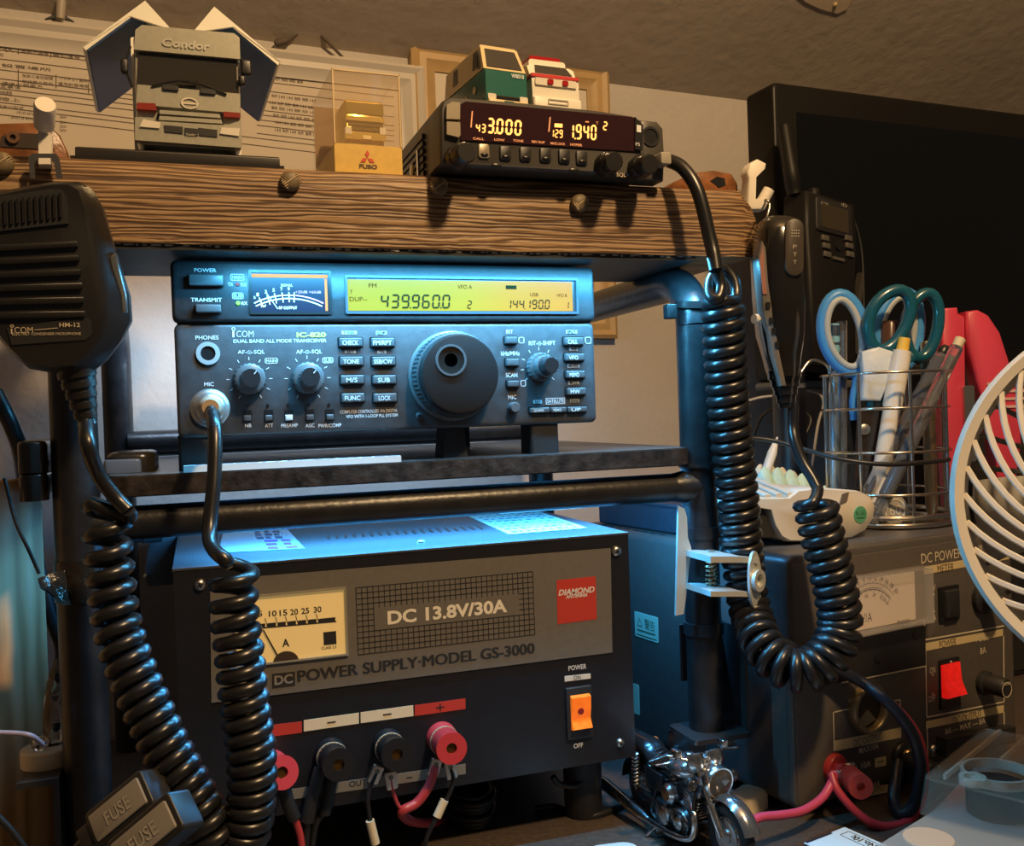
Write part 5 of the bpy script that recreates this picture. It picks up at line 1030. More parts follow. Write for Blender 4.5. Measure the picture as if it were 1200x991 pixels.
# ================================================================== DESK FAN close at the right
fc = PD(1375, 586, .43); FN = (EYE - fc).normalized().lerp(-ROT[2], .30).normalized(); RF = 238 * .43 / FPX
FF = frame3(fc, FN, -ROT[1])
FCR = M('fan_cream_white', (.74, .69, .60), .38); FGR = M('fan_grey', (.20, .19, .18), .4)
t = thing('desk_fan', 'cream white desk fan with a spiral grille at the right edge', 'fan', (fc.x, fc.y + .03, 0))
mb = MB(); n = 90
def circ(r, h): return [FF.P(r * math.cos(2 * math.pi * i / n), r * math.sin(2 * math.pi * i / n), h) for i in range(n)]
mb.tor([circ(RF, -.006), circ(RF * .997, .001), circ(RF * .975, .004), circ(RF * .93, .003), circ(RF * .925, -.001), circ(RF * .935, -.012), circ(RF * .99, -.012)]); obj('grille_ring', mb, FCR, t)
mb = MB(); mb.tor([circ(RF * .965, -.011), circ(RF * .93, -.040), circ(RF * .90, -.042), circ(RF * .94, -.011)]); obj('rear_ring', mb, FCR, t)
NB = 40
for k in range(NB):
    mb = MB(); rings = []
    for i in range(15):
        s = i / 14; r = RF * (.93 - s * .68); a = 2 * math.pi * k / NB + s * 1.02 + .16 * s * s
        p = FF.P(r * math.cos(a), r * math.sin(a), .001 + .010 * math.sin(s * math.pi * .55))
        r2 = r - .001; a2 = a + .017 * (1 + s)
        d = FF.P(r2 * math.cos(a2), r2 * math.sin(a2), .001 + .010 * math.sin(min(1, s + .05) * math.pi * .55)) - p; d.normalize(); sd_ = d.cross(FF.n).normalized()
        w_ = .0016
        rings.append([p + sd_ * w_, p + sd_ * w_ * .6 + FF.n * .0012, p - sd_ * w_ * .6 + FF.n * .0012, p - sd_ * w_, p - sd_ * w_ * .8 - FF.n * .005, p + sd_ * w_ * .8 - FF.n * .005])
    mb.loft(rings); obj('grille_blade', mb, FCR, t)
mb = MB(); mb.lathe(FF, 0, 0, [(RF * .27, .004), (RF * .27, .011), (RF * .22, .014), (RF * .1, .015)], 40); obj('grille_hub', mb, FCR, t)
for k in range(30):
    a = 2 * math.pi * k / 30; mb = MB(); mb.tube([FF.P(RF * .2 * math.cos(a), RF * .2 * math.sin(a), -.043), FF.P(RF * .91 * math.cos(a + .25), RF * .91 * math.sin(a + .25), -.041)], .0014, 6, 0); obj('rear_spoke', mb, FGR, t)
mb = MB(); mb.lathe(FF, 0, 0, [(RF * .28, -.075), (RF * .30, -.042), (RF * .2, -.038)], 30); obj('motor_housing', mb, FCR, t)
for k in range(5):
    a0 = 2 * math.pi * k / 5 + .3; rows = []
    for i in range(9):
        r = RF * (.18 + .70 * i / 8); wdt = .50 + .12 * math.sin(math.pi * i / 8)
        rows.append([FF.P(r * math.cos(a0 + wdt * j / 5 + .25 * i / 8), r * math.sin(a0 + wdt * j / 5 + .25 * i / 8), -.034 + .016 * j / 5) for j in range(6)])
    mb = MB(); R_ = [mb.ring(r) for r in rows]; R2 = [mb.ring([p + FF.n * .0012 for p in r]) for r in rows]
    for A, B in zip(R_, R_[1:]):
        for j in range(5): mb.f.append((A[j], A[j + 1], B[j + 1], B[j]))
    for A, B in zip(R2, R2[1:]):
        for j in range(5): mb.f.append((A[j], A[j + 1], B[j + 1], B[j]))
    for X, Y in ((R_, R2),):
        for A, B in ((R_[0], R2[0]), (R_[-1], R2[-1])):
            for j in range(5): mb.f.append((A[j], A[j + 1], B[j + 1], B[j]))
        for j in (0, 5):
            for i in range(8): mb.f.append((R_[i][j], R_[i + 1][j], R2[i + 1][j], R2[i][j]))
    obj('fan_blade', mb, M('fan_blade_grey', (.42, .40, .37), .35), t)
mb = MB(); mb.lathe(FF, 0, 0, [(RF * .2, -.038), (RF * .2, -.016), (RF * .12, -.012)], 30); obj('fan_hub', mb, M('fan_blade_grey', (.42, .40, .37)), t)
p = FF.P(0, 0, -.058); bx, by = p.x + .085, p.y - .065
mb = MB(); mb.tube([p, V((p.x + .055, p.y - .04, p.z - .05)), V((bx, by, p.z - .11)), V((bx, by, .02))], .012, 14, 6); obj('neck', mb, FCR, t)
mb = MB(); mb.lathe(Fz(bx, by, 0), 0, 0, [(.050, 0), (.050, .012), (.042, .020), (.018, .024)], 40); obj('base', mb, FCR, t)
# ================================================================== CLEAR PLASTIC COVER, lower right
CL = M('clear_cover', (.70, .60, .46), .12, alpha=.12, coat=.6); CLW = M('clear_cover_wall', (.70, .60, .46), .12, alpha=.10, coat=.6)
CLR_ = M('clear_cover_rib', (.80, .72, .58), .12, alpha=.42, coat=.6)
zt_ = .048
def top(px, py, z=zt_): return PZ(px, py, z)
A, B_, C_, D_ = top(1155, 853), top(1290, 905), top(1210, 1040), top(1084, 909)
yaw = math.atan2((A - D_).y, (A - D_).x)
t = thing('clear_cover', 'clear ribbed plastic cover with a round hole in its top at the lower right', 'plastic cover', ((A.x + C_.x) / 2, (A.y + C_.y) / 2, .0272))
GFr = Fz(D_.x, D_.y, 0, yaw); Lx = (A - D_).length; Ly = -.10
mb = MB(); q = rrect(0, Ly, Lx, 0, .010, 5)
hole = PZ(1168, 908, zt_); hu_, hv_ = (hole - GFr.o).dot(GFr.u), (hole - GFr.o).dot(GFr.v)
# top plate with a round hole: ring of quads between outline and hole
ho = [(hu_ + .0165 * math.cos(a), hv_ + .0165 * math.sin(a)) for a in [2 * math.pi * i / 36 for i in range(36)]]
def ray_out(a):
    du_, dv_ = math.cos(a), math.sin(a); ts = []
    for lim, d0, o0 in ((0, du_, hu_), (Lx, du_, hu_), (Ly, dv_, hv_), (0, dv_, hv_)):
        if abs(d0) > 1e-6:
            s = (lim - o0) / d0
            if s > 0: ts.append(s)
    s = min(ts); return (hu_ + du_ * s, hv_ + dv_ * s)
oo = [ray_out(2 * math.pi * i / 36) for i in range(36)]
mb.tor([[GFr.P(u, v, zt_) for u, v in ho], [GFr.P(u, v, zt_) for u, v in oo], [GFr.P(u, v, zt_ - .002) for u, v in oo], [GFr.P(u, v, zt_ - .002) for u, v in ho]]); obj('top_plate', mb, CL, t)
mb = MB(); mb.tor([[GFr.P(u, v, h) for u, v in q] for q, h in ((rrect(-.001, Ly - .001, Lx + .001, .001, .004, 4), zt_), (rrect(-.004, Ly - .004, Lx + .004, .004, .006, 4), .0272), (rrect(-.002, Ly - .002, Lx + .002, .002, .006, 4), .0272), (rrect(.001, Ly + .001, Lx - .001, -.001, .004, 4), zt_ - .002))]); obj('side_walls', mb, CLW, t)
mb = MB(); mb.tor([[GFr.P(hu_ + r * math.cos(2 * math.pi * i / 36), hv_ + r * math.sin(2 * math.pi * i / 36), h) for i in range(36)] for r, h in ((.0165, zt_ - .002), (.0186, zt_ - .002), (.0186, zt_ + .003), (.0165, zt_ + .003))]); obj('hole_collar', mb, CLR_, t)
mb = MB(); mb.lathe(GFr, hu_ - .020, hv_ + .006, [(.007, zt_), (.007, zt_ + .004), (.0045, zt_ + .004), (.0045, zt_)], 24, cap0=False, cap1=False); obj('small_boss', mb, CLR_, t)
for i in range(6):
    v = Ly * (i + .6) / 6.4
    for ua, ub in (((.003, hu_ - .020), (hu_ + .020, Lx - .003)) if abs(v - hv_) < .018 else ((.003, Lx - .003),)):
        if ub - ua > .004: mb = MB(); mb.box(GFr, ua, v - .0008, ub, v + .0008, zt_ - .0005, zt_ + .0022); obj('rib', mb, CLR_, t)
for u in (Lx * .30, Lx * .78):
    mb = MB(); mb.box(GFr, u - .0008, Ly + .004, u + .0008, min(-.003, hv_ - .021), zt_ - .0005, zt_ + .003); obj('rib', mb, CLR_, t)
mb = MB(); mb.lathe(GFr, hu_, hv_, [(.0160, .0275), (.0160, zt_ - .006), (.0150, zt_ - .004)], 30); obj('black_core', mb, BLK, t)  # black cylinder put below the hole to make its inside dark
# pale tray under it
zq = .027; TR = M('tray_pale_blue', (.46, .50, .50), .25, alpha=.5, coat=.3)
F_ = Fz(0, 0, 0); tp = [PZ(1026, 991, zq), PZ(1094, 949, zq), GFr.P(Lx + .002, .004, zq), GFr.P(Lx + .004, Ly - .02, zq), PZ(1075, 1060, zq)]
def shr(k): cx = sum(p.x for p in tp) / 5; cy = sum(p.y for p in tp) / 5; return [(cx + (p.x - cx) * k, cy + (p.y - cy) * k) for p in tp], cx, cy
pts, cx, cy = shr(1.0)
mb = MB(); mb.prism(F_, [(p[0], p[1]) for p in pts], .0003, zq, .002) if False else mb.loft([[V((x, y, .0003)) for x, y in shr(.97)[0]], [V((x, y, zq - .002)) for x, y in pts], [V((x, y, zq)) for x, y in shr(.985)[0]]])
o = obj('pale_tray', mb, TR, loc=(cx, cy, 0), label='pale bluish plastic tray under the clear ribbed cover at the lower right', cat='tray')
pr_ = PZ(1088, 982, zq); mb = MB(); mb.lathe(Fz(pr_.x, pr_.y, zq), 0, 0, [(.013, -.0005), (.0125, .0004)], 30); obj('round_recess', mb, M('recess_tan', (.50, .40, .30), .4), o)
# small printed box at the bottom edge
q = [PZ(948, 989, .012), PZ(990, 970, .012), PZ(1040, 992, .012)]
yw = math.atan2(q[1].y - q[0].y, q[1].x - q[0].x); yw2 = math.atan2(q[2].y - q[1].y, q[2].x - q[1].x)
G = Fz(q[1].x, q[1].y, 0, yw2); Lb = (q[2] - q[1]).length * 1.15
t = thing('card_box', 'small pale blue printed box with a dark side at the bottom edge', 'box', (q[1].x, q[1].y - .02, 0))
mb = MB(); mb.box(G, 0, -.034, Lb, 0, .0002, .012, .0005); obj('box_body', mb, M('box_black', (.02, .02, .03), .5), t)
mb = MB(); mb.box(G, .0, -.034, Lb, 0, .0119, .0126, .0005); lid = obj('box_top', mb, M('box_pale_blue', (.55, .70, .78), .5), t)
G2 = Fz(G.P(Lb, 0, 0).x, G.P(Lb, 0, 0).y, 0, yw2 + math.pi); mb = MB(); put_text(mb, G2, 'No.10c', Lb * .22, .004, Lb * .7, .009, .0128, .02); mb.frame(G2, Lb * .15, .0025, Lb * .85, .0105, .0003, .0126, .0128, .001); obj('box_print', mb, INK, lid)
mb = MB(); mb.box(G, -.0002, -.033, Lb * .05, -.012, .0127, .0128); obj('dark_panel', mb, M('box_black', (.02, .02, .03)), lid)
# glossy pale cup-like corner at the bottom centre (rounded phone end)
q0, q1 = PZ(686, 990, .009), PZ(750, 1003, .009); 
p = PZ(715, 990, .009); G = Fz(p.x, p.y, 0, math.radians(-8)); mb = MB(); mb.prism(G, rrect(-.0165, -.075, .0165, .004, .010, 6), .0002, .0085, .002)
o = obj('smartphone', mb, M('phone_white', (.62, .74, .78), .15, coat=.6), loc=(p.x, p.y - .03, 0), label='rounded glossy white end of a handheld device at the bottom edge', cat='phone')
mb = MB(); mb.prism(G, rrect(-.0145, -.073, .0145, .002, .0085, 6), .0084, .0090); obj('glass_back', mb, M('phone_white', (.62, .74, .78)), o)
# cream plug beside the motorcycle
p = PZ(876, 945, .002); G = Fz(p.x, p.y, 0, .5); mb = MB(); mb.prism(G, rrect(-.013, -.009, .013, .009, .004), .0002, .012, .003); o = obj('cream_plug', mb, M('plug_cream', (.75, .62, .42), .45), loc=(p.x, p.y, 0), label='cream plastic plug lying behind the front wheel of the motorcycle', cat='plug')
mb = MB(); rod(mb, G.P(.012, 0, .006), G.P(.020, 0, .006), [(0, .004), (1, .0032)], 12); obj('plug_neck', mb, M('plug_cream', (.75, .62, .42)), o)
# ================================================================== LEFT SIDE
lw = wood('board_pine', (.42, .24, .10), (.62, .40, .18), (.70, .48, .25), 'Z', 26, .16, .5, .25, 7)
p0, p1 = PY(54, 600, .05), PY(54, 985, .05)
BFr = Fr(PY(54, 700, .05), math.radians(32)); zt = BFr.uv(30, 562)[1] + BFr.o.z
mb = MB(); BFr.o.z = 0; mb.prism(BFr, rrect(-.20, .0002, 0, zt, .002), -.018, 0, .001)
obj('wooden_board', mb, lw, loc=BFr.P(-.1, 0, -.009), label='upright pale wooden board at the left edge beside the left post', cat='board')
# angle bracket with crystal ornament on its round base
t = thing('angle_bracket', 'black steel angle bracket sticking out left of the left post', 'bracket', (XL - .02, -.01, 0))
p_a, p_b = PY(18, 920, -.014), PY(70, 910, -.014); zl = (p_a.z + p_b.z) / 2
mb = MB(); F = Fz(0, 0, 0); mb.prism(F, [(p_a.x, -.014), (XL - PR - .0008, -.014), (XL - PR - .0008, .09), (p_a.x + .03, .09)], zl - .003, zl); obj('ledge', mb, M('bracket_black', (.022, .02, .02)), t)
mb = MB(); mb.box(F, XL - PR - .0035, -.013, XL - PR - .0008, .05, .0, zl - .003); obj('upright_flange', mb, M('bracket_black', (.022, .02, .02)), t)
cb = PZ(58, 887, zl); 
t = thing('crystal_ornament', 'clear faceted crystal ornament on a round beige base left of the left post', 'ornament', (cb.x, cb.y, zl))
rb = 30 * .48 / FPX; cb = PZ(57, 893, zl)
mb = MB(); mb.prism(Fz(cb.x, cb.y, zl), [(rb * math.cos(a) * 1.0, rb * math.sin(a)) for a in [2 * math.pi * i / 32 for i in range(32)]], 0, .0085, .001); obj('round_base', mb, M('base_beige', (.50, .44, .33), .4), t)
GL = M('crystal_glass', (.95, .97, 1), .03, trans=1.0, ior=1.5)
mb = MB(); hgt = .044; c = V((cb.x + .003, cb.y + .002, zl + .0085)); rings = []
for h, r, tw in ((0, .0050, 0), (.012, .0062, .3), (.026, .0055, .1), (.036, .0042, .4), (hgt, .0008, .2)): rings.append([c + V((r * math.cos(tw + 2 * math.pi * i / 6) + h * .06, r * .8 * math.sin(tw + 2 * math.pi * i / 6), h)) for i in range(6)])
mb.loft(rings); obj('crystal_spire', mb, GL, t, smooth=False)
mb = MB(); c2 = V((cb.x - .003, cb.y - .006, zl + .0125)); mb.ball(c2, .0042, 7, 5); obj('crystal_bead', mb, GL, t, smooth=False)
# black tape wrapped on the left post
z0, z1 = PY(90, 707, YF - PR).z, PY(90, 658, YF - PR).z
t = thing('black_tape', 'torn glossy black tape wrapped around the left post with a loose flap', 'tape', (XL, YF, z0))
mb = MB(); mb.lathe(Fz(XL, YF, 0).sub(0, 0, 0), 0, 0, [(PR + .0004, z0), (PR + .0009, z0), (PR + .0009, z1), (PR + .0004, z1)], 26); TP = M('tape_black_gloss', (.02, .016, .012), .14, bump=.6, bscale=160); obj('wrap', mb, TP, t)
mb = MB(); rows = []
fl = [[(76, 668), (60, 672), (48, 676), (44, 678)], [(78, 682), (62, 684), (52, 690), (47, 689)], [(80, 700), (72, 702), (66, 700), (58, 696)], [(84, 708), (78, 709), (74, 709), (68, 706)]]
rows = [[PY(x, y, YF - PR - .0008 - .004 * j * (1 if i % 2 else .3)) for j, (x, y) in enumerate(r)] for i, r in enumerate(fl)]
R1 = [mb.ring(r) for r in rows]; R2 = [mb.ring([p + V((0, .0006, 0)) for p in r]) for r in rows]
for X in (R1, R2):
    for a, b in zip(X, X[1:]):
        for j in range(3): mb.f.append((a[j], a[j + 1], b[j + 1], b[j]))
for a, b in ((R1[0], R2[0]), (R1[-1], R2[-1]), ([r[0] for r in R1], [r[0] for r in R2]), ([r[-1] for r in R1], [r[-1] for r in R2])):
    for j in range(3): mb.f.append((a[j], a[j + 1], b[j + 1], b[j]))
obj('loose_flap', mb, TP, t)
# two-part black clamp on the shelf around the left post
t = thing('shelf_clamp', 'rounded black two-part clamp gripping the shelf at the left post', 'clamp', (XL - .02, 0, .21))
BP2 = M('clamp_black', (.022, .018, .015), .25)
for nm, (x0, y0, x1, y1) in (('upper_jaw', (17, 517, 66, 553)), ('lower_jaw', (19, 555, 66, 586))):
    a, b = PY(x0, y0, -.012), PY(x1, y1, -.012); mb = MB(); F = Fz(0, 0, 0)
    mb.prism(F, rrect(a.x, -.012, XL - PR - .001, .075, .010, 5), b.z, a.z, .002); obj(nm, mb, BP2, t)
a = PY(112, 514, .015); mb = MB(); mb.prism(Fz(0, 0, 0), rrect(XL + PR + .001, .018, XL + PR + .026, .07, .008, 5), .2327, .2435, .003); obj('front_paddle', mb, BP2, t)
mb = MB(); mb.prism(Fz(0, 0, 0), rrect(XL + PR + .0005, .012, XL + PR + .019, .017, .002, 3), .2327, .2400, .001); obj('rubber_pad', mb, M('pad_blue_grey', (.10, .11, .13), .3), t)
# dark cables hanging at the far left
wire('hanging_cable', [PY(-6, 458, .03), PY(14, 500, .03), PY(24, 530, .045), PY(30, 575, .10), PY(40, 640, .10), PY(58, 715, .10), PY(73, 760, .10), PY(66, 800, .10), PY(60, 830, .10)], .0042, CB, label='black cable hanging down behind the clamp at the far left', cat='cable')
wire('thin_cable', [PY(5, 560, -.02), PY(18, 610, -.022), PY(34, 645, -.022), PY(46, 672, -.022)], .0009, CB, label='thin black wire running down the wooden board to the tape', cat='cable')
wire('thin_cable', [PY(-4, 858, -.03), PY(20, 859, -.03), PY(37, 862, -.03), PY(50, 872, -.02)], .0012, M('cable_lilac', (.30, .26, .34), .4), label='thin lilac grey cable entering at the left edge above the bracket', cat='cable')
wire('thin_cable', [PY(-4, 955, -.05), PY(15, 975, -.05), PY(35, 1003, -.05)], .0016, CB, label='black cable crossing the lower left corner over the wooden board', cat='cable')
# small blue-lit plate at the left of the wide supply with its antenna plug
a, b = PY(166, 618, .16), PY(211, 684, .16); mb = MB(); F = Fr((0, .16, 0))
t = thing('metal_plate', 'small grey metal plate with a screw behind the left side of the wide supply', 'plate', ((a.x + b.x) / 2, .162, b.z))
mb.prism(F, [(a.x + .006, a.z), (b.x, a.z), (b.x, b.z), (a.x + .003, b.z), (a.x, b.z + .006)], -.045, 0, .001); obj('plate', mb, M('plate_blue_grey', (.10, .105, .115), .4), t)
screw(F, 172, 675, 4, t); 
mb = MB(); pa = PY(150, 628, .14); rod(mb, pa, pa + V((.020, .005, 0)), [(0, .005), (.4, .005), (.42, .006), (1, .006)], 16); obj('coax_plug', mb, M('teal_grey_metal', (.16, .22, .24), .3, .8), t)
# ================================================================== FUSE HOLDERS hanging in front at the lower left
FH = M('fuse_holder_black', (.020, .019, .018), .42); FT = M('fuse_top_grey', (.24, .22, .20), .5)
fh_mesh = None
def fuse(px0, py0, px1, py1, D, label):
    a, b = PD(px0, py0, D), PD(px1, py1, D - .004); ax = (b - a); L = ax.length
    G = frame3(a, (ROT[2] * -1 + V((0, 0, .55))), (0, 0, 1)); G.u = ax.normalized(); G.n = (G.n - G.u * G.n.dot(G.u)).normalized(); G.v = G.n.cross(G.u)
    t = thing('fuse_holder', label, 'fuse holder', a, 'fuse holders at the lower left')
    w = .0085
    mb = MB(); mb.prism(G, rrect(0, -w, L, w, .002, 3), -.013, 0, .0008); obj('holder_body', mb, FH, t)
    mb = MB(); mb.box(G, L * .06, -w * .72, L * .93, w * .72, -.0005, .0010, .001, .0004); c = obj('cover', mb, FT, t)
    mb = MB(); put_text(mb, G, 'FUSE', L * .30, -w * .38, L * .72, w * .30, .0013, .01); vs = mb.v; mb2 = MB(); mb2.add(vs, mb.f); obj('embossed_text', mb, M('fuse_text_grey', (.40, .37, .33), .5), c)
    mb = MB(); mb.prism(G, rrect(-.008, -w * .6, .001, w * .6, .001, 3), -.011, -.001, .0006); obj('end_lug', mb, FH, t)
    mb = MB(); mb.tube([G.P(-.007, 0, -.006), G.P(-.016, -.001, -.006), G.P(-.03, -.010, -.006)], .0028, 10, 5); obj('lead', mb, CB, t)
fuse(106, 975, 172, 921, .405, 'upper left of the two grey-topped black fuse holders at the lower left')
fuse(132, 1010, 206, 948, .385, 'lower right of the two grey-topped black fuse holders at the lower left')
# ================================================================== ON THE PLANK
ZP = .3890
# black display base and silver toy truck
t0 = PY(84, 165, -.016); zpl = ZP
BX0, BX1 = PY(82, 180, -.020).x, PY(333, 190, -.020).x
mb = MB(); F = Fz(0, 0, 0); mb.prism(F, [(BX0, -.0195), (BX1, -.0195), (BX1, .055), (BX0, .055)], ZP + .0003, ZP + .0022); o = obj('black_plinth', mb, M('base_black', (.018, .016, .014), .28), loc=((BX0 + BX1) / 2, 0, ZP), label='long black plinth under the silver toy truck', cat='plinth')
mb = MB(); mb.prism(F, [(BX0 + .002, -.0175), (BX1 - .002, -.0175), (BX1 - .002, .053), (BX0 + .002, .053)], ZP + .0022, ZP + .0075, .0012); obj('raised_step', mb, M('base_black', (.018, .016, .014)), o)
ZT = ZP + .0077
SIL = M('toy_silver', (.52, .50, .40), .26, .5, noise=.06, nscale=400); GLS = M('toy_glass_dark', (.035, .032, .028), .10, coat=.5); TRIM = M('toy_black', (.015, .014, .013), .4); WHP = M('toy_white', (.78, .76, .66), .4); NAVY = M('toy_navy', (.010, .060, .20), .5, spec=.3); AMB = M('toy_red_lamp', (.24, .03, .02), .25); LMP = M('toy_lamp_silver', (.80, .74, .62), .22, .15)
def truck():
    F = Fr(PY(220, 170, -.0125), math.radians(2)); F.o = V((F.o.x, F.o.y, ZT))
    t = thing('toy_truck', 'silver toy truck with raised gull wing body panels on a black base', 'toy truck', F.P(0, 0, -.03))
    x0, x1 = F.uv(158, 120)[0], F.uv(283, 120)[0]; vb, vt = .0035, F.uv(220, 34)[1]
    W = x1 - x0; xm = (x0 + x1) / 2; H = vt - vb
    # cab: loft of front profiles
    def sec(h, s, top, r): return [F.P(u, v, h) for u, v in rrect(xm - W / 2 * s, vb, xm + W / 2 * s, vb + (H - .003) * top, r, 5)]
    mb = MB(); mb.loft([sec(-.022, .97, 1.0, .003), sec(-.006, .985, 1.0, .004), sec(-.002, .985, .985, .004), sec(.0, .96, .95, .004)]); obj('cab', mb, SIL, t)
    # windscreen, roof band and grille sections follow the photograph
    def pp(q, h0, h1, m, nm, par=None): mb = MB(); mb.pquad(F, q, h0, h1, hp=0); return obj(nm, mb, m, par or t)
    pp([(161, 99.5), (278, 110), (277, 71), (272, 66), (168, 58), (163, 62)], -.001, .0012, GLS, 'windscreen')
    hd = pp([(157, 61), (281, 72), (280, 47), (274, 42), (166, 32.5), (159, 38)], -.002, .0035, SIL, 'roof_visor')
    mb = MB(); ptext(mb, F, 'Condor', 190, 49.5, 246, 55, 10, .0042, .02, .15, hp=.0035); obj('raised_letters', mb, M('letters_silver', (.62, .60, .52), .3, .7), hd)
    pp([(160, 124), (281, 135), (281, 112), (161, 101)], -.001, .0028, SIL, 'front_panel')
    mb = MB(); u, v = F.uv(222, 123.5); mb.tor([[F.P(u + a_ * math.cos(2 * math.pi * i / 28), v + b_ * math.sin(2 * math.pi * i / 28), h) for i in range(28)] for a_, b_, h in ((.0042, .0029, .0026), (.0042, .0029, .0036), (.0035, .0023, .0036), (.0035, .0023, .0026))]); mb.box(F, u - .0038, v - .0004, u + .0038, v + .0004, .0026, .0034); obj('badge', mb, LMP, t)
    for q in ([(160, 130), (184, 131.5), (182, 123.5), (161, 122.5)], [(262, 139), (281, 140), (281, 134.5), (261, 133)]): pp(q, 0, .0034, AMB, 'turn_signal')
    g = pp([(182, 145), (263, 149), (259, 135), (186, 129)], 0, .0012, TRIM, 'grille')
    pp([(187, 136), (258, 141), (257, 136.5), (187, 131.5)], .0010, .0040, SIL, 'grille_bar', g); pp([(186, 143), (260, 147.5), (259, 143), (187, 138.5)], .0010, .0040, SIL, 'grille_bar', g)
    pp([(158.5, 167), (282, 176), (282, 144), (264, 150), (182, 145), (158.5, 140)], -.001, .0046, SIL, 'bumper')
    for q in ([(164, 152), (187, 154), (188, 147.5), (168, 143.5)], [(257, 160), (279, 163), (280, 154), (259, 153)]): pp(q, .003, .0056, LMP, 'headlight')
    for q in ([(193, 158), (214, 160), (214, 152), (192, 150)], [(233, 162), (254, 164), (254, 155.5), (232, 153)]): pp(q, .003, .0052, TRIM, 'air_intake')
    n_ = pp([(216, 161), (231.5, 162.3), (231.5, 154.5), (216, 153)], .003, .0053, TRIM, 'number_plate'); mb = MB(); ptext(mb, F, 'Condor', 218, 157.3, 229.5, 158.2, 2.6, .0056, hp=.0053); obj('plate_text', mb, LMP, n_)
    for a, b in (((178, 103.5), (232, 98)), ((209, 97), (265, 113.5))):
        p, q = F.P(*F.uv(*a), .0035), F.P(*F.uv(*b), .0035); mb = MB(); mb.tube([p, p.lerp(q, .5) + F.v * .0012 + F.n * .0006, q], .0006, 6, 4); obj('wiper', mb, TRIM, t)
    for a in ((200, 105.5), (243.5, 110)): mb = MB(); u, v = F.uv(*a); mb.box(F, u - .0038, v - .0012, u + .0038, v + .0012, .0012, .0042, .0004); obj('wiper_pivot', mb, TRIM, t)
    # mirrors
    for px, py, sx, sy in ((288, 82, 6, 9), (283, 97, 4, 6), (146, 80, 4.5, 9)):
        u, v = F.uv(px, py); k = F.mm(px, py); mb = MB(); mb.box(F, u - sx * k, v - sy * k, u + sx * k, v + sy * k, .001, .0045, .0012, .0008); obj('mirror', mb, TRIM, t)
    for a, b in (((262, 62), (290, 76)), ((153, 56), (147, 74)), ((155, 104), (149, 88))):
        mb = MB(); mb.tube([F.P(*F.uv(*a), .002), F.P(*F.uv(*b), .003)], .0007, 6, 0); obj('mirror_arm', mb, TRIM, t)
    # cargo body frame behind the cab
    mb = MB(); mb.frame(F, x0 - .0012, vb + .004, x1 + .0012, vt + .0022, .003, -.030, -.024, .001); obj('body_frame', mb, WHP, t)
    mb = MB(); mb.box(F, x0, vb + .002, x1, vb + .008, -.085, -.026); obj('cargo_floor', mb, WHP, t)
    mb = MB(); mb.box(F, x0, vb, x1, vt, -.088, -.085); obj('rear_frame', mb, WHP, t)
    for u in (x0 + .006, x1 - .006):
        for h in (-.012, -.070): mb = MB(); G = F.sub(u, .0055, h, yaw=math.pi / 2); mb.lathe(G, 0, 0, [(.0042, -.003), (.0055, -.002), (.0055, .002), (.0042, .003)], 20); obj('wheel', mb, TRIM, t)
    # gull wings: side plate + roof half, hinged at the top
    HB_ = -.027; D_ = .105
    for tip, cor, hin, inn in (((97, 55), (170, 1), (201, 35), (152, 19)), ((328.5, 73), (251, 8), (226, 38), (273.5, 31.5))):
        T_, C_, H_, I_ = [V(F.uv(x, y, HB_)) for x, y in (tip, cor, hin, inn)]
        def plate2(a, b, th, h0, h1):
            d = (b - a).normalized(); nn = V((-d.y, d.x)) * th
            return [a, b, b + nn, a + nn], h0, h1
        s = 1 if tip[0] < 200 else -1
        inw = ((H_ - T_)); d = (C_ - T_).normalized(); nn = V((-d.y, d.x)); nn = nn if nn.dot(inw) > 0 else -nn
        mb = MB(); pts = [T_, C_, C_ + nn * .0022, T_ + nn * .0022]; mb.prism(F, pts, HB_ - D_, HB_); w = obj('side_wing', mb, WHP, t)
        mb = MB(); pts = [T_ + d * .0008 + nn * .0022, C_ - d * .0022 + nn * .0022, C_ - d * .0022 + nn * .0030, T_ + d * .0008 + nn * .0030]; mb.prism(F, pts, HB_ - D_ + .001, HB_ - .0008); obj('inner_lining', mb, NAVY, w)
        d2 = (H_ - C_).normalized(); n2 = V((-d2.y, d2.x)); n2 = n2 if n2.dot(T_ - C_) > 0 else -n2
        mb = MB(); pts = [C_, H_, H_ + n2 * .0022, C_ + n2 * .0022]; mb.prism(F, pts, HB_ - D_, HB_); obj('roof_wing', mb, WHP, t)
        mb = MB(); mb.prism(F, [T_, C_, H_, I_], HB_ - .0012, HB_ + .0004); obj('end_plate', mb, WHP, t)
    mb = MB(); mb.box(F, xm - .005, vt - .001, xm + .006, vt + .0018, -.085, -.024); obj('roof_spine', mb, WHP, t)
truck()
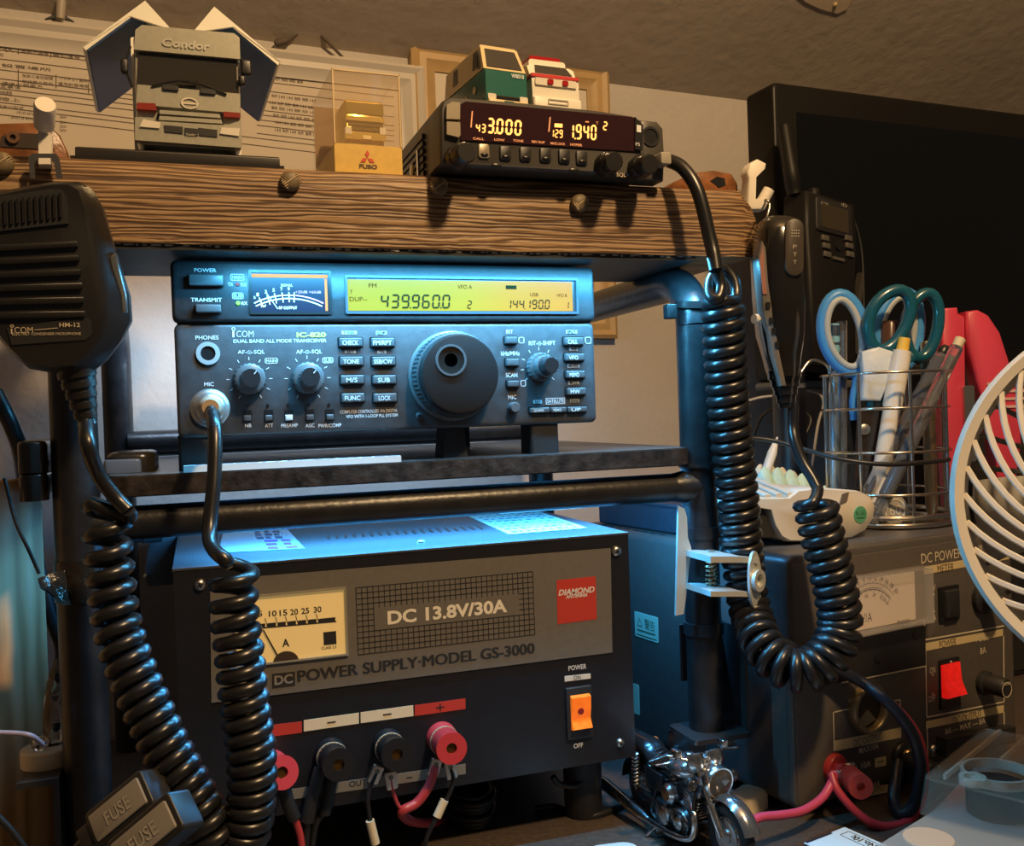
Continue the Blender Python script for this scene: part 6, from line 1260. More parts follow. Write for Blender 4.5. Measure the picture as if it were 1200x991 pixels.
# yellow boxed truck
def boxed():
    F = Fr(PY(428, 204, -.016), math.radians(3)); F.o = V((F.o.x, F.o.y, ZP + .0003))
    x0, x1 = F.uv(391, 150)[0], F.uv(470, 150)[0]; vt = F.uv(430, 84)[1]; vm = F.uv(430, 170)[1]; Dp = .062
    t = thing('display_box', 'yellow and clear display box holding a small gold truck on the plank', 'box', F.P((x0 + x1) / 2, 0, -.03))
    YC = M('card_gold_yellow', (.66, .42, .08), .45, noise=.08, nscale=200)
    mb = MB(); mb.box(F, x0, 0, x1, vm, -Dp, 0, .0005); cardo = obj('base_sleeve', mb, YC, t)
    mb = MB(); u, v = F.uv(430.5, 186); k = F.mm(430, 186)
    def dia(ang, d0):
        c = V((u, v + .5 * k)) + V((math.cos(ang), math.sin(ang))) * d0; a = V((math.cos(ang), math.sin(ang))); b = V((-a.y, a.x)); L, w = 4.6 * k, 2.7 * k
        mb.add([F.P(*(c + a * L), .0004), F.P(*(c + b * w), .0004), F.P(*(c - a * L), .0004), F.P(*(c - b * w), .0004)], [(0, 1, 2, 3)])
    for a in (90, 210, 330): dia(math.radians(a), 4.8 * k)
    obj('emblem', mb, M('emblem_red', (.55, .06, .01), .5), cardo)
    mb = MB(); ptext(mb, F, 'FUSO', 421, 194.5, 442, 195.8, 5, .0004, .03); obj('box_lettering', mb, M('emblem_ink', (.08, .05, .03), .5), cardo)
    ACR = M('acetate_amber', (.80, .58, .30), .12, alpha=.13, coat=.2)
    mb = MB(); th = .0004
    mb.box(F, x0, vm, x1, vt, -th, 0); mb.box(F, x0, vm, x0 + th, vt, -Dp, -th); mb.box(F, x1 - th, vm, x1, vt, -Dp, -th); mb.box(F, x0, vt - th, x1, vt, -Dp, -th); obj('clear_cover', mb, ACR, t)
    mb = MB()
    for u_ in (x0, x1 - .0008): mb.box(F, u_, vm, u_ + .0008, vt, -.0006, .0004)
    mb.box(F, x0, vt - .0008, x1, vt, -.0006, .0004); obj('folded_edges', mb, M('acetate_edge', (.62, .46, .24), .3), t)
    mb = MB(); mb.box(F, x0 + .001, vm, x1 - .001, vt - .001, -Dp, -Dp + .0006); obj('back_card', mb, M('card_brown', (.30, .17, .05), .5), t)
    # the gold truck inside, a thing of its own
    G_ = M('toy_gold', (.62, .42, .10), .25, .75); GD = M('toy_gold_dark', (.14, .085, .02), .25, .5)
    hT = -.012; q = lambda a, b, hh=hT: F.uv(a, b, hh)
    a, b = q(405, 165), q(450, 165); tv = q(430, 118)[1]; v0 = vm + .0003
    tt = thing('toy_truck', 'small gold toy truck inside the clear yellow display box', 'toy truck', F.P((a[0] + b[0]) / 2, vm, -.03))
    mb = MB(); mb.loft([[F.P(u, v, h) for u, v in rrect(a[0] + i_, v0 + .002, b[0] - i_, tv - j_, .0016)] for h, i_, j_ in ((-.045, 0, 0), (hT - .001, 0, 0), (hT, .0008, .0012))]); obj('cab', mb, G_, tt)
    def r(x0_, y0_, x1_, y1_, h1, m, nm): mb = MB(); mb.pbox(F, x0_, y0_, x1_, y1_, hT - .001, hT + h1, .0005, hp=hT); obj(nm, mb, m, tt)
    r(406, 121, 449, 134, .0006, M('toy_gold_glass', (.34, .24, .05), .2, .6), 'windscreen'); r(408, 145, 448, 148, .0008, GD, 'grille'); r(411, 150, 446, 153.5, .0010, GD, 'grille'); r(405, 138, 450, 143, .0016, G_, 'visor'); r(404, 157, 451, 165, .0022, G_, 'bumper'); r(404, 150, 411, 158, .0024, LMP, 'headlight'); r(444, 151, 451, 159, .0024, LMP, 'headlight'); r(424, 160, 434, 164.5, .0026, M('plate_gold', (.75, .6, .3), .4), 'number_plate')
    for u in (a[0] + .002, b[0] - .002):
        for h in (hT - .008, -.04): mb = MB(); mb.lathe(F.sub(u, vm + .0033, h, yaw=math.pi / 2), 0, 0, [(.0031, -.0015), (.0031, .0015)], 16); obj('wheel', mb, GD, tt)
boxed()
# ================================================================== MOBILE RADIO on the plank
def mobile():
    F = Fr(PY(640, 200, -.040), math.radians(1.0)); F.o = V((F.o.x, F.o.y, ZP))
    uv = F.uv
    t = thing('mobile_radio', 'black two-band mobile radio with an amber display on the right of the plank', 'radio', F.P(0, 0, -.06))
    BD = M('mobile_grey_black', (.060, .054, .046), .40, noise=.05, nscale=200); DK = M('mobile_black', (.016, .015, .014), .38)
    xl, xr = uv(518, 160)[0], uv(757, 180)[0]; vt = (uv(522, 114.5)[1] + uv(745, 134)[1]) / 2; vb = .0006; 
    pts = [(521, 203), (600, 209), (680, 215), (752, 219.5), (757, 212), (756, 160), (750, 141), (742, 135.5), (700, 129), (620, 120.5), (545, 114), (527, 113), (519.5, 117), (516.5, 126), (517, 190)]
    P = [uv(*p) for p in pts]; mv = min(v for u, v in P); P = [(u, max(v, .0012)) for u, v in P]
    cu, cv = sum(u for u, v in P) / len(P), sum(v for u, v in P) / len(P)
    ins = [(cu + (u - cu) * .985, cv + (v - cv) * .94) for u, v in P]
    mb = MB(); mb.loft([[F.P(u, v, -.024) for u, v in P], [F.P(u, v, -.004) for u, v in P], [F.P(cu + (u - cu) * .996, cv + (v - cv) * .985, -.001) for u, v in P], [F.P(u, v, 0) for u, v in ins]]); obj('front_panel', mb, BD, t, ang=.8)
    x0b, x1b = xl + .001, xr - .003
    mb = MB(); mb.box(F, x0b, .0030, x1b, vt - .0002, -.150, -.024, .002); bd = obj('body', mb, DK, t)
    for i in range(6): mb = MB(); mb.box(F, x0b - .0014, .006 + i * .0042, x0b + .0005, .0085 + i * .0042, -.145, -.040); obj('cooling_fin', mb, DK, bd)
    mb = MB(); u_, v_ = x0b - .001, vt * .42; 
    mb.box(F, u_ - .0012, .003, u_ - .0002, vt * .62, -.052, -.049); obj('trim_wire', mb, CHR, t)
    for h in (-.030, -.12): mb = MB(); mb.box(F, x0b + .008, .0002, x1b - .008, .0032, h - .008, h, .0005); obj('mounting_foot', mb, DK, t)
    mb = MB(); G = F.sub(x0b, vt * .40, -.065, yaw=-math.pi / 2); mb.lathe(G, 0, 0, [(.004, -.001), (.004, .002), (.003, .0026)], 16); obj('side_screw', mb, STEEL, t)
    # display window
    q = [(541, 120.5), (742, 139), (748, 150), (748, 177), (541, 163.5)]
    mb = MB(); mb.pquad(F, [(539, 164.5), (746, 178), (749, 172), (748, 150), (742, 138), (545, 119.5), (539, 123)], -.002, .0010); wdw = obj('display_window', mb, M('mobile_window', (.030, .010, .012), .12, coat=.6), t)
    AM = M('amber_segments', (.9, .5, .15), .4, emit=(1, .43, .10), es=1.35); AMD = M('amber_dim', (.5, .2, .1), .4, emit=(.9, .33, .10), es=.55)
    mb = MB(); h = .0014
    def sv(body, x0, ya, x1, yb, hp_, hh=h): 
        a, b = uv(x0, ya, .001), uv(x1, yb, .001); k = F.mm(x0, ya); vm = (a[1] + b[1]) / 2; th = math.atan2(b[1] - a[1], b[0] - a[0]); L = math.hypot(b[0] - a[0], b[1] - a[1]); G = F.sub(a[0], a[1], 0, roll=-th); seven(mb, G, body, 0, -hp_ * k / 2, L, hp_ * k / 2, hh, .15, .08)
    sv('43', 557, 149.8, 570, 150.5, 10); sv('3.000', 570, 147, 612.5, 149.8, 17.5); sv('129', 644.5, 156.2, 660, 157.5, 9); sv('1.940', 665, 154, 700, 157.5, 16.5); sv('2', 706, 147.5, 712.5, 148, 9.5)
    mb.pquad(F, [(649, 149.6), (658, 150.2), (658, 146), (649, 145.4)], .001, .0014)
    obj('digits', mb, AM, wdw)
    mb = MB()
    for x0, x1, y in ((554, 567, 162.4), (579, 591, 163.7), (601, 613, 164.8), (623, 638, 166.3), (645, 662, 168.2), (668, 682, 169.6)):
        ptext(mb, F, {554: 'CALL', 579: 'LOW', 601: 'TONE', 623: 'REV DUP', 645: 'MHZ LOCK', 668: 'HYPER'}[x0], x0, y, x1, y + .6, 2.6, .0014, .02, hp=.001)
    mb.pquad(F, [(685, 144), (689, 144.3), (689, 143), (685, 142.7)], .001, .0014); ptext(mb, F, 'T', 698, 144.3, 701, 144.5, 3, .0014, hp=.001)
    for x, y0, y1 in ((550.5, 150, 131), (641.5, 155, 138)): mb.pquad(F, [(x, y0), (x + 1.4, y0), (x + 2.8, y1), (x + 1.6, y1)], .001, .0014)
    obj('small_legends', mb, AMD, wdw)
    # keys
    KG = M('mobile_key_silver', (.34, .29, .21), .3, .4)
    for q, s in (([(521.5, 141), (537.5, 141.5), (537.5, 122), (528, 121), (522, 125)], 'HYPER'), ([(522, 159), (536, 162.5), (538, 160), (537.5, 145), (522, 144)], 'LOW')):
        mb = MB(); mb.pquad(F, q, -.001, .0028); o = obj('side_key', mb, KG, t)
    for i, (x, y) in enumerate(((567, 177), (592, 179.5), (615.5, 180.5), (639, 181.5), (661, 183), (681.5, 185))):
        mb = MB(); mb.pbox(F, x - 7, y - 8, x + 6, y + 9, -.001, .0012, .0014, .0004); o = obj('soft_key', mb, KG if i == 0 else DK, t)
        mb = MB(); u, v = uv(x, y + 5); k = F.mm(x, y); mb.ball(F.P(u, v, .0012), 4.6 * k, 12, 8, (1, .38, .55)); obj('key_bump', mb, BLK, o)
    for x, y in ((581.5, 193.8), (672.5, 199.5)): mb = MB(); u, v = uv(x, y); k = F.mm(x, y); mb.ball(F.P(u, v, .0), 6 * k, 14, 8, (1, .25, .5)); obj('small_key', mb, BLK, t)
    # knobs
    for (bx, by, br), (tx, ty, tr) in (((534.5, 186, 14), (547, 178, 12.5)), ((709, 194, 13), (720, 189, 11)), ((748, 197, 13), (762, 192, 11))):
        b, k = uv(bx, by), F.mm(bx, by); mb = MB(); mb.lathe(F, b[0], b[1], [(br * k, -.001), (br * k, .004), (br * .9 * k, .006)], 32, 1, .0003); o = obj('knob', mb, DK, t)
        e = uv(tx, ty, .015); mb = MB(); G = frame3(F.P(b[0], b[1], .004), F.P(e[0], e[1], .015) - F.P(b[0], b[1], .004)); L = (F.P(e[0], e[1], .015) - G.o).length; mb.lathe(G, 0, 0, [(tr * .95 * k, 0), (tr * k, L * .2), (tr * .97 * k, L * .85), (tr * .85 * k, L)], 30, 1, .0003); obj('inner_knob', mb, DK, o)
    mb = MB(); ptext(mb, F, 'SQL', 722, 205, 733, 206, 4.6, .0006, .01); obj('lettering', mb, M('print_warm', (.6, .5, .35), .5), t)
    mb = MB(); mb.pquad(F, [(742.5, 176), (751, 177), (752, 148), (742.5, 138)], .0008, .0020); kp = obj('right_key', mb, BLK, t)
    mb = MB(); mb.pquad(F, [(744, 156), (749, 156.5), (749, 148.5), (744, 147.5)], .002, .0024); ptext(mb, F, 'PS', 744.5, 169, 749.5, 169.3, 3.4, .0024, hp=.002); obj('key_legend', mb, WHT, kp)
    # microphone-jack block at the right
    JP = [(752, 219.5), (778, 214), (779, 182), (777, 150), (770, 142), (750, 140)]
    P = [uv(x, y, -.006) for x, y in JP]; P = [(u, max(v, .001)) for u, v in P]; mb = MB(); mb.prism(F, P, -.020, -.006, .0015); obj('jack_block', mb, BD, t)
    u, v = uv(762, 160, -.006); k = F.mm(762, 160); mb = MB(); mb.annulus(F, u, v, 8 * k, 10.5 * k, -.007, -.0052, 26); j = obj('mic_socket', mb, DK, t); mb = MB(); mb.lathe(F, u, v, [(8 * k, -.0065), (8 * k, -.0058)], 24); obj('socket_well', mb, BLK, j)
    mb = MB(); mb.pbox(F, 771, 180, 783, 194, -.006, .004, .001, .0006); pl = obj('modular_plug', mb, M('plug_clear_grey', (.35, .32, .26), .2), t)
    return F
MFr = mobile()
# ------------------------------------------------------------------ toys on the radio
ZR = 0
for o_ in [bpy.data.objects['mobile_radio']]:
    pass
bodyo = [c for c in bpy.data.objects['mobile_radio'].children if c.name.startswith('body')][0]
ZR = max(max((v.co + _L[c]).z for v in c.data.vertices) for c in bpy.data.objects['mobile_radio'].children if c.name.startswith(('body', 'front_panel'))) + .0003
def car_frame(px, py, Y, yaw): F = Fr(PY(px, py, Y), math.radians(yaw)); F.o = V((F.o.x, F.o.y, ZR)); return F
def wheels(F, t, us, hs, r, m=TRIM):
    for u in us:
        for h in hs: mb = MB(); mb.lathe(F.sub(u, r, h, yaw=math.pi / 2), 0, 0, [(r * .75, -.0018), (r, -.0012), (r, .0012), (r * .75, .0018)], 18); w = obj('wheel', mb, m, t); mb = MB(); mb.lathe(F.sub(u, r, h, yaw=math.pi / 2), 0, 0, [(r * .5, -.0022), (r * .5, .0022)], 14); obj('hub_cap', mb, LMP, w)
def van():
    F = car_frame(592, 112, -.020, 7); uv = F.uv
    t = thing('toy_van', 'green and cream toy van on top of the mobile radio', 'toy van', F.P(0, 0, -.03))
    CRM = M('toy_cream', (.68, .54, .30), .35); GRN = M('toy_green', (.015, .115, .095), .3, coat=.3)
    x0, x1 = uv(568, 90)[0], uv(618, 90)[0]; v0 = .0035; vg = (uv(563, 79)[1] + uv(610, 83)[1]) / 2; vt = uv(585, 49)[1]; Ln = .062
    def s(h, va, vb2, i): return [F.P(u, v, h) for u, v in rrect(x0 + i, va, x1 - i, vb2, .0016, 3)]
    mb = MB(); mb.loft([s(-Ln, v0, vg, .0005), s(-Ln + .002, v0, vg, 0), s(-.002, v0, vg, 0), s(0, v0 + .001, vg - .001, .0006)]); obj('lower_body', mb, GRN, t)
    mb = MB(); mb.loft([[F.P(x0 + .0002, vg, -Ln + .001), F.P(x1 - .0002, vg, -Ln + .001), F.P(x1 - .0014, vt, -Ln + .002), F.P(x0 + .0014, vt, -Ln + .002)], [F.P(x0 + .0002, vg, -.0015), F.P(x1 - .0002, vg, -.0015), F.P(x1 - .0018, vt, -.009), F.P(x0 + .0018, vt, -.009)]]); cab = obj('upper_body', mb, CRM, t, ang=.3)
    mb = MB(); mb.box(F, x0 + .002, vt - .0006, x1 - .002, vt + .0012, -Ln + .004, -.010, .001); obj('roof', mb, CRM, t)
    nrm = V((0, .0075, vt - vg)); 
    def ws(i, lo, hi, lift):
        def p(u, s_): return F.P(u, vg + (vt - vg) * s_, -.0015 - .0075 * s_ + lift)
        return [p(x0 + .0002 + i, lo), p(x1 - .0002 - i, lo), p(x1 - .0018 - i, hi), p(x0 + .0018 + i, hi)]
    mb = MB(); mb.loft([ws(.0022, .10, .90, -.0004), ws(.0022, .10, .90, .0005)]); obj('windscreen', mb, GLS, t)
    S_ = F.sub(x0, 0, 0, yaw=-math.pi / 2)
    for a, b, c, d in ((.010, .017, .22, .86), (.040, .047, .25, .85)):
        mb = MB(); tl = lambda s_: .0012 * s_
        mb.loft([[F.P(x0 + .0002 + tl(s_) - o_, vg + (vt - vg) * s_, -h) for h, s_ in ((a, c), (b, c), (b, d), (a + .0015, d))] for o_ in (.0004, -.001)]); obj('side_window', mb, GLS, t)
    mb = MB(); mb.loft([[F.P(x0 + .0002 + .0012 * s_ - o_, vg + (vt - vg) * s_, -h) for h, s_ in ((.0055, .12), (.009, .12), (.009, .80))] for o_ in (.0004, -.001)]); obj('quarter_window', mb, GLS, t)
    mb = MB(); mb.box(F, x0 + .001, v0 - .001, x1 - .001, v0 + .0028, -.002, .0028, .0006, .0005); bp = obj('bumper', mb, CRM, t)
    mb = MB(); um = (x0 + x1) / 2; mb.box(F, um - .003, v0 - .0004, um + .003, v0 + .0022, .0026, .0032); obj('number_plate', mb, GRN, bp)
    mb = MB(); mb.box(F, x0 + .0065, v0 + .0032, x1 - .0055, v0 + .0058, -.001, .0005); 
    for i in range(3): mb.box(F, x0 + .0065, v0 + .0034 + i * .0008, x1 - .0055, v0 + .0037 + i * .0008, .0005, .0009)
    obj('grille', mb, TRIM, t)
    for u in (x0 + .0038, x1 - .0032): mb = MB(); mb.box(F, u - .0026, v0 + .0032, u + .0024, v0 + .0062, -.001, .0012, .0006); obj('headlight', mb, LMP, t)
    mb = MB(); put_text(mb, F, 'W8010', x1 - .0105, vg - .0042, x1 - .0025, vg - .0018, .0006, .02); obj('body_lettering', mb, WHT, t)
    mb = MB(); mb.lathe(F.sub(x0 - .0003, (v0 + vg) / 2 + .0015, -.014, yaw=-math.pi / 2), 0, 0, [(.0022, 0), (.0022, .0003)], 18); e = obj('side_emblem', mb, CRM, t)
    mb = MB(); mb.box(F.sub(x0 - .0001, (v0 + vg) / 2 - .001, -.026, yaw=-math.pi / 2), -.0015, -.001, .0015, .003, 0, .0003); obj('side_badge', mb, M('badge_gold', (.6, .4, .1), .4), t)
    wheels(F, t, (x0 + .002, x1 - .002), (-.012, -.048), .0042)
    return x1
van()
def ambulance():
    F = car_frame(646, 120, -.018, 4); uv = F.uv
    t = thing('toy_ambulance', 'white toy ambulance with a red stripe and red roof bar on the mobile radio', 'toy ambulance', F.P(0, 0, -.03))
    WB = M('toy_ambulance_white', (.80, .76, .64), .3, coat=.3); RD = M('toy_stripe_red', (.55, .03, .03), .35); RC = M('toy_red_clear', (.35, .015, .015), .15, coat=.5)
    x0, x1 = uv(622, 100)[0], uv(678, 100)[0]; v0 = .0030; vs = uv(650, 90)[1]; vt = uv(645, 75)[1]; Ln = .058; um = (x0 + x1) / 2
    prof = [(0, v0 + .001), (.0015, v0 + .004), (.0005, vs), (-.002, vs + .0012), (-.0055, vt + .0006), (-.0090, vt + .0016), (-.030, vt + .0035), (-.050, vt + .0030), (-Ln, vt), (-Ln, v0)]
    def sec(u, k): return [F.P(u, v0 + (v - v0) * k, h if h > -.02 else h) for h, v in prof]
    W_ = x1 - x0
    mb = MB(); mb.loft([sec(x0 + .0012, .93), sec(x0, .90) if False else sec(x0 + .0004, .96), sec(x0 + .003, 1.0), sec(x1 - .003, 1.0), sec(x1 - .0004, .96), sec(x1 - .0012, .93)]); obj('body', mb, WB, t, ang=.7)
    mb = MB(); mb.loft([[F.P(u, v, h) for u, v in rrect(x0 + .003, vt + .0004, x1 - .004, vt + .0052, .0018, 3)] for h in (-.050, -.0085)]); obj('high_roof', mb, WB, t)
    mb = MB(); mb.loft([[F.P(u, v, h) for u, v in rrect(x0 + .005, vt + .0052, x1 - .0055, vt + .0086, .0012, 3)] for h in (-.030, -.012)]); obj('roof_light_bar', mb, RC, t)
    def onslope(u, s_, lift=.0006): h0, v_0, h1, v_1 = -.002, vs + .0012, -.0055, vt + .0006; return F.P(u, v_0 + (v_1 - v_0) * s_ + lift * .6, h0 + (h1 - h0) * s_ + lift)
    mb = MB(); A = [onslope(x0 + .004, .12, 0), onslope(x1 - .003, .12, 0), onslope(x1 - .006, .92, 0), onslope(x0 + .005, .92, 0)]; mb.loft([[p - F.n * .001 for p in A], [p + F.n * .0005 + F.v * .0004 for p in A]]); obj('windscreen', mb, GLS, t)
    mb = MB(); mb.box(F, x0 + .0005, vs - .0014, x1 - .0005, vs + .0003, -.001, .0016); mb.box(F, x0 - .0001, vs - .0014, x0 + .001, vs + .0003, -Ln + .003, .0012); obj('red_stripe', mb, RD, t)
    mb = MB(); mb.box(F, x0 + .0022, vs - .0062, x1 - .0022, vs - .0022, 0, .0021, .001); lb = obj('lamp_band', mb, LMP, t)
    for u in (um - .004, um + .0055): mb = MB(); mb.box(F, u - .0018, vs - .0056, u + .0018, vs - .0026, .001, .0029, .0008); obj('red_lamp', mb, RC, lb)
    mb = MB(); mb.box(F, x0 + .0002, v0, x1 - .0002, v0 + .0075, 0, .0036, .001, .0008); bm_ = obj('bumper', mb, WB, t)
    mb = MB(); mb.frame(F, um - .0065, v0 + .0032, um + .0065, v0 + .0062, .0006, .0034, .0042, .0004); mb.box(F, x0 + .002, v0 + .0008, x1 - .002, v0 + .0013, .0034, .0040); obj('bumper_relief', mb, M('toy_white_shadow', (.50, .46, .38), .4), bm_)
    mb = MB(); mb.loft([[F.P(x0 + .0002 - o_, v, h) for h, v in ((-.008, vs + .001), (-.020, vs + .001), (-.020, vt - .001), (-.013, vt - .001))] for o_ in (.0005, -.002)]); obj('side_window', mb, GLS, t)
    wheels(F, t, (x0 + .0015, x1 - .0015), (-.010, -.046), .0040)
ambulance()
# ================================================================== ON THE WALL
def wv(px, py): return WF.uv(px, py)
def wframe(name, label, q, wpx, m, deep, mat_in, profile=True):   # q: outer corners tl, tr, br, bl in pixels
    P = [wv(*p) for p in q]; u0, u1 = (P[0][0] + P[3][0]) / 2, (P[1][0] + P[2][0]) / 2; v1, v0 = (P[0][1] + P[1][1]) / 2, (P[2][1] + P[3][1]) / 2; w = wpx * WF.mm(*q[1])
    t = thing(name, label, 'picture frame', WF.P((u0 + u1) / 2, v0, .005))
    mb = MB(); rr = lambda i: [(u0 + i, v0 + i), (u1 - i, v0 + i), (u1 - i, v1 - i), (u0 + i, v1 - i)]
    mb.tor([[WF.P(u, v, h) for u, v in rr(i)] for i, h in ((0, .0008), (0, deep * .8), (w * .15, deep), (w * .35, deep * .8), (w * .6, deep * .9), (w * .9, deep * .55), (w, deep * .5), (w, .0008))]); obj('moulding', mb, m, t, ang=.5)
    mb = MB(); mb.box(WF, u0 + w * .9, v0 + w * .9, u1 - w * .9, v1 - w * .9, .001, deep * .35); pn = obj('mount', mb, mat_in, t)
    return t, pn, (u0 + w, v0 + w, u1 - w, v1 - w), deep * .35
CRT = M('certificate_paper', (.62, .53, .42), .7, noise=.03, nscale=30)
t, paper, (u0, v0, u1, v1), hh = wframe('certificate_frame', 'white moulded frame with a printed certificate on the wall behind the silver truck', [(-60, 17), (497, 83), (497, 300), (-60, 280)], 27, M('frame_white', (.60, .54, .46), .4), .014, CRT)
INKB = M('certificate_ink', (.12, .085, .06), .7); h = hh + .0003
mb = MB()
def wt(s, x0, ya, x1, yb, hp_): ptext(mb, WF, s, x0, ya, x1, yb, hp_, h, .0, hp=hh)
wt('\u7121\u7dda\u5c40\u514d\u8a31\u72b6', -62, 49, 16, 57.5, 10); 
rows = [('\u514d\u8a31\u306e\u756a\u53f7', 25, 60, 57, 64.5), ('\u8b58\u5225\u4fe1\u53f7', 62, 64.5, 94, 68), ('\u514d\u8a31\u306e\u5e74\u6708\u65e5', -10, 63, 4, 65), ('\u8a2d\u7f6e\u5834\u6240', 2, 76.5, 60, 82), ('\u514d\u8a31\u306e\u6709\u52b9\u671f\u9593', 26, 88.5, 62, 92.5), ('\u30a2\u30de\u30c1\u30e5\u30a2\u696d\u52d9\u7528', 70, 91.5, 106, 95.5), ('\u7121\u7dda\u5c40\u306e\u76ee\u7684', 26, 95, 62, 99), ('\u904b\u7528\u8a31\u5bb9\u6642\u9593', 68, 97.5, 104, 102), ('\u6307\u5b9a\u4e8b\u9805', -8, 100, 24, 103), ('\u901a\u4fe1\u306e\u76f8\u624b\u65b9', 2, 97.5, 50, 102), ('\u79fb\u52d5\u7bc4\u56f2', 0, 108, 14, 109.5), ('\u9678\u4e0a', 0, 115.5, 24, 118), ('\u96fb\u6ce2\u306e\u578b\u5f0f', -4, 124, 28, 127.5), ('3537.5 kHz', 13, 137, 39, 139.5), ('1910 kHz', 20, 131.5, 40, 133.5), ('50W', 70, 137, 78, 138), ('50W', 70, 143, 78, 144), ('50W', 70, 148, 78, 149), ('50W', 70, 152.5, 78, 153.5)]
for s, x0, ya, x1, yb in rows: wt(s, x0, ya, x1, yb, 3.6 if s.startswith(('50', '35', '19')) else 4.6)
for (x0, y0, n) in ((312, 91, 5), (318, 112, 6), (316, 120, 7), (318, 126, 6), (320, 135, 8), (322, 143, 5), (322, 152, 8)):
    for i in range(n): s = random.choice(('\u7121\u7dda\u5c40', '\u514d\u8a31', '\u696d\u52d9', '144', '\u5468\u6ce2\u6570')); wt(s, x0 + i * 9, y0 + i * 1.1, x0 + i * 9 + 7, y0 + i * 1.1 + .8, 4)
def wl(x0, y0, x1, y1):
    a, b = wv(x0, y0), wv(x1, y1); d = V((b[0] - a[0], b[1] - a[1])).normalized(); s = V((-d.y, d.x)) * .00035; mb.add([WF.P(a[0] + s.x, a[1] + s.y, h), WF.P(a[0] - s.x, a[1] - s.y, h), WF.P(b[0] - s.x, b[1] - s.y, h), WF.P(b[0] + s.x, b[1] + s.y, h)], [(0, 1, 2, 3)])
for y in (61, 71.5, 84, 94.5, 100, 106, 112.5, 122): wl(-40, y - 4.8, 160, y + 19.5); wl(300, y + 36, 460, y + 55)
for a in ((22, 57, 22, 66), (22, 84, 22, 104), (66, 90, 66, 106), (60, 62, 60, 70), (104, 100, 104, 112)): wl(*a)
for y in (128, 136.5): wl(-40, y - 5, 470, y + 56)
obj('certificate_print', mb, INKB, paper)
t, pn, (u0, v0, u1, v1), hh = wframe('wooden_picture_frame', 'pale wooden picture frame on the wall behind the mobile radio', [(483, 54), (713, 82), (714, 402), (484, 392)], 24, M('frame_pine', (.46, .30, .13), .5, noise=.1, nscale=50), .012, M('mount_cream', (.62, .55, .45), .7))
mb = MB(); mb.box(WF, u0 + .014, v0 + .02, u1 - .014, v1 - .02, hh, hh + .0004); pc = obj('picture_sheet', mb, M('picture_sheet', (.52, .45, .36), .7), pn)
mb = MB(); mb.frame(WF, u0 + .022, v0 + .03, u1 - .022, v1 - .03, .0008, hh + .0004, hh + .0006); obj('border_line', mb, INKB, pc)
# hooks and hanging cords at the wall top
CRD = M('cord_grey_brown', (.10, .075, .055), .7); PEG = M('peg_cream', (.52, .38, .18), .5)
t = thing('picture_hanger', 'pale wall peg with a split hanging cord above the certificate between truck and yellow box', 'hanger', WF.P(*wv(361, 34), .01))
mb = MB(); p = WF.P(*wv(361, 5), .016); rod(mb, WF.P(*wv(361, 5), .0005), p, [(0, .003), (.8, .003), (.82, .0052), (1, .0045)], 16); obj('peg', mb, M('peg_grey', (.40, .34, .27), .5), t)
mb = MB(); mb.tube([WF.P(*wv(361, 8), .012), WF.P(*wv(360, 35), .012)], .0026, 10, 0); obj('hanging_loop', mb, M('peg_grey', (.40, .34, .27)), t)
for q in ((337, 50), (400, 70)): mb = MB(); mb.tube([WF.P(*wv(360, 34), .012), WF.P(*wv(*q), .006)], .0014, 8, 0); obj('cord', mb, CRD, t)
mb = MB(); rod(mb, WF.P(*wv(337, 50), .008), WF.P(*wv(320, 55), .008), [(0, .0018), (.3, .0032), (.8, .0034), (1, .0018)], 12); obj('cord_tip', mb, CRD, t)
t = thing('picture_hanger', 'small wall peg with black cord ends above the certificate left of the truck', 'hanger', WF.P(*wv(71, 28), .01))
mb = MB(); mb.tube([WF.P(*wv(73, -4), .010), WF.P(*wv(71, 28), .010)], .0045, 12, 0, taper=lambda s: 1 - .25 * s); obj('peg', mb, M('peg_grey', (.40, .34, .27)), t)
for q in ((53, 27), (87, 30)): mb = MB(); a, b = wv(71, 19), wv(*q); mb.prism(WF, [wv(71, 19), wv(*q), wv(71, 26)], .006, .009); obj('cord_end', mb, BLKM, t)
t = thing('wall_peg', 'cream round peg on the ceiling edge above the toy van', 'peg', WF.P(*wv(602, 52), .002))
pw = WF.P(*wv(603, 51), .002); pb = WF.P(*wv(599, 40), .020)
mb = MB(); mb.tube([pw, pb], .0025, 10, 0); obj('stem', mb, PEG, t); mb = MB(); mb.ball(pb, .0085, 16, 10); obj('knob', mb, PEG, t)
# small card pinned on the sloping ceiling
cn = V((WF.n.x * .62, WF.n.y * .62, -1)).normalized(); c0 = WF.P(0, .598, 0)
def ceil(px, py): d = ray(px, py); return EYE + d * ((c0 - EYE).dot(cn) / d.dot(cn)) + cn * .0006
mb = MB(); pts = [ceil(*p) for p in ((934, -6), (1000, -6), (992, 10), (981, 15), (962, 10), (944, 2))]; mb.loft([pts, [p + cn * .0008 for p in pts]]); cd_ = obj('pinned_card', mb, M('card_tan', (.55, .45, .33), .6), loc=pts[3], label='small pale card pinned to the sloping ceiling at the top right', cat='card')
mb = MB(); p = ceil(978, 4); mb.lathe(frame3(p, cn), 0, 0, [(.0025, .0006), (.0022, .0022), (.001, .003)], 14); obj('pin_head', mb, PEG, cd_)
